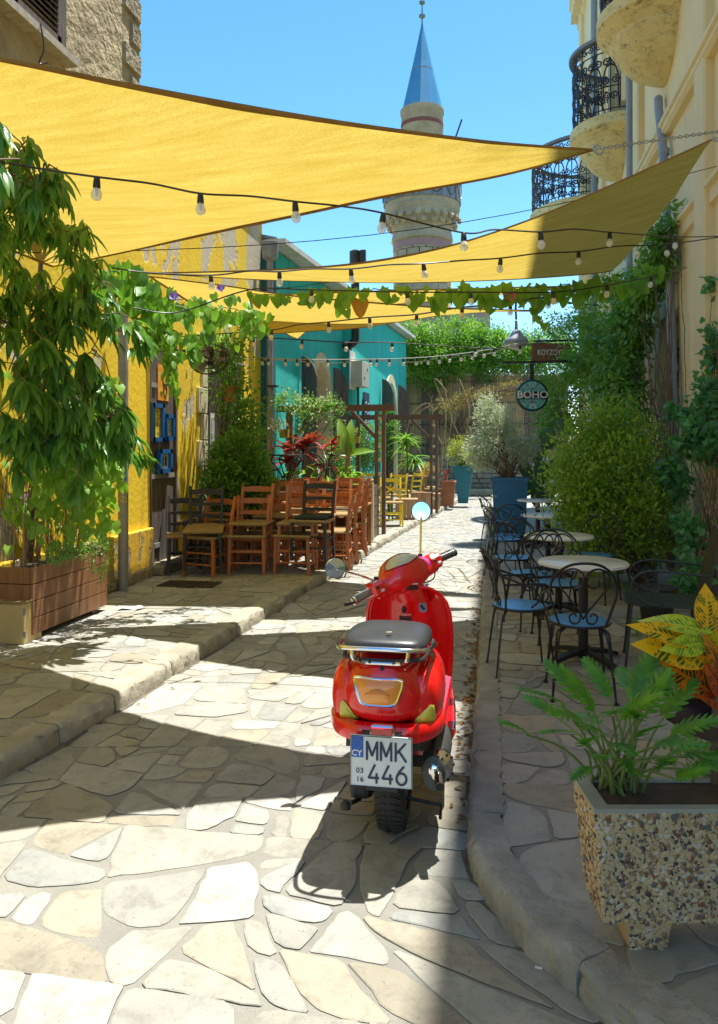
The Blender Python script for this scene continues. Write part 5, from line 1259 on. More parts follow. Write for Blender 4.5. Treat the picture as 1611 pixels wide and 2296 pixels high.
# square dark armchair
ac = empty('dark_armchair', (0, 0, 0), 'square seated dark grey metal armchair with scroll arms, half under plants', 'chair')
dgm = M('dark_green_metal', (.035, .045, .04), (.05, .055, .05), .4, metal=.3, bump=.1)
mb = MB(); mb.prism([(x, y, .44) for x, y in ((-.16, .24), (.16, .24), (.24, .16), (.24, -.24), (-.24, -.24), (-.24, .16))], (0, 0, .012)); mb.build('seat', dgm, ac)
for a in (-1, 1):
    for b in (-1, 1): mb = MB(); mb.tube([(a * .2, b * .2, .44), (a * .235, b * .24, .012)], .009, 6); mb.lathe((a * .235, b * .24, 0), [(.018, 0), (.014, .016)], 8); mb.build('leg', dgm, ac)
    mb = MB(); mb.tube(spline([(a * .25, -.27, .66), (a * .26, .05, .68), (a * .26, .17, .64), (a * .26, .2, .54), (a * .26, .1, .46), (a * .25, 0, .46)], 6), .0085, 6); scroll(mb, (a * .26, .07, .57), (0, 1, 0), (0, 0, 1), .06, 1.4, 14, .006); mb.build('arm', dgm, ac)
mb = MB(); BPF = lambda x, z: Vector((x, -.24 - .22 * (z - .45), z)); mb.tube(spline([BPF(-.22, .45), BPF(-.23, .8), BPF(-.2, .93), BPF(0, .96), BPF(.2, .93), BPF(.23, .8), BPF(.22, .45)], 5), .0095, 6); mb.build('back_frame', dgm, ac)
for i in range(9): x = -.18 + .045 * i; mb = MB(); mb.tube([BPF(x, .46), BPF(x, .94 - abs(x) * .1)], .006, 5); mb.build('back_bar', dgm, ac)
place(ac, (1.12, 5.55, PV), R(82))

# signs ----------------------------------------------------------------
sg = ond(1193, 887, 11.8)
bs = empty('round_sign', tuple(sg), 'round black hanging sign reading BOHO RESTOBAR with turquoise ornament', 'sign')
FR = Matrix((RT, Vector((0, 0, 1)), -FW)).transposed()       # text frame facing the viewpoint side
ra = 35.5 / FPX * 11.8
mb = MB(); mb.lathe(tuple(sg), [(ra * .97, -.05), (ra, -.045), (ra, .045), (ra * .97, .05)], 48, axis=tuple(-FW)); mb.build('disc', M('sign_black', (.012, .012, .014), rough=.4, bump=0), bs)
turq = M('turquoise_print', (.05, .42, .40), rough=.5, bump=0); palep = M('pale_mint_print', (.50, .62, .56), rough=.5, bump=0); whitep = M('white_print', (.80, .80, .78), rough=.5, bump=0)
def sp(x, y, k=0): return sg + RT * x * ra + Vector((0, 0, 1)) * y * ra - FW * (.053 + k)
for s in (1, -1):
    a0 = math.asin(.32); pts = [sp(.86 * math.cos(a0 + (PI - 2 * a0) * i / 20), s * .86 * math.sin(a0 + (PI - 2 * a0) * i / 20)) for i in range(21)]
    mb = MB(); mb.add(pts, [tuple(range(21))]); mb.build('ornament_field', palep, bs)
    mb = MB(); mb.tube([p - FW * .003 for p in pts], .008, 4, closed=True)
    for q in (-1, 1):
        for r_, cx, cy in ((.17, .34, .45), (.11, .56, .36), (.09, .3, .66)):
            scroll(mb, sp(q * cx, s * cy, .003), RT * q, (0, 0, s), r_ * ra, 1.3, 14, .0075, a0=-.5)
        mb.tube(spline([sp(q * .1, s * .34, .003), sp(q * .19, s * .48, .003), sp(q * .1, s * .62, .003), sp(0, s * .8, .003)], 5), .008, 4)
    mb.build('ornament', turq, bs)
    mb = MB(); mb.lathe(tuple(sp(0, s * .40, .002)), [(.10 * ra, 0), (.10 * ra, .004)], 14, axis=tuple(-FW)); mb.build('ornament_dot', bpy.data.materials['sign_black'], bs)
    mb = MB(); mb.lathe(tuple(sp(0, s * .37, .007)), [(.045 * ra, 0), (.045 * ra, .004)], 12, axis=tuple(-FW)); mb.build('ornament_dot', whitep, bs)
text_mesh('lettering', 'BOHO', .155, whitep, bs, sp(0, .03, .004), FR, .001, bold=.004, sx=1.05)
text_mesh('lettering', 'RESTOBAR', .048, M('dim_print', (.45, .45, .45), rough=.6, bump=0), bs, sp(.02, -.2, .004), FR, .001, sx=1.1)
mb = MB(); mb.box(sg + Vector((0, 0, ra + .12)), (.06, .03, .26), rz=YAW); mb.build('hanger', blackm, bs)
mb = MB(); mb.beam(sg + Vector((0, 0, ra + .26)) - RT * .45, sg + Vector((0, 0, ra + .3)) + RT * 1.2, .03, .035); mb.build('bracket_arm', blackm, bs)
s2 = ond(1236, 791, 13.2)
s2e = empty('wooden_sign', tuple(s2), 'brown wooden sign with pale Greek style letters among the vines', 'sign')
mb = MB(); mb.box(s2, (.66, .04, .33), rz=YAW, bev=.01); mb.build('board', M('sign_brown', (.23, .09, .045), (.17, .065, .03), .7, stretch=(2, 10, 10)), s2e)
text_mesh('lettering', 'KOYZOYPI', .135, M('cream_letter', (.70, .65, .50), rough=.7, bump=0), s2e, s2 - FW * .024 + Vector((0, 0, .0)), FR, .002, sx=.72, bold=.003)
mb = MB(); mb.beam(s2 + Vector((0, 0, .2)) - RT * .3, s2 + Vector((0, 0, .22)) + RT * 1.0, .03); mb.build('bracket_arm', blackm, s2e)
for s in (-1, 1): mb = MB(); mb.beam(s2 + Vector((0, 0, .16)) + RT * s * .25, s2 + Vector((0, 0, .21)) + RT * s * .25, .012); mb.build('hook', blackm, s2e)
lc = ond(1158, 755, 13.5)
sl_ = empty('street_lamp', tuple(lc), 'grey bell shaped street lamp hanging on a bracket near the wooden sign', 'street lamp')
mb = MB(); mb.lathe(tuple(lc), [(.02, .28), (.03, .12), (.07, .10), (.12, .03), (.19, -.04), (.21, -.07), (.21, -.10), (.20, -.13)], 24); mb.build('shade', zinc, sl_)
mb = MB(); mb.lathe(tuple(lc - Vector((0, 0, .13))), [(.19, 0), (.17, -.04), (.10, -.08), (.02, -.10)], 20); mb.build('lens', M('lamp_lens', (.5, .5, .45), rough=.3), sl_)
mb = MB(); mb.tube(spline([lc + Vector((0, 0, .3)), lc + Vector((0, 0, .62)), lc + RT * .12 + Vector((0, 0, .72)), lc + RT * .9 + Vector((0, 0, .6)), lc + RT * 1.45 + Vector((0, 0, .55))], 6), .018, 8); mb.build('bracket', blackm, sl_)

# wall fan
fn = ond(470, 806, 9.3)
ff = empty('wall_fan', tuple(fn), 'black caged wall fan tilted down beside the plank door', 'fan')
ax = Vector((.35, -.55, -.75)).normalized(); q = ax.to_track_quat('Z', 'Y').to_matrix(); X_, Y_ = q @ Vector((1, 0, 0)), q @ Vector((0, 1, 0))
for k in (-.05, .0, .05): mb = MB(); mb.tube(circ(fn + ax * k, .24 if k == 0 else .20, 28, X_, Y_), .007, 5, closed=True); mb.build('cage_ring', blackm, ff)
cg = MB()
for i in range(30):
    a = 2 * PI * i / 30; d = X_ * math.cos(a) + Y_ * math.sin(a)
    for s in (-1, 1): cg.tube([fn + ax * s * .06, fn + d * .20 + ax * s * .05, fn + d * .24], .0028, 3, cap=False)
cg.build('cage_wires', blackm, ff)
for i in range(3):
    a = 2 * PI * i / 3; d = X_ * math.cos(a) + Y_ * math.sin(a); e = ax.cross(d); mb = MB()
    mb.add([fn + d * .03, fn + d * .19 + e * .07 + ax * .02, fn + d * .20 - e * .03 - ax * .01, fn + d * .04 - e * .03], [(0, 1, 2, 3)]); mb.build('blade', M('fan_blade', (.45, .43, .36), rough=.4), ff, solid=.003)
mb = MB(); mb.lathe(tuple(fn - ax * .2), [(.05, 0), (.075, .03), (.075, .1), (.05, .14)], 14, axis=tuple(ax)); mb.build('motor', blackm, ff)
mb = MB(); mb.beam(fn - ax * .15, (WX + .0, fn.y - .55, fn.z + .05), .05, .03); mb.build('wall_arm', blackm, ff)
# speaker
sp_ = ond(502, 795, 10.2); se = empty('wall_speaker', tuple(sp_), 'small white speaker on the yellow wall above the climbing plant', 'speaker')
mb = MB(); mb.box(sp_, (.2, .18, .16), rz=.4, rx=-.3, bev=.03); mb.build('housing', whitew, se); mb = MB(); mb.lathe(tuple(sp_ + Vector((.03, -.1, -.02))), [(.06, 0), (.055, .01)], 14, axis=(.3, -1, -.3)); mb.build('grille', blackm, se)

# lamp pole with stickers
po = empty('steel_post', (-3.80, 7.42, PV), 'grey steel post with stickers standing before the yellow wall', 'post')
mb = MB(); mb.lathe((-3.80, 7.42, PV), [(.052, 0), (.052, 3.1)], 16); mb.build('shaft', zinc, po)
stk = [art_mat('sticker_a', (.35, .42, .42), (.04, .04, .05), 30), art_mat('sticker_b', (.10, .30, .34), (.02, .03, .03), 20), M('sticker_orange', (.60, .35, .04), rough=.5), art_mat('sticker_c', (.55, .50, .30), (.05, .05, .05), 40)]
for k, (v0, v1) in enumerate(((1015, 1045), (1050, 1078), (1082, 1098), (1112, 1128))):
    z1, z0 = onx(272, v0, -3.8).z, onx(272, v1, -3.8).z; mb = MB(); secs = []
    for zq in (z0, z1): secs.append([Vector((-3.80 + .0535 * math.cos(a), 7.42 + .0535 * math.sin(a), zq)) for a in np.linspace(R(-120), R(-20), 8)])
    mb.sheet(secs); mb.build('sticker', stk[k], po, fixn=False)
mb = MB(); mb.lathe((-3.80, 7.42, 1.93), [(.058, 0), (.058, .03)], 12); mb.build('clamp', M('copper', (.40, .16, .08), rough=.5, metal=.3), po)

# near wooden planter and cream cabinet
wp = empty('wooden_planter', (-3.7, 5.9, PV), 'large brown plank planter box on the left pavement', 'planter')
x1, x0, ya, yb, zt = -3.50, -4.3, 5.36, 6.50, .67
for k in range(4):
    h = (zt - PV - .05) / 4; z = PV + .05 + h * (k + .5)
    mb = MB(); mb.box((x1, (ya + yb) / 2, z), (.025, yb - ya, h - .006), bev=.003); mb.build('plank', w_pl, wp)
    mb = MB(); mb.box(((x0 + x1) / 2 - .013, ya, z), (x1 - x0 - .0, .025, h - .006), bev=.003); mb.build('plank', w_pl, wp)
    mb = MB(); mb.box(((x0 + x1) / 2, yb, z), (x1 - x0, .025, h - .006)); mb.build('plank', w_pl, wp)
mb = MB(); mb.box(((x0 + x1) / 2 - .02, (ya + yb) / 2, (zt + PV) / 2), (x1 - x0 - .06, yb - ya - .05, zt - PV - .12)); mb.build('soil', bpy.data.materials['soil'], wp)
for y in (ya + .15, yb - .15): mb = MB(); mb.box((x1 - .06, y, PV + .02), (.06, .06, .06)); mb.build('foot', w_pg, wp)
for k in range(4):
    for y in (ya + .05, (ya + yb) / 2, yb - .05): mb = MB(); mb.lathe((x1 + .0125, y, PV + .05 + .13 * (k + .5)), [(.004, 0), (.003, .002)], 6, axis=(1, 0, 0)); mb.build('screw', zinc, wp)
cb = empty('cream_cabinet', (-3.9, 5.2, PV), 'low cream metal box with hinges in front of the wooden planter', 'box')
pa = onz(0, 1447, PV); pbm = onz(53, 1447, PV); mb = MB(); mb.box((pbm.x - .4, pbm.y + .12, PV + .155), (.8, .24, .31), bev=.008); mb.build('body', M('cream_cabinet_paint', (.58, .44, .19), (.52, .39, .17), .5), cb)
mb = MB(); mb.box((pbm.x - .4, pbm.y + .12, PV + .318), (.82, .26, .014), bev=.004); mb.build('lid', M('cabinet_lid', (.28, .2, .1), rough=.6), cb)
for z in (.08, .25): mb = MB(); mb.lathe((pbm.x + .004, pbm.y + .01, PV + z - .025), [(.009, 0), (.009, .05)], 8); mb.build('hinge', zinc, cb)

# aggregate planter at the right ------------------------------------------
ap = empty('pebbled_planter', tuple(ond(1480, 2120, 2.3)), 'large concrete planter with exposed pebble aggregate at lower right', 'planter')
def cx_(a, d, z): return CP + FW * d + RT * a + Vector((0, 0, z - CAMH))
conc = M('planter_concrete', (.56, .44, .26), (.44, .34, .19), .9, scale=14, bump=.9, bscale=120, bdist=.006)
rimm = M('planter_rim', (.34, .35, .31), (.28, .29, .26), .8, scale=8, bump=.4)
a0, a1_, d0, d1_, zt, zb_ = .682, 1.85, 2.23, 2.45, .548, .205
wl = .045; ti = .035
def ringpts(e, z): return [cx_(a0 + e, d0 + e * .6, z), cx_(a1_ - e, d0 + e * .6, z), cx_(a1_ - e, d1_ - e * .6, z), cx_(a0 + e, d1_ - e * .6, z)]
mb = MB(); mb.loft([ringpts(ti, zb_), ringpts(.0, zt - .012)], True, False); mb.build('body', conc, ap)
mb = MB(); o_, i_ = ringpts(-.002, zt - .012), ringpts(wl, zt - .012); o2, i2 = ringpts(.0, zt), ringpts(wl, zt); il = ringpts(wl, zt - .08)
mb.add(o_ + o2 + i2 + il, [(i, (i + 1) % 4, 4 + (i + 1) % 4, 4 + i) for i in range(4)] + [(4 + i, 4 + (i + 1) % 4, 8 + (i + 1) % 4, 8 + i) for i in range(4)] + [(8 + i, 8 + (i + 1) % 4, 12 + (i + 1) % 4, 12 + i) for i in range(4)]); mb.build('rim', rimm, ap, fixn=False)
mb = MB(); mb.add([p + Vector((0, 0, 0)) for p in ringpts(wl - .003, zt - .011)], [(0, 1, 2, 3)]); sl2 = mb.build('soil', bpy.data.materials['soil'], ap); 
for v_ in sl2.data.vertices: v_.co.z += .002
for a in (.86, 1.55):
    mb = MB(); mb.loft([[cx_(a - .055, d0 + .06, PV), cx_(a + .055, d0 + .06, PV), cx_(a + .055, d1_ - .06, PV), cx_(a - .055, d1_ - .06, PV)], [cx_(a - .075, d0 + .03, zb_), cx_(a + .06, d0 + .03, zb_), cx_(a + .06, d1_ - .03, zb_), cx_(a - .075, d1_ - .03, zb_)]], True, False); mb.build('foot', conc, ap)
pcols = [((.58, .46, .29), 6), ((.56, .49, .37), 3), ((.30, .20, .12), 4), ((.07, .06, .055), 2), ((.13, .13, .125), 3), ((.24, .09, .05), 2), ((.56, .54, .49), 1), ((.52, .40, .20), 5)]
pm = [M('pebble_%s' % nm, c, rough=.45, bump=.1) for (c, _), nm in zip(pcols, ('tan', 'cream', 'brown', 'black', 'grey', 'rust', 'white', 'ochre'))]
wts = [x for _, x in pcols]; ico = bmesh.new(); bmesh.ops.create_icosphere(ico, subdivisions=1, radius=1); IV = [v.co.copy() for v in ico.verts]; IF = [tuple(v.index for v in f.verts) for f in ico.faces]; ico.free()
rest = MB(); pk = []
for _ in range(6200):
    fc = random.random(); s = random.uniform(.0025, .006) * random.choice((1, 1, 1, 1.5, 1.9))
    u_, z_ = random.random(), random.random(); z = zb_ + (zt - .016 - zb_) * z_; e = ti * (1 - z_)
    if fc < .80: a = a0 + e + .003 + (.72) * u_; p = cx_(a, d0 + e * .6, z); nrm = -FW; tx = RT
    elif fc < .96: p = cx_(a0 + e, d0 + e * .6 + (d1_ - d0 - 1.2 * e) * u_, z); nrm = -RT; tx = FW
    else: p = cx_(.86 - .06 + .115 * u_, d0 + .035 + (1 - z_) * .02, PV + (zb_ - PV) * z_); nrm = -FW; tx = RT
    pk.append((s, p, nrm, tx))
pk.sort(key=lambda t: -t[0])
pme = {}
for i, (s, p, nrm, tx) in enumerate(pk):
    th = random.uniform(0, PI); Z = Vector((0, 0, 1)); A1 = tx * math.cos(th) + Z * math.sin(th); A2 = nrm.cross(A1)
    m3 = Matrix((A1 * s * random.uniform(.8, 1.3), A2 * s * random.uniform(.6, 1), nrm * s * .55)).transposed(); mi_ = random.choices(range(8), wts)[0]
    if i < 200:
        if mi_ not in pme: me = bpy.data.meshes.new('pebble'); me.from_pydata([tuple(v) for v in IV], [], IF); me.materials.append(pm[mi_]); me.polygons.foreach_set('use_smooth', [True] * len(IF)); pme[mi_] = me
        o = bpy.data.objects.new('pebble', pme[mi_]); COL.objects.link(o); o.parent = ap; o.matrix_local = Matrix.Translation(p - ORG[ap.name]) @ m3.to_4x4()
    else: rest.cur = mi_; rest.add([p + m3 @ v for v in IV], IF, True)
rest.build('small_pebbles', pm, ap, kind='stuff', fixn=False)

# far pots
def tall_pot(name, x, y, w0, w1, h, mat, label, cat='plant pot', z=PV):
    t = empty(name, (x, y, z), label, cat); mb = MB()
    P = lambda w, zz: [Vector((x + a * w, y + b * w, z + zz)) for a, b in ((-1, -1), (1, -1), (1, 1), (-1, 1))]
    mb.loft([P(w0, 0), P(w1, h - .05), P(w1 + .02, h - .05), P(w1 + .02, h), P(w1 - .03, h), P(w1 - .04, h - .08)], True, False); mb.build('pot', mat, t)
    mb = MB(); mb.box((x, y, z + h - .06), (w1 * 1.9, w1 * 1.9, .02)); mb.build('soil', bpy.data.materials['soil'], t); return t
bluep = M('blue_pot_glaze', (.01, .12, .27), (.008, .10, .23), .4, bump=.1); tealp = M('teal_pot_glaze', (.01, .19, .27), (.008, .16, .23), .45, bump=.1); terra = M('terracotta', (.42, .17, .08), (.34, .13, .06), .8)
tall_pot('blue_pot', .22, 12.6, .235, .275, 1.0, bluep, 'tall square blue pot holding the silvery olive tree')
tall_pot('teal_pot', -.84, 20.4, .12, .26, .98, tealp, 'tall tapering teal pot at the far end of the left kerb')
tall_pot('terracotta_trough', -1.2, 19.4, .16, .2, .62, terra, 'square terracotta pot beside the tall teal pot')
# ================================================================== SCOOTER
SX, SY = -.42, 3.13
sc_ = empty('scooter', (SX, SY, 0), 'shiny red motor scooter seen from behind, parked at the right kerb', 'scooter')
def redpaint():
    m, n, b = newmat('red_paint'); b.inputs['Base Color'].default_value = (.78, .004, .006, 1)
    b.inputs['Roughness'].default_value = .28; b.inputs['Coat Weight'].default_value = .8; b.inputs['Coat Roughness'].default_value = .06
    dirt = ramp(n, noisef(n, 9, 5), .55, .8, (.26, .26, .26), (.42, .42, .42)); n.links.new(dirt, b.inputs['Roughness']); return m
redp = redpaint()
vinyl = M('black_vinyl', (.022, .024, .026), (.035, .036, .038), .38, scale=6, bump=.25, bscale=300, bdist=.001)
chrome = M('chrome', (.80, .80, .80), (.72, .72, .74), .10, metal=1, bump=0)
rubber = M('tyre_rubber', (.022, .022, .022), (.035, .033, .03), .85, scale=10)
plas = M('black_plastic', (.018, .018, .018), (.028, .027, .025), .55, scale=10, bump=.1)
engm = M('engine_metal', (.10, .10, .10), (.05, .05, .05), .5, metal=.7)
L = lambda x, y, z: Vector((SX + x, SY + y, z))
def sym(half):      # half profile (x,z) from bottom centre to top centre
    return [(x, z) for x, z in half] + [(-x, z) for x, z in half[::-1] if x > 1e-6]
def body_loft(mb, st, rear_round=None):
    mb.loft([[L(x + cx, y, z) for x, z in sym(h)] for y, h, cx in st], True, True)
def prof(w, zb, zt, top=.55, mid=.35, n=10, e=2.6):
    """rounded half profile; width w at mid height"""
    P = []
    for i in range(n + 1):
        a = -PI / 2 + PI * i / n; c, s = math.cos(a), math.sin(a)
        x = w * abs(c) ** (2 / e); z = (zb + zt) / 2 + (zt - zb) / 2 * (1 if s >= 0 else -1) * abs(s) ** (2 / e)
        if z > zb + (zt - zb) * mid: x *= 1 - (1 - top) * ((z - zb - (zt - zb) * mid) / ((zt - zb) * (1 - mid))) ** 1.5
        P.append((max(0, x if 0 < i < n else 0), z))
    return P
# central tail
tl = MB(); st = []
for t in (0, .04, .12, .25, .45, .7, 1.0):
    f = (1 - (1 - t) ** 2.4) ** (1 / 2.4); y = -.285 + .30 * t
    st.append((y, prof(.06 + .145 * f, .60 - .09 * f, .725 + .112 * f, .60, .45), 0))
st += [(.12, prof(.20, .50, .81, .62, .45), 0), (.28, prof(.17, .46, .745, .7, .5), 0), (.40, prof(.14, .40, .70, .8, .5), 0), (.47, prof(.11, .36, .68, .9, .5), 0)]
body_loft(tl, st); tail = tl.build('tail_body', redp, sc_, subd=1)
cowls = []
for s in (-1, 1):
    mb = MB(); secs = []
    for t in np.linspace(0, 1, 11):
        y = -.245 + .62 * t; f = math.sin(PI * min(1, max(.0, t * .9 + .06)) ** .62) ** .55; f = max(f, .05)
        ring = []
        for i in range(18):
            a = 2 * PI * i / 18; cx, cz = math.cos(a), math.sin(a)
            ex = abs(cx) ** .75 * (1 if cx > 0 else -1); ez = abs(cz) ** .7 * (1 if cz > 0 else -1)
            z = .640 + .128 * f * ez; x = s * (.125 + (.100 if ez < .3 else .100 - .022 * (ez - .3)) * f * ex); ring.append(L(x, y, z))
        secs.append(ring)
    mb.loft(secs, True, True); cowls.append(mb.build('side_cowl', redp, sc_, subd=1))
# lower trim band
mb = MB(); secs = []
for i in range(41):
    a = R(-20) - (PI - R(40)) * i / 40 - 0; c, s_ = math.cos(a), math.sin(a)
    x = .228 * (1 if c > 0 else -1) * abs(c) ** .62; y = .02 - .318 * abs(s_) ** .8 if s_ < 0 else .1
    if i == 0 or i == 40: y = .33
    P = L(x, y, 0); nrm = Vector((c, s_ * 1.0, 0)).normalized()
    zc = .53 + .02 * (y + .3)
    secs.append([P + nrm * e + Vector((0, 0, zc + z)) for e, z in ((-.03, -.034), (.004, -.034), (.010, -.02), (.010, .018), (.004, .026), (-.03, .03))])
mb.loft(secs, True, True); band = mb.build('trim_band', redp, sc_)
# under tail fill and mud guard
mb = MB(); mb.loft([[L(x * w, y, z) for x, z in ((-1, .50), (1, .50), (1, zz), (-1, zz))] for y, w, zz in ((-.26, .14, .46), (-.1, .17, .40), (.2, .15, .30), (.4, .12, .28))], True, False); mb.build('under_tray', plas, sc_)
mb = MB(); mb.loft([[L(x, y, z) for x in (-.06, .06)] + [L(x, y + .008, z) for x in (.06, -.06)] for y, z in ((-.20, .50), (-.27, .40), (-.285, .31))], True, False); mb.build('mudflap', plas, sc_)
def bvh_of(*obs):
    V, F = [], []
    for o in obs:
        og = origin(o.parent); b = len(V)
        dg = bpy.context.evaluated_depsgraph_get(); me = o.evaluated_get(dg).to_mesh()
        V += [v.co + og for v in me.vertices]; F += [[i + b for i in p.vertices] for p in me.polygons]
    return BVHTree.FromPolygons(V, F)
bpy.context.view_layer.update()
rear = bvh_of(tail, *cowls)
def hit(tree, x, z, off, y0=-1.0, dirv=Vector((0, 1, 0))):
    r_ = tree.ray_cast(L(x, y0, z), dirv); return (r_[0] + (r_[1] if r_[1].dot(dirv) < 0 else -r_[1]) * off) if r_[0] else None
def patch(name, outline, mat, tree, off=.004, dome=.0, parent=None, rings=5, y0=-1.0, thick=.006):
    cx = sum(p[0] for p in outline) / len(outline); cz = sum(p[1] for p in outline) / len(outline); k = len(outline)
    mb = MB(); V = []; c = hit(tree, cx, cz, off + dome, y0); last = c
    for r_ in range(1, rings + 1):
        f = r_ / rings
        for x, z in outline:
            q = hit(tree, cx + (x - cx) * f, cz + (z - cz) * f, off + dome * (1 - f ** 3), y0) 
            if q is None: q = last.copy(); q.x = SX + cx + (x - cx) * f; q.z = cz + (z - cz) * f
            V.append(q); last = q
    edge = [p + Vector((0, thick + off + .004, 0)) for p in V[-k:]]
    V = [c] + V + edge
    F = [(0, 1 + i, 1 + (i + 1) % k) for i in range(k)]
    for r_ in range(rings): F += [(1 + r_ * k + i, 1 + (r_ + 1) * k + i, 1 + (r_ + 1) * k + (i + 1) % k, 1 + r_ * k + (i + 1) % k) for i in range(k)]
    mb.add(V, F, True); return mb.build(name, mat, parent or sc_), V[1 + (rings - 1) * k:1 + rings * k]
def rpoly(P, r=.2, n=4):
    out = []
    for i in range(len(P)):
        a, b, c = P[i - 1], P[i], P[(i + 1) % len(P)]
        p0 = (b[0] + (a[0] - b[0]) * r, b[1] + (a[1] - b[1]) * r); p1 = (b[0] + (c[0] - b[0]) * r, b[1] + (c[1] - b[1]) * r)
        for j in range(n + 1):
            t = j / n; out.append(((1 - t) ** 2 * p0[0] + 2 * t * (1 - t) * b[0] + t * t * p1[0], (1 - t) ** 2 * p0[1] + 2 * t * (1 - t) * b[1] + t * t * p1[1]))
    full = []
    for a, b in zip(out, out[1:] + out[:1]):
        full.append(a); d = math.hypot(a[0] - b[0], a[1] - b[1])
        for q in range(1, int(d / .025)): full.append((a[0] + (b[0] - a[0]) * q / int(d / .025), a[1] + (b[1] - a[1]) * q / int(d / .025)))
    return full
def lensm(name, c, c2, rough=.15, sc=60):
    m = M(name, c, c2, rough, scale=8, bump=.3, bscale=sc, coat=.6); return m
tlm = lensm('orange_lens', (.85, .33, .06), (.72, .22, .03)); ylm = lensm('yellow_lens', (.62, .56, .06), (.5, .45, .05)); rlm = lensm('red_lens', (.55, .03, .02), (.42, .02, .015))
cxT = -.012
ol = rpoly([(cxT - .090, .728), (cxT + .090, .728), (cxT + .085, .690), (cxT + .066, .640), (cxT + .042, .631), (cxT - .042, .631), (cxT - .066, .640), (cxT - .085, .690)], .25)
o, eg = patch('tail_light', ol, tlm, rear, .010, .014)
mb = MB(); mb.tube(eg, .0055, 6, closed=True); mb.build('chrome_rim', chrome, o)
o2_, eg2 = patch('lens_ring', [(cxT + .055 * math.cos(a), .668 + .034 * math.sin(a)) for a in np.linspace(0, PI, 12)], M('orange_inner', (.72, .24, .035), rough=.2), rear, .018, .008, parent=o)
for s in (-1, 1):
    pts = [(s * .176 + .012, .622), (s * .182 + .012, .562), (s * .172 + .012, .552), (s * .106 + .012, .556), (s * .110 + .012, .572), (s * .165 + .012, .628)]
    if s > 0: pts = pts[::-1]
    patch('indicator', rpoly(pts, .2), ylm, rear, .006, .004)
# seams and small screws of the tail
for nm, P_ in (('panel_seam', rect_ := [(-.0012, .612), (.0012, .612), (.0012, .572), (-.0012, .572)]), ('seat_lock', [(.0 + .009 * math.cos(a), .765 + .009 * math.sin(a)) for a in np.linspace(0, 2 * PI, 11)[:-1]])): patch(nm, P_, plas, rear, .0015, 0, thick=0, rings=1)
for x_, z_ in ((-.06, .575), (.06, .575)): patch('screw', [(x_ + .004 * math.cos(a), z_ + .004 * math.sin(a)) for a in np.linspace(0, 2 * PI, 9)[:-1]], chrome, rear, .002, 0, thick=0, rings=1)
# stickers
stw = M('sticker_white', (.75, .75, .73), rough=.4, bump=0)
for k in range(3): patch('stripe_sticker', [(.1765 + .006 * k, .625), (.178 + .006 * k, .625), (.178 + .006 * k, .588), (.1765 + .006 * k, .588)], stw, rear, .002, 0, thick=0, rings=1)
# UK lettering and chequered strip on the right cowl (flat print laid on the curve)
pr = MB()
def stroke(a, b, w_=.0016):
    q = [];  d = Vector((b[0] - a[0], b[1] - a[1])); nn = Vector((-d.y, d.x)).normalized() * w_
    for (p, s_) in ((a, 1), (a, -1), (b, -1), (b, 1)):
        h = rear.ray_cast(L(p[0] + nn.x * s_ + .5, .02 + (p[0] - .2) * 4.5, p[1] + nn.y * s_), Vector((-1, 0, 0)))
        if not h[0]: return
        q.append(h[0] + Vector((.003, -.002, 0)))
    pr.add(q, [(0, 1, 2, 3)], False)
U0 = .172
for a, b in (((U0, .625), (U0, .607)), ((U0, .607), (U0 + .004, .602)), ((U0 + .004, .602), (U0 + .008, .607)), ((U0 + .008, .607), (U0 + .008, .625)), ((U0 + .013, .625), (U0 + .013, .602)), ((U0 + .013, .613), (U0 + .020, .625)), ((U0 + .014, .614), (U0 + .020, .602)), ((U0 + .0, .594), (U0 + .018, .594))): stroke(a, b)
for i in range(5):
    for j in range(4):
        if (i + j) % 2 == 0: stroke((U0 + .026 + i * .004, .6045 + j * .006), (U0 + .030 + i * .004, .6045 + j * .006), .003)
if pr.v: pr.build('letter_sticker', stw, sc_)
# seat
mb = MB(); secs = []
for y, w_, zb, zt in ((-.285, .06, .828, .850), (-.275, .125, .818, .864), (-.24, .160, .812, .874), (-.12, .170, .805, .880), (0, .168, .795, .876), (.08, .160, .775, .868), (.18, .152, .755, .838), (.30, .14, .73, .812), (.40, .115, .71, .790), (.46, .07, .70, .765), (.475, .02, .71, .74)):
    ring = []
    for i in range(20):
        a = 2 * PI * i / 20; c, s_ = math.cos(a), math.sin(a)
        ring.append(L(w_ * (1 if c > 0 else -1) * abs(c) ** .55, y, (zb + zt) / 2 + (zt - zb) / 2 * (1 if s_ > 0 else -1) * abs(s_) ** .7 + .004 * (1 - (c) ** 2)))
    secs.append(ring)
mb.loft(secs, True, True); seat = mb.build('seat', vinyl, sc_, subd=1)
mb = MB(); mb.tube([L(x, y, .797) for x, y in ((-.165, .05), (-.17, -.1), (-.15, -.24), (-.08, -.28), (.08, -.28), (.15, -.24), (.17, -.1), (.165, .05))], .008, 6); mb.build('seat_piping', plas, seat)
mb = MB(); mb.box(L(.02, -.22, .889), (.022, .016, .003), rz=.5); mb.build('tear', M('tear_tan', (.35, .28, .18), rough=.9), seat)
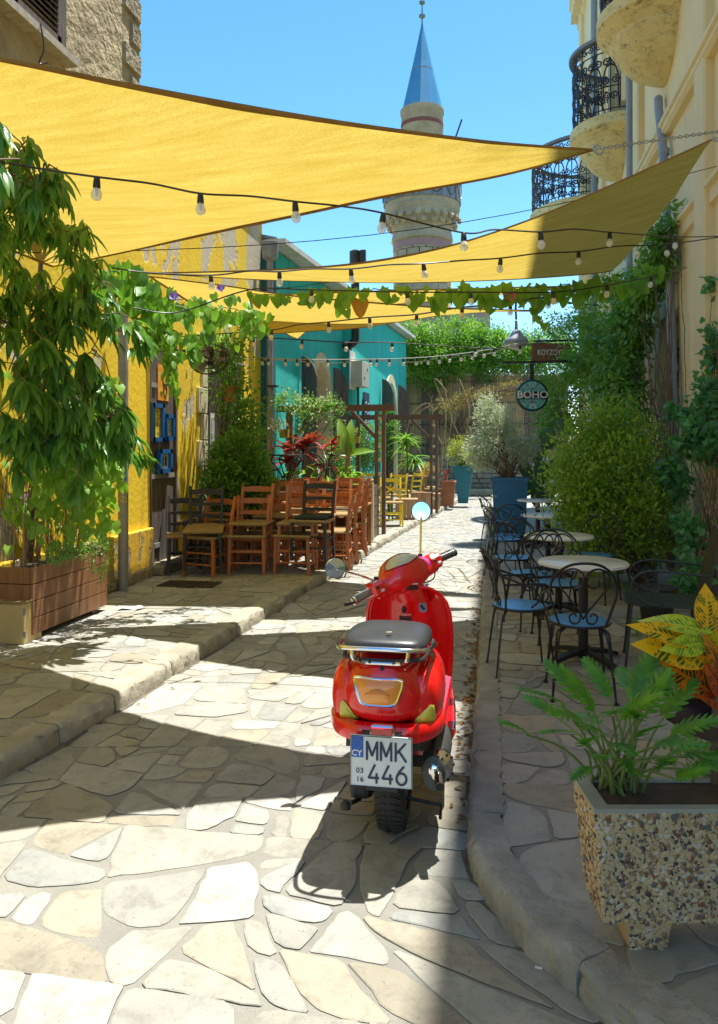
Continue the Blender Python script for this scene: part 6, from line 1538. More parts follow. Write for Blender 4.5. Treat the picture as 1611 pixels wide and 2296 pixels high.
# chrome grab rail
mb = MB(); mb.tube(spline([L(-.150, .12, .785), L(-.178, .03, .79), L(-.184, -.12, .825), L(-.172, -.25, .838), L(-.13, -.315, .848), L(0, -.335, .853), L(.13, -.315, .848), L(.172, -.25, .838), L(.184, -.12, .825), L(.178, .03, .79), L(.150, .12, .785)], 6), .0088, 10)
rack = mb.build('grab_rail', chrome, sc_)
for s in (-1, 1):
    mb = MB(); mb.tube(spline([L(s * .105, -.322, .845), L(s * .100, -.325, .815), L(s * .085, -.30, .797), L(s * .06, -.282, .788), L(s * .0, -.278, .787)], 6), .0085, 8); mb.build('rail_strut', chrome, rack)
    mb = MB(); mb.lathe(L(s * .045, -.284, .790), [(.007, 0), (.006, .008)], 8, axis=(0, -.6, .8)); mb.build('bolt', plas, rack)
# number plate
pc = ond(855, 1708, 2.83); PW, PH = 141 / FPX * 2.83, 116 / FPX * 2.83
pl = MB(); pl.box(pc, (PW, .006, PH), rz=0, bev=.003); plate = pl.build('number_plate', M('plate_white', (.66, .70, .70), (.60, .64, .64), .35, bump=.05), sc_)
FP = Matrix(((1, 0, 0), (0, 0, -1), (0, 1, 0)))          # text standing upright, facing back down the street
pp = lambda x, z, k=0: pc + Vector(((x - .5) * PW, -.0045 - k, (.5 - z) * PH))
ink = M('plate_ink', (.02, .025, .07), rough=.5, bump=0); blu = M('plate_blue', (.01, .10, .45), rough=.4, bump=0); yel = M('plate_star', (.10, .30, .65), rough=.5, bump=0)
mb = MB(); E4 = [pp(.012, .015), pp(.988, .015), pp(.988, .985), pp(.012, .985)]; mb.tube(E4, .0016, 5, closed=True); mb.build('plate_border', ink, plate)
mb = MB(); mb.add([pp(.025, .03, .0006), pp(.215, .03, .0006), pp(.215, .43, .0006), pp(.025, .43, .0006)], [(0, 1, 2, 3)]); mb.build('blue_band', blu, plate, fixn=False)
mb = MB(); 
for i in range(12): a = 2 * PI * i / 12; mb.lathe(tuple(pp(.12 + .065 * math.cos(a), .16 + .085 * math.sin(a), .001)), [(.0017, 0), (.0017, .0006)], 6, axis=(0, -1, 0))
mb.build('star_ring', yel, plate)
T = lambda s, sz, x, z, m=ink, bold=.0, sx=1: text_mesh('plate_text', s, sz, m, plate, pp(x, z, .0012), FP, .0004, bold=bold, sx=sx)
def glyph(ch, x, z, w_, h_):
    mb = MB(); t = .036
    def st(*pts):
        for (a, b), (c, d) in zip(pts, pts[1:]):
            A, B = pp(x + a * w_, z + (1 - b) * h_, .001), pp(x + c * w_, z + (1 - d) * h_, .001); dd = (B - A).normalized(); nn = Vector((-dd.z, 0, dd.x)) * t * PW * .5
            mb.add([A - nn - dd * .0015, A + nn - dd * .0015, B + nn + dd * .0015, B - nn + dd * .0015], [(0, 1, 2, 3)], False)
            glyph.k += 1; 
            for q in range(4): v = list(mb.v[-1 - q]); v[1] -= .00004 * (glyph.k % 7); mb.v[-1 - q] = tuple(v)
    arc = lambda cx, cy, rx, ry, a0, a1: [(cx + rx * math.cos(R(a0 + (a1 - a0) * i / 14)), cy + ry * math.sin(R(a0 + (a1 - a0) * i / 14))) for i in range(15)]
    if ch == 'M': st((0, 0), (0, 1), (.5, .22), (1, 1), (1, 0))
    if ch == 'K': st((0, 0), (0, 1)); st((.95, 1), (.05, .42)); st((.3, .58), (1, 0))
    if ch == '4': st((.62, 1), (.02, .28), (1, .28)); st((.78, .52), (.78, 0))
    if ch == '6': st(*arc(.5, .32, .48, .32, 0, 360)); st(*([(.72, 1)] + [(.30, .72), (.08, .48), (.03, .32)]))
    mb.build('plate_letter', ink, plate, fixn=False)
glyph.k = 0
for ch, x in zip('MMK', (.275, .50, .735)): glyph(ch, x, .115, .165, .35)
for ch, x in zip('446', (.30, .52, .745)): glyph(ch, x, .56, .165, .35)
T('03', .027, .16, .69, sx=1.1); T('16', .027, .16, .86, sx=1.1); T('CY', .030, .112, .35, stw, bold=.0006)
mb = MB(); mb.box(pc + Vector((-.0, .03, .03)), (.15, .05, .15)); mb.build('plate_bracket', plas, sc_)
rc = ond(857, 1639, 2.80); mb = MB(); mb.box(rc + Vector((0, .012, 0)), (.098, .03, .036), taper=.86, bev=.006); rr_ = mb.build('reflector_housing', chrome, sc_)
mb = MB(); mb.box(rc + Vector((0, -.006, 0)), (.080, .012, .026), bev=.003); mb.build('reflector', rlm, rr_)
# wheels
def wheel(x, y, r, w_, nm):
    mb = MB(); P = [(-w_ / 2, .62), (-w_ / 2 * 1.02, .78), (-w_ / 2 * .8, .93), (-w_ / 2 * .4, .99), (0, 1), (w_ / 2 * .4, .99), (w_ / 2 * .8, .93), (w_ / 2 * 1.02, .78), (w_ / 2, .62)]
    n = 40; secs = [[L(x + a, y + r * b * math.cos(2 * PI * i / n), r + r * b * math.sin(2 * PI * i / n)) for a, b in P] for i in range(n)]
    secs.append(secs[0]); mb.loft(secs, False, True); t = mb.build('wheel', rubber, sc_)
    mb = MB()
    for i in range(46):
        a = 2 * PI * i / 46
        for s in (-1, 1): mb.beam(L(x + s * w_ * .08, y + (r + .001) * math.cos(a), r + (r + .001) * math.sin(a)), L(x + s * w_ * .42, y + (r * .955) * math.cos(a + .09), r + (r * .955) * math.sin(a + .09)), .010, .008)
    mb.build('tread', rubber, t)
    mb = MB(); mb.lathe(L(x, y, r) - Vector((w_ * .42, 0, 0)), [(.03, 0), (r * .5, .01), (r * .62, .0), (r * .62, w_ * .84), (r * .5, w_ * .82), (.03, w_ * .84)], 28, axis=(1, 0, 0)); mb.build('rim', engm, t)
wheel(.0, .09, .22, .12, 'r'); wheel(0.02, 1.24, .215, .10, 'f')
# engine, exhaust, fan shroud
mb = MB(); mb.loft([[L(x0 + .0 + (x1_ - x0) * a, y, z0 + (z1_ - z0) * b) for a, b in ((0, 0), (1, 0), (1, 1), (0, 1))] for y, x0, x1_, z0, z1_ in ((-.06, -.165, -.085, .17, .30), (.02, -.18, -.08, .14, .34), (.3, -.18, -.06, .16, .38), (.5, -.15, .05, .2, .4))], True, False); mb.build('transmission_case', plas, sc_, bevel=.02)
mb = MB(); mb.box(L(.0, .25, .42), (.24, .36, .2), bev=.03); mb.build('engine_block', engm, sc_)
mb = MB(); mb.tube(spline([L(.10, .0, .50), L(.085, -.1, .42), L(.085, -.13, .36)], 5), .014, 8); mb.build('shock_absorber', chrome, sc_)
mc_ = ond(1000, 1722, 2.98)
mb = MB(); ax = Vector((.78, -.50, .05)).normalized(); mb.lathe(tuple(mc_ - ax * .03), [(.0, .040), (.026, .039), (.052, .030), (.066, .012), (.068, 0), (.062, -.01)], 28, axis=tuple(ax), cap=False); shd = mb.build('exhaust_shield', chrome, sc_)
for i in range(9):
    a = 2 * PI * i / 9; q = ax.to_track_quat('Z', 'Y').to_matrix(); p = mc_ - ax * .03 + q @ Vector((.048 * math.cos(a), .048 * math.sin(a), .031)); mb = MB(); mb.lathe(tuple(p), [(.006, 0), (.006, .004)], 8, axis=tuple(ax)); mb.build('hole', plas, shd)
mb = MB(); mb.loft([[mc_ + Vector((-.045 + .055 * k * math.cos(a), .03 + q, -.012 + .085 * k * math.sin(a))) for a in np.linspace(0, 2 * PI, 13)[:-1]] for q, k in ((-.07, .5), (-.06, .8), (.0, 1), (.25, 1), (.35, .7))], True, True); mb.build('muffler', M('dark_steel', (.07, .08, .075), (.05, .055, .05), .5, metal=.2), sc_)
mp = ond(984, 1752, 2.9); mb = MB(); mb.tube([mp + Vector((-.015, .12, .03)), mp + Vector((-.003, .03, .005)), mp + Vector((.005, -.02, -.008))], .017, 12); mb.build('exhaust_tip', chrome, sc_)
mb = MB(); mb.lathe(tuple(mp + Vector((.0055, -.023, -.009))), [(.0165, 0), (.0165, .003)], 12, axis=(.2, -1, -.2)); mb.build('exhaust_mouth', darkroom, sc_)
mb = MB(); e = ond(775, 1806, 3.05); mb.tube([L(-.10, .12, .16), L(-.14, .02, .13), e + Vector((.02, 0, .01)), e], .009, 8); mb.build('kick_stand', plas, sc_)
mb = MB(); mb.lathe(tuple(e - Vector((0, 0, .012))), [(.022, 0), (.02, .02), (.01, .03)], 10); mb.build('stand_foot', plas, sc_)
mb = MB(); mb.tube([L(.05, .05, .14), L(.20, .05, .12), L(.20, -.02, .10)], .008, 6); mb.build('centre_stand', plas, sc_)
# floor board
mb = MB(); mb.loft([[L(x, y, z) for x, z in ((-w_, .315), (-w_ + .01, .35), (w_ - .01, .35), (w_, .315), (w_ * .8, .26), (-w_ * .8, .26))] for y, w_ in ((.20, .16), (.27, .235), (.34, .245), (.7, .225), (.95, .20))], True, True); fb = mb.build('footboard', redp, sc_)
for s in (-1, 1): mb = MB(); mb.box(L(s * .225, .31, .357), (.035, .10, .012), bev=.004); mb.build('footboard_trim', chrome, fb)
mb = MB(); mb.box(L(0, .62, .354), (.30, .5, .012), bev=.005); mb.build('rubber_mat', rubber, fb)
mb = MB(); mb.loft([[L(x * w_, y, z) for x, y in ((-1, .40), (1, .40), (1, .50), (-1, .50))] for z, w_ in ((.33, .13), (.55, .13), (.68, .11))], True, False); mb.build('seat_tower', redp, sc_, bevel=.02)
mb = MB(); mb.loft([[L(x * w_, y, z) for x, z in ((-1, zb), (1, zb), (1, .27), (-1, .27))] for y, w_, zb in ((.22, .12, .2), (.5, .1, .17), (.95, .08, .17))], True, False); mb.build('underbody', plas, sc_)
# leg shield
mb = MB(); secs = []; hx = -.025
for z, w_ in ((.26, .17), (.32, .20), (.42, .215), (.55, .222), (.66, .222), (.74, .215), (.80, .198), (.845, .165), (.87, .12), (.882, .06)):
    yc = 1.02 - .16 * (z - .26) / .6; ring = []
    for x in np.linspace(-1, 1, 11): ring.append(L(hx + x * w_, yc - .055 * abs(x) ** 3 - .03 * math.exp(-(x * 3) ** 2), z))
    for x in np.linspace(1, -1, 11): ring.append(L(hx + x * (w_ + .006), yc + .022 - .055 * abs(x) ** 3 + .11 * math.exp(-(x * 1.8) ** 2), z + .004))
    secs.append(ring)
mb.loft(secs, True, True); shield = mb.build('leg_shield', redp, sc_, subd=1)
mb = MB(); mb.tube([p_ for p_ in [secs[i][0] for i in range(10)] + [secs[9][5]] + [secs[i][10] for i in range(9, -1, -1)]], .008, 6); mb.build('shield_edge', redp, shield)
bpy.context.view_layer.update(); st_ = bvh_of(shield)
def spatch(nm, P, m, off=.003, dome=0): return patch(nm, P, m, st_, off, dome, parent=shield, y0=.55, thick=0, rings=3)
def rect(x0, x1_, z0, z1_): return [(x0, z1_), (x1_, z1_), (x1_, z0), (x0, z0)]
# positions on the shield come from where they show in the view
def sh_at(u, v):
    p = ond(u, v, 4.02); return p.x - SX, p.z
kx, kz = sh_at(907, 1366); spatch('key_switch', [(kx + .012 * math.cos(a), kz + .02 * math.sin(a)) for a in np.linspace(0, 2 * PI, 13)[:-1]], plas, .006, .004)
kx, kz = sh_at(949, 1360); spatch('blue_badge', rpoly(rect(kx - .021, kx + .021, kz - .026, kz + .026), .3), M('badge_blue', (.22, .50, .75), rough=.3, bump=0), .003)
for a, b in ((-.006, .006), (.004, -.006)): spatch('badge_mark', [(kx + a + .008 * math.cos(t), kz + b + .008 * math.sin(t)) for t in np.linspace(0, 2 * PI, 11)[:-1]], ink, .005)
kx, kz = sh_at(908, 1378); spatch('warning_label', rect(kx - .032, kx + .032, kz - .004, kz + .004), stw, .003); spatch('label_red', rect(kx - .026, kx + .029, kz - .002, kz + .002), redp, .004)
kx, kz = sh_at(909, 1386); spatch('warning_label', rect(kx - .032, kx + .032, kz - .013, kz + .010), plas, .003)
# front fender and nose
mb = MB(); mb.loft([[L(.02 + x * w_, y, z + .03 * (1 - x * x)) for x in (-1, -.5, 0, .5, 1)] + [L(.02 + x * w_ * .9, y, z - .02 + .03 * (1 - x * x)) for x in (1, 0, -1)] for y, z, w_ in ((1.02, .34, .06), (1.1, .42, .075), (1.24, .455, .08), (1.38, .42, .07), (1.46, .34, .05))], True, True); mb.build('front_fender', redp, sc_)
mb = MB(); mb.tube([L(.02, .93, .86), L(.02, 1.22, .25)], .03, 10); mb.build('fork', plas, sc_)
# ---------------- head set, steered hard to the left about the raked axis
piv = L(-.045, .83, .925); axs = Vector((0, -.45, .893)).normalized(); HM = Matrix.Rotation(R(43), 3, axs)
def Hh(x, y, z): return piv + HM @ Vector((x, y, z))
neck = MB(); neck.loft([[(L(-.01, .86, .80) if k == 0 else piv + Vector((0, -.0, -.03)) if k == 1 else piv) + Vector((r_ * math.cos(a), r_ * .85 * math.sin(a), 0)) for a in np.linspace(0, 2 * PI, 17)[:-1]] for k, r_ in ((0, .105), (1, .095), (2, .085))], True, True)
neck.build('steering_neck', redp, sc_)
hd = MB(); secs = []
for x, cy, cz, ry, rz_ in ((-.215, -.01, .005, .028, .028), (-.20, -.01, .005, .040, .034), (-.16, -.005, .006, .044, .036), (-.13, .0, .01, .052, .042), (-.10, .005, .015, .072, .055), (-.07, .012, .02, .092, .068), (0, .02, .022, .108, .078), (.07, .012, .02, .092, .068), (.10, .005, .015, .072, .055), (.13, 0, .01, .052, .042), (.16, -.005, .006, .044, .036), (.20, -.01, .005, .040, .034), (.215, -.01, .005, .028, .028)):
    secs.append([Hh(x * .92, cy * 1.2 + ry * (1.22 if abs(x) < .14 else 1.08) * (1 if math.cos(a) > 0 else -1) * abs(math.cos(a)) ** .85, cz - .008 + rz_ * 1.34 * (1 if math.sin(a) > 0 else -1) * abs(math.sin(a)) ** .85) for a in np.linspace(0, 2 * PI, 19)[:-1]])
hd.loft(secs, True, True); head = hd.build('handlebar_cover', redp, sc_, subd=1)
mb = MB(); mb.lathe(tuple(Hh(0, .115, -.01)), [(.085, -.04), (.088, 0), (.08, .018), (.05, .028), (0, .032)], 24, axis=tuple(HM @ Vector((0, 1, -.1))), cap=False); mb.build('headlight', M('headlight_glass', (.6, .62, .6), rough=.1), head)
mb = MB(); mb.tube(circ(Hh(0, .112, -.01), .089, 26, HM @ Vector((1, 0, 0)), HM @ Vector((0, .1, 1)).normalized()), .008, 6, closed=True); mb.build('headlight_rim', chrome, head)
bpy.context.view_layer.update(); hb = bvh_of(head); dn = HM @ Vector((0, -.42, .91)).normalized(); ex = HM @ Vector((1, 0, 0)); ey = dn.cross(ex)
def hpatch(name, f, mat, off, parent, rings=4, dome=0):
    V = []; k = 28; c = hb.ray_cast(Hh(0, .0, .0) + dn * .5 + ey * .012, -dn)[0] + dn * (off + dome); V.append(c)
    for r_ in range(1, rings + 1):
        for i in range(k):
            a = 2 * PI * i / k; rx, ry = f(a); q = hb.ray_cast(Hh(0, 0, 0) + dn * .5 + ey * (.012 + ry * r_ / rings) + ex * rx * r_ / rings, -dn); V.append((q[0] if q[0] else V[-1]) + dn * (off + dome * (1 - (r_ / rings) ** 2)))
    m_ = MB(); m_.add(V, [(0, 1 + i, 1 + (i + 1) % k) for i in range(k)] + [(1 + r_ * k + i, 1 + (r_ + 1) * k + i, 1 + (r_ + 1) * k + (i + 1) % k, 1 + r_ * k + (i + 1) % k) for r_ in range(rings - 1) for i in range(k)], True)
    return m_.build(name, mat, parent), V[-k:]
dialm = M('dial_glass', (.58, .54, .32), (.50, .48, .30), .12, scale=14, bump=0, coat=.7)
o, eg = hpatch('dial', lambda a: (.100 * (1 if math.cos(a) > 0 else -1) * abs(math.cos(a)) ** .9, .058 * math.sin(a) * (1.0 if math.sin(a) > 0 else 1.0 - .25 * abs(math.cos(a)))), dialm, .004, head, dome=.004)
mb = MB(); mb.tube(eg, .0035, 5, closed=True); mb.build('dial_rim', M('dial_rim_red', (.40, .02, .03), rough=.3), o)
kk = hb.ray_cast(piv + Vector((.05, -.5, -.035)), Vector((0, 1, 0)))
if kk[0]:
    for dz, m_, h_ in ((.012, stw, .007), (-.008, plas, .02)): mb = MB(); c = kk[0] + Vector((0, -.004, dz)); mb.box(c, (.062, .003, h_), rz=R(25), rx=R(12)); mb.build('warning_label', m_, head)
for s in (-1, 1):
    mb = MB(); mb.box(Hh(s * .182, -.014, .010), (.08, .086, .076), bev=.014); m0 = Matrix.Translation(Hh(s * .182, -.014, .010)) @ HM.to_4x4() @ Matrix.Translation(-Hh(s * .182, -.014, .010)); mb.v = [tuple(m0 @ Vector(v)) for v in mb.v]
    pod = mb.build('switch_pod', redp, head)
    for k, (dx, dy, dz, m_) in enumerate(((-.012, -.042, .012, plas), (.012, -.042, -.010, stw), (.0, -.01, .037, stw))):
        c = Hh(s * .182 + dx, -.014 + dy, .010 + dz); mb = MB(); mb.box(c, (.02, .008, .014) if k < 2 else (.026, .016, .008), bev=.002); m0 = Matrix.Translation(c) @ HM.to_4x4() @ Matrix.Translation(-c); mb.v = [tuple(m0 @ Vector(v)) for v in mb.v]; mb.build('switch', m_, pod)
    mb = MB(); mb.tube([Hh(s * .21, -.014, .008), Hh(s * .315, -.020, .006)], .0205, 14); g_ = mb.build('grip', M('grip_rubber', (.10, .10, .105), rough=.3, spec=.8), sc_)
    mb = MB()
    for i in range(10): mb.tube(circ(Hh(s * (.222 + .009 * i), -.0145 - .0005 * i, .008), .0208, 14, HM @ Vector((0, 1, 0)), HM @ Vector((0, 0, 1))), .0018, 4, closed=True)
    mb.lathe(tuple(Hh(s * .314, -.020, .006)), [(.016, 0), (.022, .002), (.022, .014), (.014, .018)], 14, axis=tuple(HM @ Vector((s, 0, 0)))); mb.build('grip_rings', chrome if s < 0 else plas, g_)
# brake lever (left) and right lever
e = ond(776, 1356, 3.70); mb = MB(); mb.tube(spline([Hh(-.20, .03, -.015), Hh(-.25, .045, -.02), (e + Hh(-.25, .045, -.02)) / 2 + Vector((0, 0, -.004)), e], 6), [.007] * 19, 8); mb.build('brake_lever', plas, sc_)
mb = MB(); mb.lathe(tuple(e - Vector((0, 0, .008))), [(.004, 0), (.010, .004), (.010, .012), (.004, .017)], 10); mb.build('lever_ball', plas, sc_)
mb = MB(); mb.tube(spline([Hh(.20, .03, -.015), Hh(.25, .05, -.02), Hh(.36, .04, -.02)], 6), .006, 8); mb.build('brake_lever', plas, sc_)
pinkm = M('magenta_wrap', (.50, .02, .22), (.38, .02, .16), .5, scale=30, bump=.5)
mb = MB(); mb.loft([[Hh(x, cy + ry * math.cos(a), cz + rz_ * math.sin(a)) for a in np.linspace(0, 2 * PI, 15)[:-1]] for x, cy, cz, ry, rz_ in ((.105, .004, .014, .071, .056), (.12, .002, .012, .066, .051), (.145, -.002, .009, .053, .043))], False, True); mb.build('tape_wrap', pinkm, head)
# mirrors
def mirror(u, v, d, nx, base, ru, lb):
    c = ond(u, v, d); n_ = Vector(nx).normalized(); q = n_.to_track_quat('Z', 'Y').to_matrix(); rad = ru / FPX * d
    mb = MB(); mb.lathe(tuple(c - n_ * .012), [(rad * .4, -.018), (rad * .85, -.006), (rad, .006), (rad * 1.0, .013), (rad * .93, .0135)], 28, axis=tuple(n_)); t = mb.build('mirror', plas if lb == 'r' else chrome, sc_)
    mb = MB(); mb.lathe(tuple(c + n_ * .002), [(rad * .93, 0), (0, .001)], 28, axis=tuple(n_), cap=False); mb.build('mirror_glass', M('mirror_glass', (.85, .88, .88), (.85, .88, .88), .03, metal=1, bump=0), t)
    mb = MB(); b = Vector(base); mb.tube(spline([b, b.lerp(c, .35) + Vector((0, 0, .005)), b.lerp(c, .8), c - n_ * .02 - Vector((0, 0, rad * .3 if lb == 'r' else 0))], 5), .0055, 8); mb.build('mirror_stem', chrome, t)
    mb = MB(); mb.lathe(tuple(b - Vector((0, 0, .02))), [(.013, 0), (.011, .045)], 8); mb.build('mirror_boot', plas, t)
mirror(945, 1146, 4.12, (-.13, -1, .10), Hh(.135, .02, .045), 22.5, 'r')
mirror(752, 1274, 3.55, (.34, -.9, -.02), Hh(-.155, .02, .035), 22.5, 'l')
# keys hanging under the bars
mb = MB(); p0 = Hh(.17, -.03, -.03); mb.tube(spline([p0, p0 + Vector((-.01, 0, -.05)), p0 + Vector((-.08, -.01, -.075)), p0 + Vector((-.10, 0, -.06))], 5), .004, 6); mb.build('cable', plas, sc_)
kx = ond(955, 1305, 4.02); mb = MB(); mb.tube(circ(kx, .014, 10, (1, 0, 0), (0, 0, 1)), .002, 4, closed=True); mb.box(kx + Vector((.006, 0, -.03)), (.014, .003, .045)); mb.build('key', chrome, sc_)
# ================================================================== PLANTS
lm_dark = leafmat('leaf_dark_green', (.12, .29, .05), (.20, .38, .06), .38, .38)
lm_ficus = leafmat('leaf_ficus', (.08, .23, .045), (.15, .33, .055), .40, .32, var=.2)
lm_mid = leafmat('leaf_mid_green', (.09, .24, .03), (.13, .30, .04), .40, .42)
lm_bright = leafmat('leaf_bright_green', (.20, .42, .05), (.30, .50, .07), .45, .45)
lm_vine = leafmat('leaf_vine', (.14, .33, .045), (.22, .42, .06), .42, .42)
lm_yel = leafmat('leaf_yellow_green', (.30, .36, .04), (.38, .42, .05), .35, .5)
lm_olive = leafmat('leaf_silver', (.40, .47, .36), (.52, .58, .46), .25, .6, var=.2)
lm_bush = leafmat('leaf_bush', (.22, .38, .045), (.36, .50, .06), .42, .45, var=.3)
lm_blue = leafmat('leaf_bluish', (.09, .28, .11), (.14, .36, .12), .35, .45)
lm_red = leafmat('leaf_red', (.34, .03, .025), (.16, .015, .025), .25, .35)
lm_drybr = leafmat('leaf_dry_brown', (.30, .22, .08), (.20, .22, .05), .25, .7)
lm_orange = leafmat('leaf_autumn', (.50, .20, .02), (.45, .30, .03), .4, .6)
bark = M('bark', (.19, .13, .085), (.12, .085, .06), .9, scale=6, stretch=(6, 6, 1), bump=.7, bscale=20)
stemg = M('green_stem', (.16, .22, .06), (.12, .18, .05), .6)
cane = M('dry_cane', (.38, .26, .13), (.28, .18, .09), .8, bump=.2)
HEART = leaf_shape('heart', 1, .95, .10, .18, 5); OVAL = leaf_shape('oval', 1, .42, .16, .12, 4); OVALS = leaf_shape('oval', 1, .42, .16, .1, 2); LANCE = leaf_shape('lance', 1, .24, .22, .28, 5); ROUND = leaf_shape('round', 1, .85, .1, .1, 4); STRAP = leaf_shape('strap', 1, .10, .2, .6, 6); TI = leaf_shape('lance', 1, .26, .25, .45, 5)
def plant(name, loc, label, cat='plant', group=None): return empty(name, tuple(loc), label, cat, group)
def stems(par, base, tips, r=.012, mat=None, wob=.06, name='stem', n=5):
    mb = MB(); base = Vector(base)
    for t in tips:
        t = Vector(t); k = 6; pts = [base.lerp(t, i / k) + (rv(wob) if 0 < i < k else Vector((0, 0, 0))) + Vector((0, 0, .12 * (t - base).length * math.sin(PI * i / k) * .3)) for i in range(k + 1)]
        mb.tube(pts, [r * (1 - .8 * i / k) for i in range(k + 1)], n)
    return mb.build(name, mat or bark, par)
def bush(name, loc, blobs, n, size, mat, label, shape=OVALS, cat='plant', nclump=60, cr=.16, up=.6, hang=0, ntips=14, r=.015, base=None, group=None, extra=None):
    t = plant(name, loc, label, cat, group); tips = []
    for _ in range(ntips):
        c, rr, _w = random.choice(blobs); d = rv().normalized(); tips.append(Vector(c) + Vector((d.x * rr[0], d.y * rr[1], d.z * rr[2])) * .75)
    stems(t, base or loc, tips, r)
    leaf_mass('foliage', clump_items(blobs, n, size, up, .45, hang, .35, nclump, cr), shape, mat, t)
    if extra:
        m2, f = extra; leaf_mass('foliage_light', clump_items(blobs, int(n * f), size, up, .5, hang, .85, nclump, cr), shape, m2, t)
    return t
def dpt(u, v, d): return ond(u, v, d)
# ---- ficus with drooping leaves at the left edge
fi = plant('ficus_tree', (-3.95, 5.9, .6), 'dark green tree with long drooping leaves rising from the wooden planter at left', 'tree')
fbase = Vector((-3.92, 5.95, .62)); tips = []
cl = []   # clump points from the outline seen: (u, v, depth)
for u, v, d in ((40, 400, 5.2), (10, 400, 5.2), (0, 450, 5.2), (60, 440, 5.2), (70, 500, 5.2), (120, 500, 5.2), (90, 385, 5.3), (20, 470, 5.2), (100, 470, 5.4), (60, 560, 5.3), (150, 560, 5.4), (200, 545, 5.6), (20, 640, 5.2), (110, 640, 5.3), (190, 640, 5.5), (250, 700, 5.7), (300, 740, 5.8), (60, 740, 5.2), (160, 740, 5.4), (240, 790, 5.6), (20, 830, 5.2), (110, 840, 5.3), (200, 860, 5.5), (265, 880, 5.7), (50, 900, 5.2), (150, 930, 5.4), (230, 950, 5.6), (290, 960, 5.9), (310, 985, 6.0), (0, 560, 5.1), (0, 720, 5.1), (180, 690, 5.6), (110, 700, 5.6), (130, 790, 5.7), (210, 920, 5.8), (70, 860, 5.7), (40, 680, 5.6), (250, 640, 6.0), (60, 960, 5.3), (130, 985, 5.4), (20, 985, 5.3), (90, 930, 5.5), (185, 975, 5.6)): cl.append(dpt(u - (14 if u > 230 else 0), v, min(d, 1.24 * 1725 / (1000 - v)) if v < 700 else d))
inner = [fbase + Vector((.25, -.1, 1.2)), fbase + Vector((.3, -.2, 1.9)), fbase + Vector((.35, -.3, 2.6)), fbase + Vector((.1, .2, 1.5)), fbase + Vector((.2, 0, 2.3))]
mb = MB(); mb.tube(spline([fbase, fbase + Vector((.06, -.03, .5)), fbase + Vector((.12, -.05, 1.2)), fbase + Vector((.2, -.15, 2.2)), fbase + Vector((.3, -.2, 3.0))], 5), [.045 * (1 - .035 * i) for i in range(21)], 9); mb.build('trunk', bark, fi)
br = MB(); items = []
for c in cl:
    s = min(inner, key=lambda q: (q - c).length); br.tube(spline([s, s.lerp(c, .5) + Vector((0, 0, .18)), c], 5), [.013 * (1 - .07 * i) for i in range(11)], 5)
    for sub in range(random.randint(4, 6)):
        tp = c + Vector((random.gauss(0, .09), random.gauss(0, .11), random.gauss(0, .11))); br.tube([c.lerp(s, .15), (c + tp) / 2 + Vector((0, 0, .03)), tp], .004, 4)
        outd = (tp - s); outd.z = 0; outd.normalize()
        for k in range(random.randint(11, 15)):
            a = random.uniform(-1.3, 1.3); side = Matrix.Rotation(a, 3, 'Z') @ outd
            d = side * random.uniform(.35, .9) + Vector((0, 0, -random.uniform(.2, 1.1))); 
            items.append((tp - outd * random.uniform(0, .10) + Vector((0, 0, random.uniform(-.05, .02))), frame_from(d, Vector((0, 0, 1)) + side * .5 + rv(.25)), random.uniform(.13, .23) * (.8 if c.z > 2.7 else 1)))
br.build('branches', bark, fi)
items.sort(key=lambda t: (t[0] - CP).length); leaf_objs(items[:280], 'lance', LANCE, lm_ficus, fi); leaf_mass('more_leaves', items[280:], LANCE, lm_ficus, fi)
# ---- bean vine on canes in the wooden planter
bv = plant('climbing_vine', (-3.75, 5.9, .62), 'bright heart leaved vine climbing dry canes in the wooden planter', 'plant')
items = []
for i in range(17):
    x, y = random.uniform(-3.95, -3.58), 5.45 + .95 * i / 16; top = Vector((x + random.uniform(-.05, .12), y + random.uniform(-.08, .12), random.uniform(1.5, 2.2)))
    mb = MB(); mb.tube([Vector((x, y, .6)), (Vector((x, y, .6)) + top) / 2 + rv(.01), top], .008, 6); mb.build('cane', cane, bv)
tw = MB()
for i in range(60):
    a = Vector((random.uniform(-4.0, -3.55), random.uniform(5.45, 6.5), random.uniform(.6, .9))); pts = [a]
    for k in range(6): pts.append(pts[-1] + Vector((random.gauss(0, .05), random.gauss(0, .06), random.uniform(.08, .24))))
    tw.tube(spline(pts, 3), .0028, 4)
tw.build('tendrils', bark, bv)
for i in range(850):
    y = random.uniform(5.4, 6.75); z = random.triangular(.72, 2.3, 1.45); x = -3.50 - abs(random.gauss(0, .14)) + (.10 if z > 1.2 else 0)
    n_ = Vector((1, -.5, .55)) + rv(.35); items.append((Vector((x, y, z)), frame_from(Vector((.25, -.1, -.85)) + rv(.35), n_), random.uniform(.05, .115)))
items.sort(key=lambda t: (t[0] - CP).length); leaf_objs(items[:270], 'heart', HEART, lm_bright, bv); leaf_mass('more_leaves', items[270:], HEART, lm_bright, bv)
p = dpt(140, 1238, 5.75); bush('parsley_tuft', p, [(p + Vector((0, 0, .0)), (.10, .10, .07), 1)], 700, .022, leafmat('leaf_parsley', (.10, .30, .05), (.14, .36, .06), .3, .6), 'small bright green tuft at the front of the wooden planter', nclump=30, cr=.04, ntips=4, r=.003)
p = dpt(205, 1225, 6.3); bush('trailing_herb', p, [(p, (.14, .2, .08), 1), (dpt(232, 1255, 6.3), (.05, .06, .14), .5)], 900, .026, lm_dark, 'dark trailing herb spilling over the far corner of the wooden planter', nclump=30, cr=.05, ntips=6, r=.003)
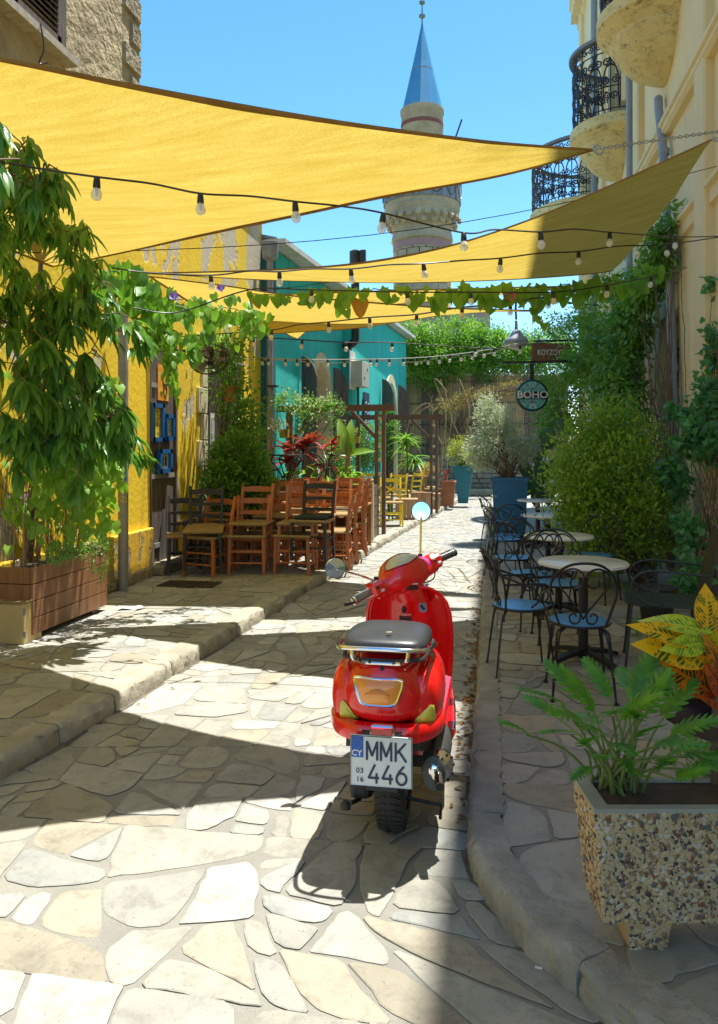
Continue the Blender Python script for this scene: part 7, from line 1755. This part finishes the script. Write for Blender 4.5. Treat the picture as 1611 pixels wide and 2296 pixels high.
# ---- morning glory garland
mg = plant('morning_glory', (-3.85, 7.0, 2.6), 'morning glory vine hanging along cables from the ficus across the street', 'vine')
items = []; tw = MB(); flowers = []
def drape(path, n, down, dens=1, sz=(.055, .11), spread=.09):
    cur = spline(path, 8); tw.tube([p + rv(.008) for p in cur], .005, 5)
    for _ in range(n):
        p = random.choice(cur) + Vector((random.gauss(0, spread), random.gauss(0, spread), random.gauss(.01, spread * .6)))
        p.z -= abs(random.gauss(0, down)); n_ = Vector((.1, -.75, .55)) + rv(.4); items.append((p, frame_from(Vector((0, -.15, -1)) + rv(.35), n_), random.uniform(*sz)))
drape([dpt(200, 640, 6.3), dpt(290, 640, 6.6), dpt(370, 680, 6.9), dpt(450, 690, 7.1), dpt(520, 690, 7.3), dpt(575, 710, 7.4)], 190, .08)
drape([dpt(230, 610, 6.3), dpt(300, 610, 6.6), dpt(350, 655, 6.8)], 80, .12, sz=(.08, .14))
drape([dpt(330, 700, 6.7), dpt(370, 740, 6.8), dpt(420, 770, 6.9)], 55, .08)
for u0, v0, u1, v1, n in ((370, 720, 385, 860, 26), (420, 740, 440, 800, 18), (560, 700, 578, 745, 26), (340, 700, 350, 760, 20), (250, 680, 262, 740, 20), (470, 700, 480, 760, 20), (380, 790, 392, 895, 12)): drape([dpt(u0, v0, 6.9), dpt((u0 + u1) / 2, (v0 + v1) / 2, 6.9), dpt(u1, v1, 6.9)], n, .01, spread=.035)
gw = [onz(560, 655, 2.92), onz(650, 664, 2.9), onz(720, 655, 2.92), onz(800, 652, 2.92), onz(900, 650, 2.92), onz(1000, 652, 2.92), onz(1100, 648, 2.95), onz(1200, 645, 3.0), onz(1300, 638, 3.08), onz(1400, 630, 3.2), onz(1470, 600, 3.35)]
drape(gw[:5], 42, .02, sz=(.06, .12), spread=.05); drape(gw[4:], 150, .045, sz=(.07, .13), spread=.055)
drape([onz(1180, 665, 2.95), onz(1195, 690, 2.85), onz(1215, 720, 2.8)], 12, .02, spread=.03); drape([onz(770, 655, 2.92), onz(776, 690, 2.9)], 6, .02, spread=.03)
tw.build('vine_stem', stemg, mg)
items.sort(key=lambda t: (t[0] - CP).length); random.Random(2).shuffle(items); leaf_objs(items[:290], 'heart2', HEART, lm_vine, mg); leaf_mass('more_leaves', items[290:], HEART, lm_vine, mg)
leaf_objs([(onz(808, 672, 2.85), frame_from(Vector((0, 0, -1)), Vector((.1, -1, .2))), .16), (onz(1180, 655, 2.95), frame_from(Vector((.3, 0, -1)), Vector((.1, -1, .2))), .09), (onz(575, 668, 2.9), frame_from(Vector((.3, 0, -1)), Vector((.1, -1, .2))), .10)], 'heart3', HEART, lm_orange, mg)
fpm = leafmat('petal_violet', (.20, .10, .62), (.25, .14, .68), .3, .5); fpk = leafmat('petal_pink', (.55, .10, .32), (.62, .18, .40), .4, .5); fwh = M('petal_throat', (.8, .75, .8), rough=.6, bump=0)
for (u, v, d, r_, m_) in ((390, 663, 6.75, .042, fpm), (495, 645, 7.0, .040, fpm), (941, 617, 6.7, .040, fpk), (1145, 663, 6.6, .05, fpk), (1098, 690, 6.6, .03, fpk)):
    c = dpt(u, v, d); mb = MB(); mb.lathe(tuple(c), [(r_, 0), (r_ * .75, -.008), (r_ * .3, -.025), (r_ * .12, -.06)], 10, axis=(.1, -1, .5), cap=False); f_ = mb.build('flower', m_, mg)
    mb = MB(); mb.lathe(tuple(c), [(r_ * .3, -.0235), (r_ * .08, -.03)], 8, axis=(.1, -1, .5)); mb.build('throat', fwh, f_)
# ---- climber on the dark door, hanging pot, bush
hp = dpt(517, 885, 10.3); t = empty('hanging_pot', tuple(hp), 'terracotta pot hanging among the climbing plant by the dark door', 'plant pot')
mb = MB(); mb.lathe(tuple(hp), [(.07, -.1), (.10, .08), (.115, .08), (.115, .11), (.10, .11)], 18); mb.build('pot', terra, t)
mb = MB()
for a in (0, 2.1, 4.2): mb.tube([hp + Vector((.1 * math.cos(a), .1 * math.sin(a), .1)), hp + Vector((0, 0, .5))], .003, 4)
mb.build('hanger', blackm, t)
blobs = [(dpt(520, 840, 10.4), (.20, .22, .38), .8), (dpt(540, 930, 10.5), (.20, .25, .38), 1), (dpt(505, 775, 10.2), (.20, .2, .14), .5), (dpt(560, 975, 10.6), (.15, .2, .2), .5)]
bush('climbing_plant', (-3.9, 10.4, PV), blobs, 2600, .080, lm_dark, 'dark climbing plant over the second door around the hanging pot', nclump=120, cr=.16, ntips=22, extra=(lm_mid, .12), base=Vector((-3.85, 10.4, PV)))
bush('round_shrub', (-3.3, 9.9, PV), [(dpt(535, 1040, 9.9), (.36, .4, .36), 1), (dpt(505, 1090, 9.7), (.26, .3, .26), .6), (dpt(560, 1080, 10), (.25, .3, .3), .5)], 6500, .065, lm_mid, 'dense green shrub behind the stacked chairs by the dark door', nclump=170, cr=.09, ntips=16, extra=(lm_dark, .5), base=dpt(530, 1200, 9.9))
# ---- red ti plants in the long planter
tiR = (('red cordyline with dark red leaves, left one in the long planter', 650), ('tall red cordyline in the middle of the long planter', 690), ('red cordyline nearest the banana in the long planter', 735))
for lb, u in tiR:
    b = dpt(u, 1090, 12.6); t = plant('cordyline', b, lb, 'plant', 'red cordylines in the long planter')
    hgt = {650: .72, 690: .80, 735: .72}[u]; mb = MB(); it = []
    for k in range(3):
        tp = b + Vector((random.uniform(-.14, .14), random.uniform(-.1, .1), hgt * random.uniform(.4, .95))); mb.tube([b, (b + tp) / 2 + rv(.02), tp], .012, 6)
        for _ in range(15):
            a = random.uniform(0, 2 * PI); up = random.uniform(-.1, 1.5); d = Vector((math.cos(a), math.sin(a), up)); it.append((tp, frame_from(d, Vector((0, 0, 1)) - d * .3), random.uniform(.22, .36)))
    mb.build('stem', cane, t); leaf_objs(it, 'ti', TI, lm_red, t)
b = dpt(780, 1090, 12.4); bn = plant('banana_plant', b, 'young banana plant with torn yellow green leaves in the long planter', 'plant')
mb = MB(); mb.tube([b - Vector((0, 0, .1)), b + Vector((0, 0, .3)), b + Vector((.02, 0, .62))], [.055, .045, .03], 10); mb.build('stem', cane, bn)
BAN = leaf_shape('strap', 1, .34, .22, .35, 8); lmb = leafmat('leaf_banana', (.22, .40, .05), (.28, .46, .08), .45, .4)
leaf_objs([(b + Vector((.02, 0, .5)), frame_from(Vector(d), Vector((0, -.8, .6))), s) for d, s in (((-.35, -.1, 1.3), .62), ((.02, -.05, 1.3), .58), ((.8, -.3, .30), .42), ((-.8, -.3, .25), .34), ((-.12, -.1, .9), .45))], 'ban', BAN, lmb, bn)
p = dpt(715, 1075, 12.4); bush('low_greenery', p, [(p, (.75, .15, .10), 1)], 260, .16, lm_bright, 'low strappy green leaves along the long planter', shape=LANCE, nclump=40, cr=.08, ntips=5, r=.004)
# ---- vine on the pergola
bl = [(dpt(660, 905, 12.9), (.3, .25, .16), 1), (dpt(700, 915, 13), (.35, .3, .14), 1), (dpt(745, 905, 13.1), (.2, .2, .15), .5), (dpt(755, 940, 13.1), (.12, .12, .22), .4), (dpt(680, 960, 12.9), (.1, .1, .2), .15)]
bush('pergola_vine', (-3.5, 13.0, PV), bl, 1500, .060, lm_mid, 'variegated vine with white edged leaves over the left beam of the pergola', nclump=70, cr=.10, ntips=12, extra=(leafmat('leaf_cream', (.50, .52, .34), (.42, .48, .25), .3, .5), .30), base=Vector((-3.5, 13.0, PV + 1)))
for u, v, n, lb, m_ in ((625, 955, 120, 'pale succulent in the upper left yellow wall planter', lm_olive), (786, 968, 90, 'leafy plant in the right yellow wall planter', lm_yel), (765, 985, 50, 'small green plant behind the banana leaf', lm_mid)):
    p = tealpt(u, v, .28); bush('wall_plant', p, [(p, (.12, .1, .10), 1)], n * 3, .045, m_, lb, nclump=16, cr=.05, ntips=3, r=.003)
# ---- plants beyond the pergola
blk = [(-3.0, 18.2, 1.6, .25, .3, .55), (-2.9, 20.5, 1.9, .3, .3, .7), (-3.0, 14.4, 1.2, .2, .3, .5)]
for (x, y, z, a, b_, c), lb in zip(blk, ('climbing plant on the teal wall between pergola posts, right one', 'climbing plant at the far corner of the teal house', 'climbing plant by the menu board, behind the double post')):
    bush('wall_climber', (x, y, PV), [((x, y, z), (a, b_, c), 1)], 2200, .06, lm_mid, lb, nclump=50, cr=.12, ntips=10, extra=(lm_dark, .4))
for u, v, d, s, lb in ((912, 990, 17.5, .42, 'dracaena with thin arching leaves between the pergola posts'), (930, 1030, 18.5, .45, 'lower dracaena with pale arching leaves behind the yellow chairs')):
    c = dpt(u, v, d); t = plant('dracaena', (c.x, c.y, PV), lb); mb = MB(); mb.tube([(c.x, c.y, PV), (c.x + .03, c.y, c.z * .6), tuple(c)], .018, 6); mb.build('stem', bark, t); it = []
    for k in range(70): a = random.uniform(0, 2 * PI); d_ = Vector((math.cos(a), math.sin(a), random.uniform(-.1, 1.2))); it.append((c + Vector((0, 0, random.uniform(-.12, .08))), frame_from(d_, Vector((0, 0, 1))), s * random.uniform(.6, 1.2)))
    leaf_objs(it, 'strap', STRAP, lm_vine, t)
c = Vector((-.84, 20.4, PV + .98)); bush('yellow_shrub', c, [(c + Vector((-.08, 0, .35)), (.32, .3, .42), 1), (c + Vector((.12, 0, .05)), (.2, .2, .25), .5)], 3000, .05, lm_yel, 'yellow green shrub growing in the tall teal pot', nclump=70, cr=.1, ntips=12)
p = dpt(958, 1052, 19); bush('potted_flowers', p, [(p, (.22, .2, .14), 1)], 500, .05, lm_orange, 'yellow orange flowers on the table by the second pergola post', nclump=20, cr=.07, ntips=4, r=.004)
# bare branches before the reed fence
for k, (pts, lb) in enumerate((([(895, 1060), (905, 1000), (925, 930), (962, 905), (975, 960), (985, 1060)], 'bare pale stems bending before the reed fence, left ones'), ([(990, 1090), (993, 1000), (1000, 930), (975, 850), (1003, 880), (990, 870)], 'thin tall bare stems before the reed fence, middle ones'), ([(1035, 1060), (1040, 1000), (1052, 930), (1045, 890), (1030, 850)], 'thin bare stems above the yellow shrub'))):
    P3 = [dpt(u, v, 22.5) for u, v in pts]; t = plant('bare_shrub', (P3[0].x, P3[0].y, PV), lb); mb = MB(); mb.tube(spline(P3, 5), .022, 5)
    mb.tube(spline([p + Vector((.15, .1, 0)) for p in P3[:4]], 5), .016, 5); mb.tube([P3[1], P3[1] + Vector((-.4, 0, .9)), P3[1] + Vector((-.3, 0, 1.5))], .013, 4); mb.build('stem', cane, t)
# hedge over the end wall
bl = []
for u in range(905, 1250, 24): bl.append((dpt(u, 795 + random.uniform(-14, 14), 25.4), (.75, .6, .62), 1)); 
for u, v in ((925, 750), (960, 752), (1010, 752), (1050, 745), (1000, 800), (930, 820), (1090, 765), (1120, 790), (1070, 800), (960, 845), (1090, 850)): bl.append((dpt(u, v, 25.5), (.5, .5, .42), .6))
bush('hedge', (-1, 25.6, 3.9), bl, 30000, .10, lm_bright, 'tall leafy hedge growing over the reed fence at the street end', nclump=520, cr=.22, ntips=50, r=.03, extra=(lm_mid, .7), cat='hedge', base=Vector((-1.2, 25.6, 1.5)))
bl = [(dpt(u, v, 23.5), (.42, .2, .13), 1) for u, v in ((1010, 905), (1040, 893), (1070, 885), (1100, 878), (1130, 873), (990, 915), (1160, 868))]
bush('dry_vine', (-1.0, 23.5, 3.0), bl, 3200, .065, lm_drybr, 'half dry brown vine slanting across the reed fence towards the round sign', nclump=80, cr=.13, ntips=14, base=dpt(1180, 870, 23))
mb = MB(); c = onx(890, 900, -3.0)
# ---- olive in the blue pot
ob = Vector((.22, 12.6, PV + .95)); ot = plant('olive_tree', ob, 'small silvery leaved olive tree in the tall blue pot', 'tree')
blobs = [(dpt(1120, 1000, 12.6), (.5, .45, .36), 1.2), (dpt(1110, 950, 12.6), (.34, .34, .3), .8), (dpt(1098, 915, 12.6), (.15, .2, .2), .25), (dpt(1170, 1010, 12.6), (.25, .3, .22), .5), (dpt(1080, 1020, 12.6), (.22, .3, .22), .5)]
tips = []
for _ in range(26): c, rr, _w = random.choice(blobs); d = rv().normalized(); tips.append(Vector(c) + Vector((d.x * rr[0], d.y * rr[1], d.z * rr[2])) * .8)
stems(ot, ob, tips, .018, bark, .03, 'branches'); mb = MB(); mb.tube([ob - Vector((0, 0, .05)), ob + Vector((.03, 0, .2))], .035, 8); mb.build('trunk', bark, ot)
leaf_mass('crown', clump_items(blobs, 15000, .052, .35, .55, 0, .25, 260, .10), leaf_shape('lance', 1, .30, .15, .05, 2), lm_olive, ot)
p = Vector((-.02, 12.4, PV)); bush('white_flower_shrub', p, [(p + Vector((-.03, 0, .45)), (.07, .1, .42), 1)], 500, .04, lm_olive, 'slim pale shrub squeezed beside the left edge of the blue pot', nclump=20, cr=.05, ntips=5, r=.004)
# prickly pear
cact = leafmat('cactus_green', (.07, .17, .06), (.09, .20, .07), 0, .6); pr_ = plant('prickly_pear', (.75, 12.6, PV), 'prickly pear cactus with flat oval pads behind the blue pot', 'cactus')
for u, v, h, rot in ((1228, 985, .36, .2), (1260, 960, .30, -.3), (1185, 1090, .34, .4), (1215, 1060, .36, -.1), (1205, 1110, .36, .2), (1240, 1050, .3, .3), (1180, 1055, .3, -.5), (1230, 1110, .34, .0), (1205, 1020, .3, .15)):
    c = dpt(u, v, 12.9 + random.uniform(-.3, .3)); q = Matrix.Rotation(random.uniform(-.6, .6), 3, 'Z') @ Matrix.Rotation(rot, 3, 'Y'); mb = MB(); secs = []
    for z in np.linspace(-1, 1, 9): w_ = math.sqrt(max(.01, 1 - z * z)) * (1 + .15 * z); secs.append([c + q @ Vector((w_ * h * .36 * math.cos(a), w_ * .035 * math.sin(a), z * h * .55)) for a in np.linspace(0, 2 * PI, 13)[:-1]])
    mb.loft(secs, True, True); mb.build('pad', cact, pr_)
# ---- big bush and vines on the right wall
R1 = [(dpt(1385, 1085, 8.4), (.50, .6, .55), 2), (dpt(1320, 1030, 8.6), (.28, .4, .34), 1), (dpt(1345, 960, 8.7), (.26, .3, .22), .5), (dpt(1270, 1075, 8.3), (.14, .2, .2), .3), (dpt(1395, 1165, 8.2), (.48, .6, .52), 1.4), (dpt(1330, 1160, 8.2), (.32, .4, .36), .8), (dpt(1410, 985, 8.8), (.26, .35, .36), .7), (dpt(1300, 1110, 8.2), (.18, .3, .3), .5), (dpt(1380, 1210, 8.1), (.5, .4, .25), .7)]
bush('jasmine_bush', (1.75, 8.5, PV), R1, 17000, .062, lm_bush, 'large dense green bush over the café tables against the right wall', nclump=300, cr=.17, ntips=70, r=.014, base=Vector((1.6, 8.5, PV)), extra=(lm_mid, .28))
w1 = [(dpt(1478, 560, 9.4), (.12, .12, .26), .6), (dpt(1450, 640, 9.9), (.16, .25, .32), .8), (dpt(1420, 720, 10.4), (.2, .35, .38), 1.1), (dpt(1395, 810, 10.6), (.24, .4, .42), 1.2), (dpt(1400, 900, 10.3), (.24, .35, .42), 1.1), (dpt(1385, 640, 10.8), (.12, .2, .16), .3), (dpt(1350, 760, 11.3), (.28, .4, .36), .9), (dpt(1320, 800, 11.8), (.32, .4, .32), .8), (dpt(1495, 500, 9.2), (.05, .06, .14), .12), (dpt(1365, 890, 10.8), (.22, .3, .33), .6)]
bush('wall_vine', (2.05, 9.8, PV), w1, 7500, .090, lm_dark, 'tall dark vine climbing the right wall beside the downpipe', shape=OVAL, nclump=230, cr=.13, ntips=40, r=.014, hang=.7, up=.3, base=Vector((2.05, 9.6, PV)), extra=(lm_vine, .45))
w2 = [(dpt(1300, 740, 13.5), (.3, .5, .3), 1), (dpt(1250, 730, 14.2), (.28, .4, .16), .5), (dpt(1290, 830, 13), (.35, .5, .2), .8), (dpt(1240, 850, 12.6), (.28, .35, .14), .5), (dpt(1320, 700, 12.8), (.2, .4, .25), .5)]
bush('sunlit_vine', (2.0, 13.5, PV), w2, 4200, .06, lm_vine, 'bright green vine around the wooden sign on the right wall', shape=OVAL, nclump=110, cr=.15, ntips=22, r=.01, hang=.3, base=Vector((2.05, 13.6, PV)), extra=(lm_yel, .14))
w3 = [(dpt(1270, 900, 14), (.35, .5, .4), 1), (dpt(1255, 980, 14), (.4, .5, .4), 1), (dpt(1290, 1040, 13.5), (.3, .5, .4), .8), (dpt(1235, 920, 14.5), (.2, .3, .3), .4)]
bush('shaded_climber', (1.9, 14, PV), w3, 4200, .080, lm_dark, 'dark shaded climber on the right wall behind the round sign', shape=OVAL, nclump=130, cr=.17, ntips=20, r=.012, base=Vector((1.95, 14, PV)))
w4 = [(dpt(1560, 985, 7.6), (.17, .2, .20), 1), (dpt(1592, 890, 7.7), (.09, .15, .22), .6), (dpt(1606, 790, 7.8), (.05, .12, .22), .35), (dpt(1530, 930, 8), (.10, .12, .09), .35), (dpt(1510, 1080, 7.8), (.12, .2, .2), .5), (dpt(1550, 1190, 7.2), (.09, .15, .15), .5), (dpt(1545, 1300, 6.9), (.06, .1, .18), .35), (dpt(1605, 640, 7.9), (.03, .1, .10), .15), (dpt(1608, 1010, 7.4), (.09, .2, .2), .5)]
bush('round_leaved_creeper', (2.0, 7.6, PV), w4, 3000, .060, lm_blue, 'blue green creeper with lobed leaves climbing at the right frame edge', shape=HEART, nclump=130, cr=.08, ntips=30, r=.01, base=Vector((1.95, 7.5, PV)))
for k, (u0, v0, u1, v1) in enumerate(((1528, 560, 1545, 960), (1500, 700, 1532, 930))):
    a, b = onx(u0, v0, 2.16), onx(u1, v1, 2.16); t = plant('thin_climber', a, ('thin tendril with tiny paired leaves on the wall right of the downpipe', 'fine bare tendril crossing the downpipe')[k], 'plant'); pts = [a.lerp(b, s) + Vector((-.01, random.gauss(0, .02), 0)) for s in np.linspace(0, 1, 14)]
    mb = MB(); mb.tube(pts, .004, 4); mb.build('stem', bark, t); leaf_objs([(p, frame_from(Vector((0, s, .1)), Vector((-1, 0, .5))), .05) for p in pts for s in (-1, 1)], 'oval', OVAL, lm_dark, t)
# dark pots under the bush
for x, y, lb in ((1.35, 6.9, 'black plastic pot under the bush behind the nearest table'), (1.75, 6.1, 'dark pot under the creeper behind the dark armchair')):
    t = empty('plant_pot', (x, y, PV), lb, 'plant pot'); mb = MB(); mb.lathe((x, y, PV), [(.12, 0), (.16, .26), (.175, .26), (.175, .3), (.15, .3)], 20); mb.build('pot', plas, t); mb = MB(); mb.lathe((x, y, PV + .27), [(.15, 0), (.15, .01)], 16); mb.build('soil', bpy.data.materials['soil'], t)
# dracaena style low grass at chair foot
p = dpt(1480, 1430, 5.9); p.z = PV; bush('low_weed', p, [(p + Vector((-.05, .1, .06)), (.16, .12, .06), 1)], 160, .05, lm_dark, 'small dark weed on the paving beside the dark armchair leg', shape=LANCE, nclump=12, cr=.05, ntips=4, r=.002)
# ---- philodendron in the pebbled planter
def lobed_leaf(L=1.0, lobes=7):
    V = [(0, 0, 0)]; F = []; rows = lobes * 2 + 2
    for i in range(rows + 1):
        t = i / rows; y = t; base = .06 * (1 - t) + .015; zc = -.22 * t * t
        lobe = (.31 * math.sin(PI * min(1, .12 + t * .80)) ** .7 + .02) if i % 2 == 1 else base
        sweep = .13 if i % 2 == 1 else 0
        V += [(-lobe, y + sweep, zc - .10 * lobe), (-base * .6, y, zc + .01), (0, y, zc), (base * .6, y, zc + .01), (lobe, y + sweep, zc - .10 * lobe)]
    for i in range(rows):
        a = 1 + i * 5; b = a + 5
        for j in (1, 2): F.append((a + j, a + j + 1, b + j + 1, b + j))
        F.append((a, a + 1, b + 1, b)); F.append((a + 3, a + 4, b + 4, b + 3))
    tip = len(V); V.append((0, 1.16, -.3)); l = 1 + rows * 5; F.append((l, l + 1, l + 2, tip)); F.append((l + 2, l + 3, l + 4, tip))
    return np.array(V, float), F
def lobe2():
    V = []; F = []; n = 8
    for i in range(n + 1): t = i / n; bw = .10 * math.sin(PI * (.12 + .80 * t)) + .01; V += [(-bw, t * 1.06, -.2 * t * t - .004), (0, t * 1.06, -.2 * t * t + .008), (bw, t * 1.06, -.2 * t * t - .004)]
    for i in range(n): a = i * 3; F += [(a, a + 1, a + 4, a + 3), (a + 1, a + 2, a + 5, a + 4)]
    for s in (-1, 1):
        for i in range(7):
            t = .0 + .90 * i / 6; ln = .40 * math.sin(PI * (.24 + .64 * t)) ** .9; z0 = -.2 * t * t; wv = .060 * (1.1 - .3 * t); b = len(V); ca, sa = math.cos(R(38 + 22 * t)), math.sin(R(38 + 22 * t))
            P = []
            for q, ww in ((0, 1.0), (.30, 1.0), (.62, .80), (.86, .52), (1.0, .06)):
                cx, cy = s * ln * q * ca, t + ln * q * sa * .9 - .04; zz_ = z0 - .12 * ln * q * q + .012 * math.sin(i)
                V.append((cx - s * wv * ww * sa * .9, cy + wv * ww * ca, zz_ - .008)); V.append((cx, cy, zz_ + .004)); V.append((cx + s * wv * ww * sa * .9, cy - wv * ww * ca, zz_ - .008))
            for k in range(4): F += [(b + k * 3, b + k * 3 + 1, b + k * 3 + 4, b + k * 3 + 3), (b + k * 3 + 1, b + k * 3 + 2, b + k * 3 + 5, b + k * 3 + 4)]
    return np.array(V, float), F
PHI = lobe2()
lm_phi = leafmat('leaf_philodendron', (.05, .22, .02), (.15, .40, .03), .30, .36, var=.35)
ph = plant('philodendron', cx_(.83, 2.38, .54), 'bright green philodendron with deeply lobed leaves in the pebbled planter', 'plant')
targets = []
for u, v, d, s in ((1180, 1640, 2.30, .17), (1262, 1575, 2.36, .19), (1300, 1560, 2.45, .19), (1280, 1640, 2.25, .16), (1330, 1585, 2.35, .18), (1365, 1555, 2.5, .16), (1395, 1600, 2.3, .18), (1350, 1640, 2.25, .17), (1420, 1560, 2.45, .20), (1445, 1520, 2.55, .19), (1470, 1540, 2.5, .19), (1450, 1590, 2.35, .18), (1490, 1600, 2.4, .18), (1310, 1670, 2.2, .15), (1380, 1665, 2.25, .17), (1430, 1650, 2.2, .17), (1475, 1665, 2.25, .17), (1510, 1640, 2.35, .17), (1340, 1620, 2.45, .17), (1460, 1700, 2.2, .13), (1400, 1700, 2.22, .12), (1500, 1690, 2.3, .15), (1540, 1690, 2.35, .16), (1320, 1720, 2.3, .11), (1560, 1720, 2.3, .14), (1590, 1700, 2.4, .15), (1405, 1540, 2.6, .15), (1535, 1590, 2.5, .16), (1600, 1740, 2.45, .12), (1245, 1600, 2.5, .14), (1375, 1600, 2.2, .18), (1425, 1610, 2.28, .17), (1350, 1700, 2.15, .16), (1300, 1610, 2.2, .17), (1480, 1720, 2.15, .13), (1520, 1740, 2.25, .12), (1440, 1740, 2.18, .11)): targets.append((dpt(u, v, d), s))
it = []; mb = MB()
for p, s in targets:
    root = cx_(.79 + random.uniform(-.06, .10) + (.25 if p.dot(RT) > 1.02 else 0), 2.39 + random.uniform(-.06, .06), .53); out = p - root; o2 = Vector((out.x, out.y, 0)); 
    mb.tube(spline([root, root.lerp(p, .5) + Vector((0, 0, .03)), p - Vector((0, 0, .01))], 4), [.0055 - .0003 * i for i in range(9)], 5)
    d = (out.normalized() * .8 + o2.normalized() * .4 + rv(.12)); d.z += random.uniform(-.35, .45)
    it.append((p, frame_from(d, Vector((0, 0, 1)) + o2.normalized() * -.15 - FW * .30 + rv(.22)), s * .80))
mb.build('leaf_stalks', stemg, ph); leaf_objs(it, 'phi', PHI, lm_phi, ph)
# croton
def croton_mat(name, a, b_, vein):
    m, n, bs_ = newmat(name); tc = n.nodes.new('ShaderNodeTexCoord'); sp_ = n.nodes.new('ShaderNodeSeparateXYZ'); n.links.new(tc.outputs['Object'], sp_.inputs[0])
    ab = N(n, 'Math', operation='ABSOLUTE'); n.links.new(sp_.outputs[0], ab.inputs[0])
    s1 = N(n, 'Math', operation='MULTIPLY'); n.links.new(ab.outputs[0], s1.inputs[0]); s1.inputs[1].default_value = 1.1
    s2_ = N(n, 'Math', operation='SUBTRACT'); n.links.new(sp_.outputs[1], s2_.inputs[0]); n.links.new(s1.outputs[0], s2_.inputs[1])
    nz = noisef(n, 9, 3); ad = N(n, 'Math', operation='MULTIPLY_ADD'); n.links.new(nz, ad.inputs[0]); ad.inputs[1].default_value = .05; n.links.new(s2_.outputs[0], ad.inputs[2])
    fr = N(n, 'Math', operation='MULTIPLY'); n.links.new(ad.outputs[0], fr.inputs[0]); fr.inputs[1].default_value = 14
    fc = N(n, 'Math', operation='FRACT'); n.links.new(fr.outputs[0], fc.inputs[0]); pp_ = N(n, 'Math', operation='PINGPONG'); n.links.new(fr.outputs[0], pp_.inputs[0]); pp_.inputs[1].default_value = .5
    f1 = ramp(n, pp_.outputs[0], .10, .20); mid = ramp(n, ab.outputs[0], .012, .022)
    edge = ramp(n, ab.outputs[0], .13, .17, (1, 1, 1), (0, 0, 0)); nn = ramp(n, noisef(n, 6, 3), .42, .50)
    ml = N(n, 'Math', operation='MULTIPLY'); n.links.new(f1, ml.inputs[0]); n.links.new(mid, ml.inputs[1]); m2 = N(n, 'Math', operation='MULTIPLY'); n.links.new(ml.outputs[0], m2.inputs[0]); n.links.new(edge, m2.inputs[1]); m3 = N(n, 'Math', operation='MULTIPLY'); n.links.new(m2.outputs[0], m3.inputs[0]); n.links.new(nn, m3.inputs[1])
    base = mixc(n, ramp(n, sp_.outputs[1], .1, .9), a, vein); c = mixc(n, m3.outputs[0], base, b_); n.links.new(c, bs_.inputs['Base Color']); bs_.inputs['Roughness'].default_value = .28
    t = n.nodes.new('ShaderNodeBsdfTranslucent'); n.links.new(c, t.inputs['Color']); mx = n.nodes.new('ShaderNodeMixShader'); mx.inputs[0].default_value = .3; n.links.new(bs_.outputs[0], mx.inputs[1]); n.links.new(t.outputs[0], mx.inputs[2]); n.links.new(mx.outputs[0], n.nodes['Material Output'].inputs['Surface']); return m
cy_ = croton_mat('croton_yellow', (.85, .42, .01), (.06, .14, .02), (.90, .52, .01)); cg_ = croton_mat('croton_lime', (.50, .62, .03), (.16, .30, .03), (.62, .66, .03)); co_ = croton_mat('croton_orange', (.60, .14, .01), (.03, .05, .02), (.65, .28, .01)); cr_ = croton_mat('croton_red', (.45, .03, .01), (.06, .02, .015), (.55, .10, .01)); cd_ = leafmat('croton_dark', (.025, .018, .03), (.04, .025, .035), .1, .25)
CRO = leaf_shape('lance', 1, .36, .12, .16, 9)
ct = plant('croton', cx_(1.12, 2.42, .54), 'croton with yellow, lime and orange veined leaves at the right frame edge', 'plant')
cbase = dpt(1600, 1560, 2.42)
mb = MB(); mb.tube(spline([cx_(1.12, 2.42, .5), cbase + Vector((0, 0, -.15)), cbase + Vector((.02, 0, .12))], 5), .012, 7); mb.build('stem', bark, ct)
for k, (u0, v0, u1, v1, m_, roll, df, wmul) in enumerate(((1585, 1430, 1590, 1300, cy_, 0, .1, 1.2), (1600, 1420, 1436, 1374, cg_, .5, .05, 1.1), (1590, 1440, 1490, 1455, cg_, -.2, -.05, 1.2), (1570, 1450, 1418, 1388, cy_, .3, 0, 1), (1600, 1480, 1430, 1432, cy_, .2, -.02, 1.35), (1605, 1560, 1490, 1478, co_, .1, .02, 1.6), (1600, 1540, 1530, 1530, co_, 0, .1, 1.2), (1615, 1520, 1590, 1420, co_, .3, -.03, 1.2), (1620, 1560, 1592, 1490, cr_, .2, -.05, 1.6), (1630, 1520, 1600, 1400, cg_, -.4, .08, 1.3), (1625, 1580, 1575, 1560, cr_, 0, -.04, 1.4), (1640, 1630, 1506, 1606, cd_, .1, -.02, 1.6), (1640, 1600, 1520, 1570, cd_, .1, .06, 1.3), (1600, 1500, 1540, 1440, cy_, -.3, .06, 1.2), (1640, 1460, 1608, 1350, cy_, .2, .04, 1.3))):
    a = dpt(u0, v0, 2.42); b = dpt(u1, v1, 2.42 + df); d = b - a; Ln = d.length; nrm = -FW * .85 + Vector((0, 0, .5)); fr_ = frame_from(d, nrm, roll)
    leaf_objs([(a, fr_ @ Matrix.Diagonal((wmul, 1, 1)), Ln)], 'cro', CRO, m_, ct)
p = dpt(1590, 1690, 2.75); p2 = cx_(1.15, 2.75, .3); bush('leafy_pot_plant', p2, [(dpt(1600, 1690, 2.75), (.12, .1, .10), 1)], 500, .035, lm_vine, 'small leafed green plant behind the pebbled planter at the frame edge', nclump=25, cr=.05, ntips=8, r=.004, base=cx_(1.2, 2.75, .12))
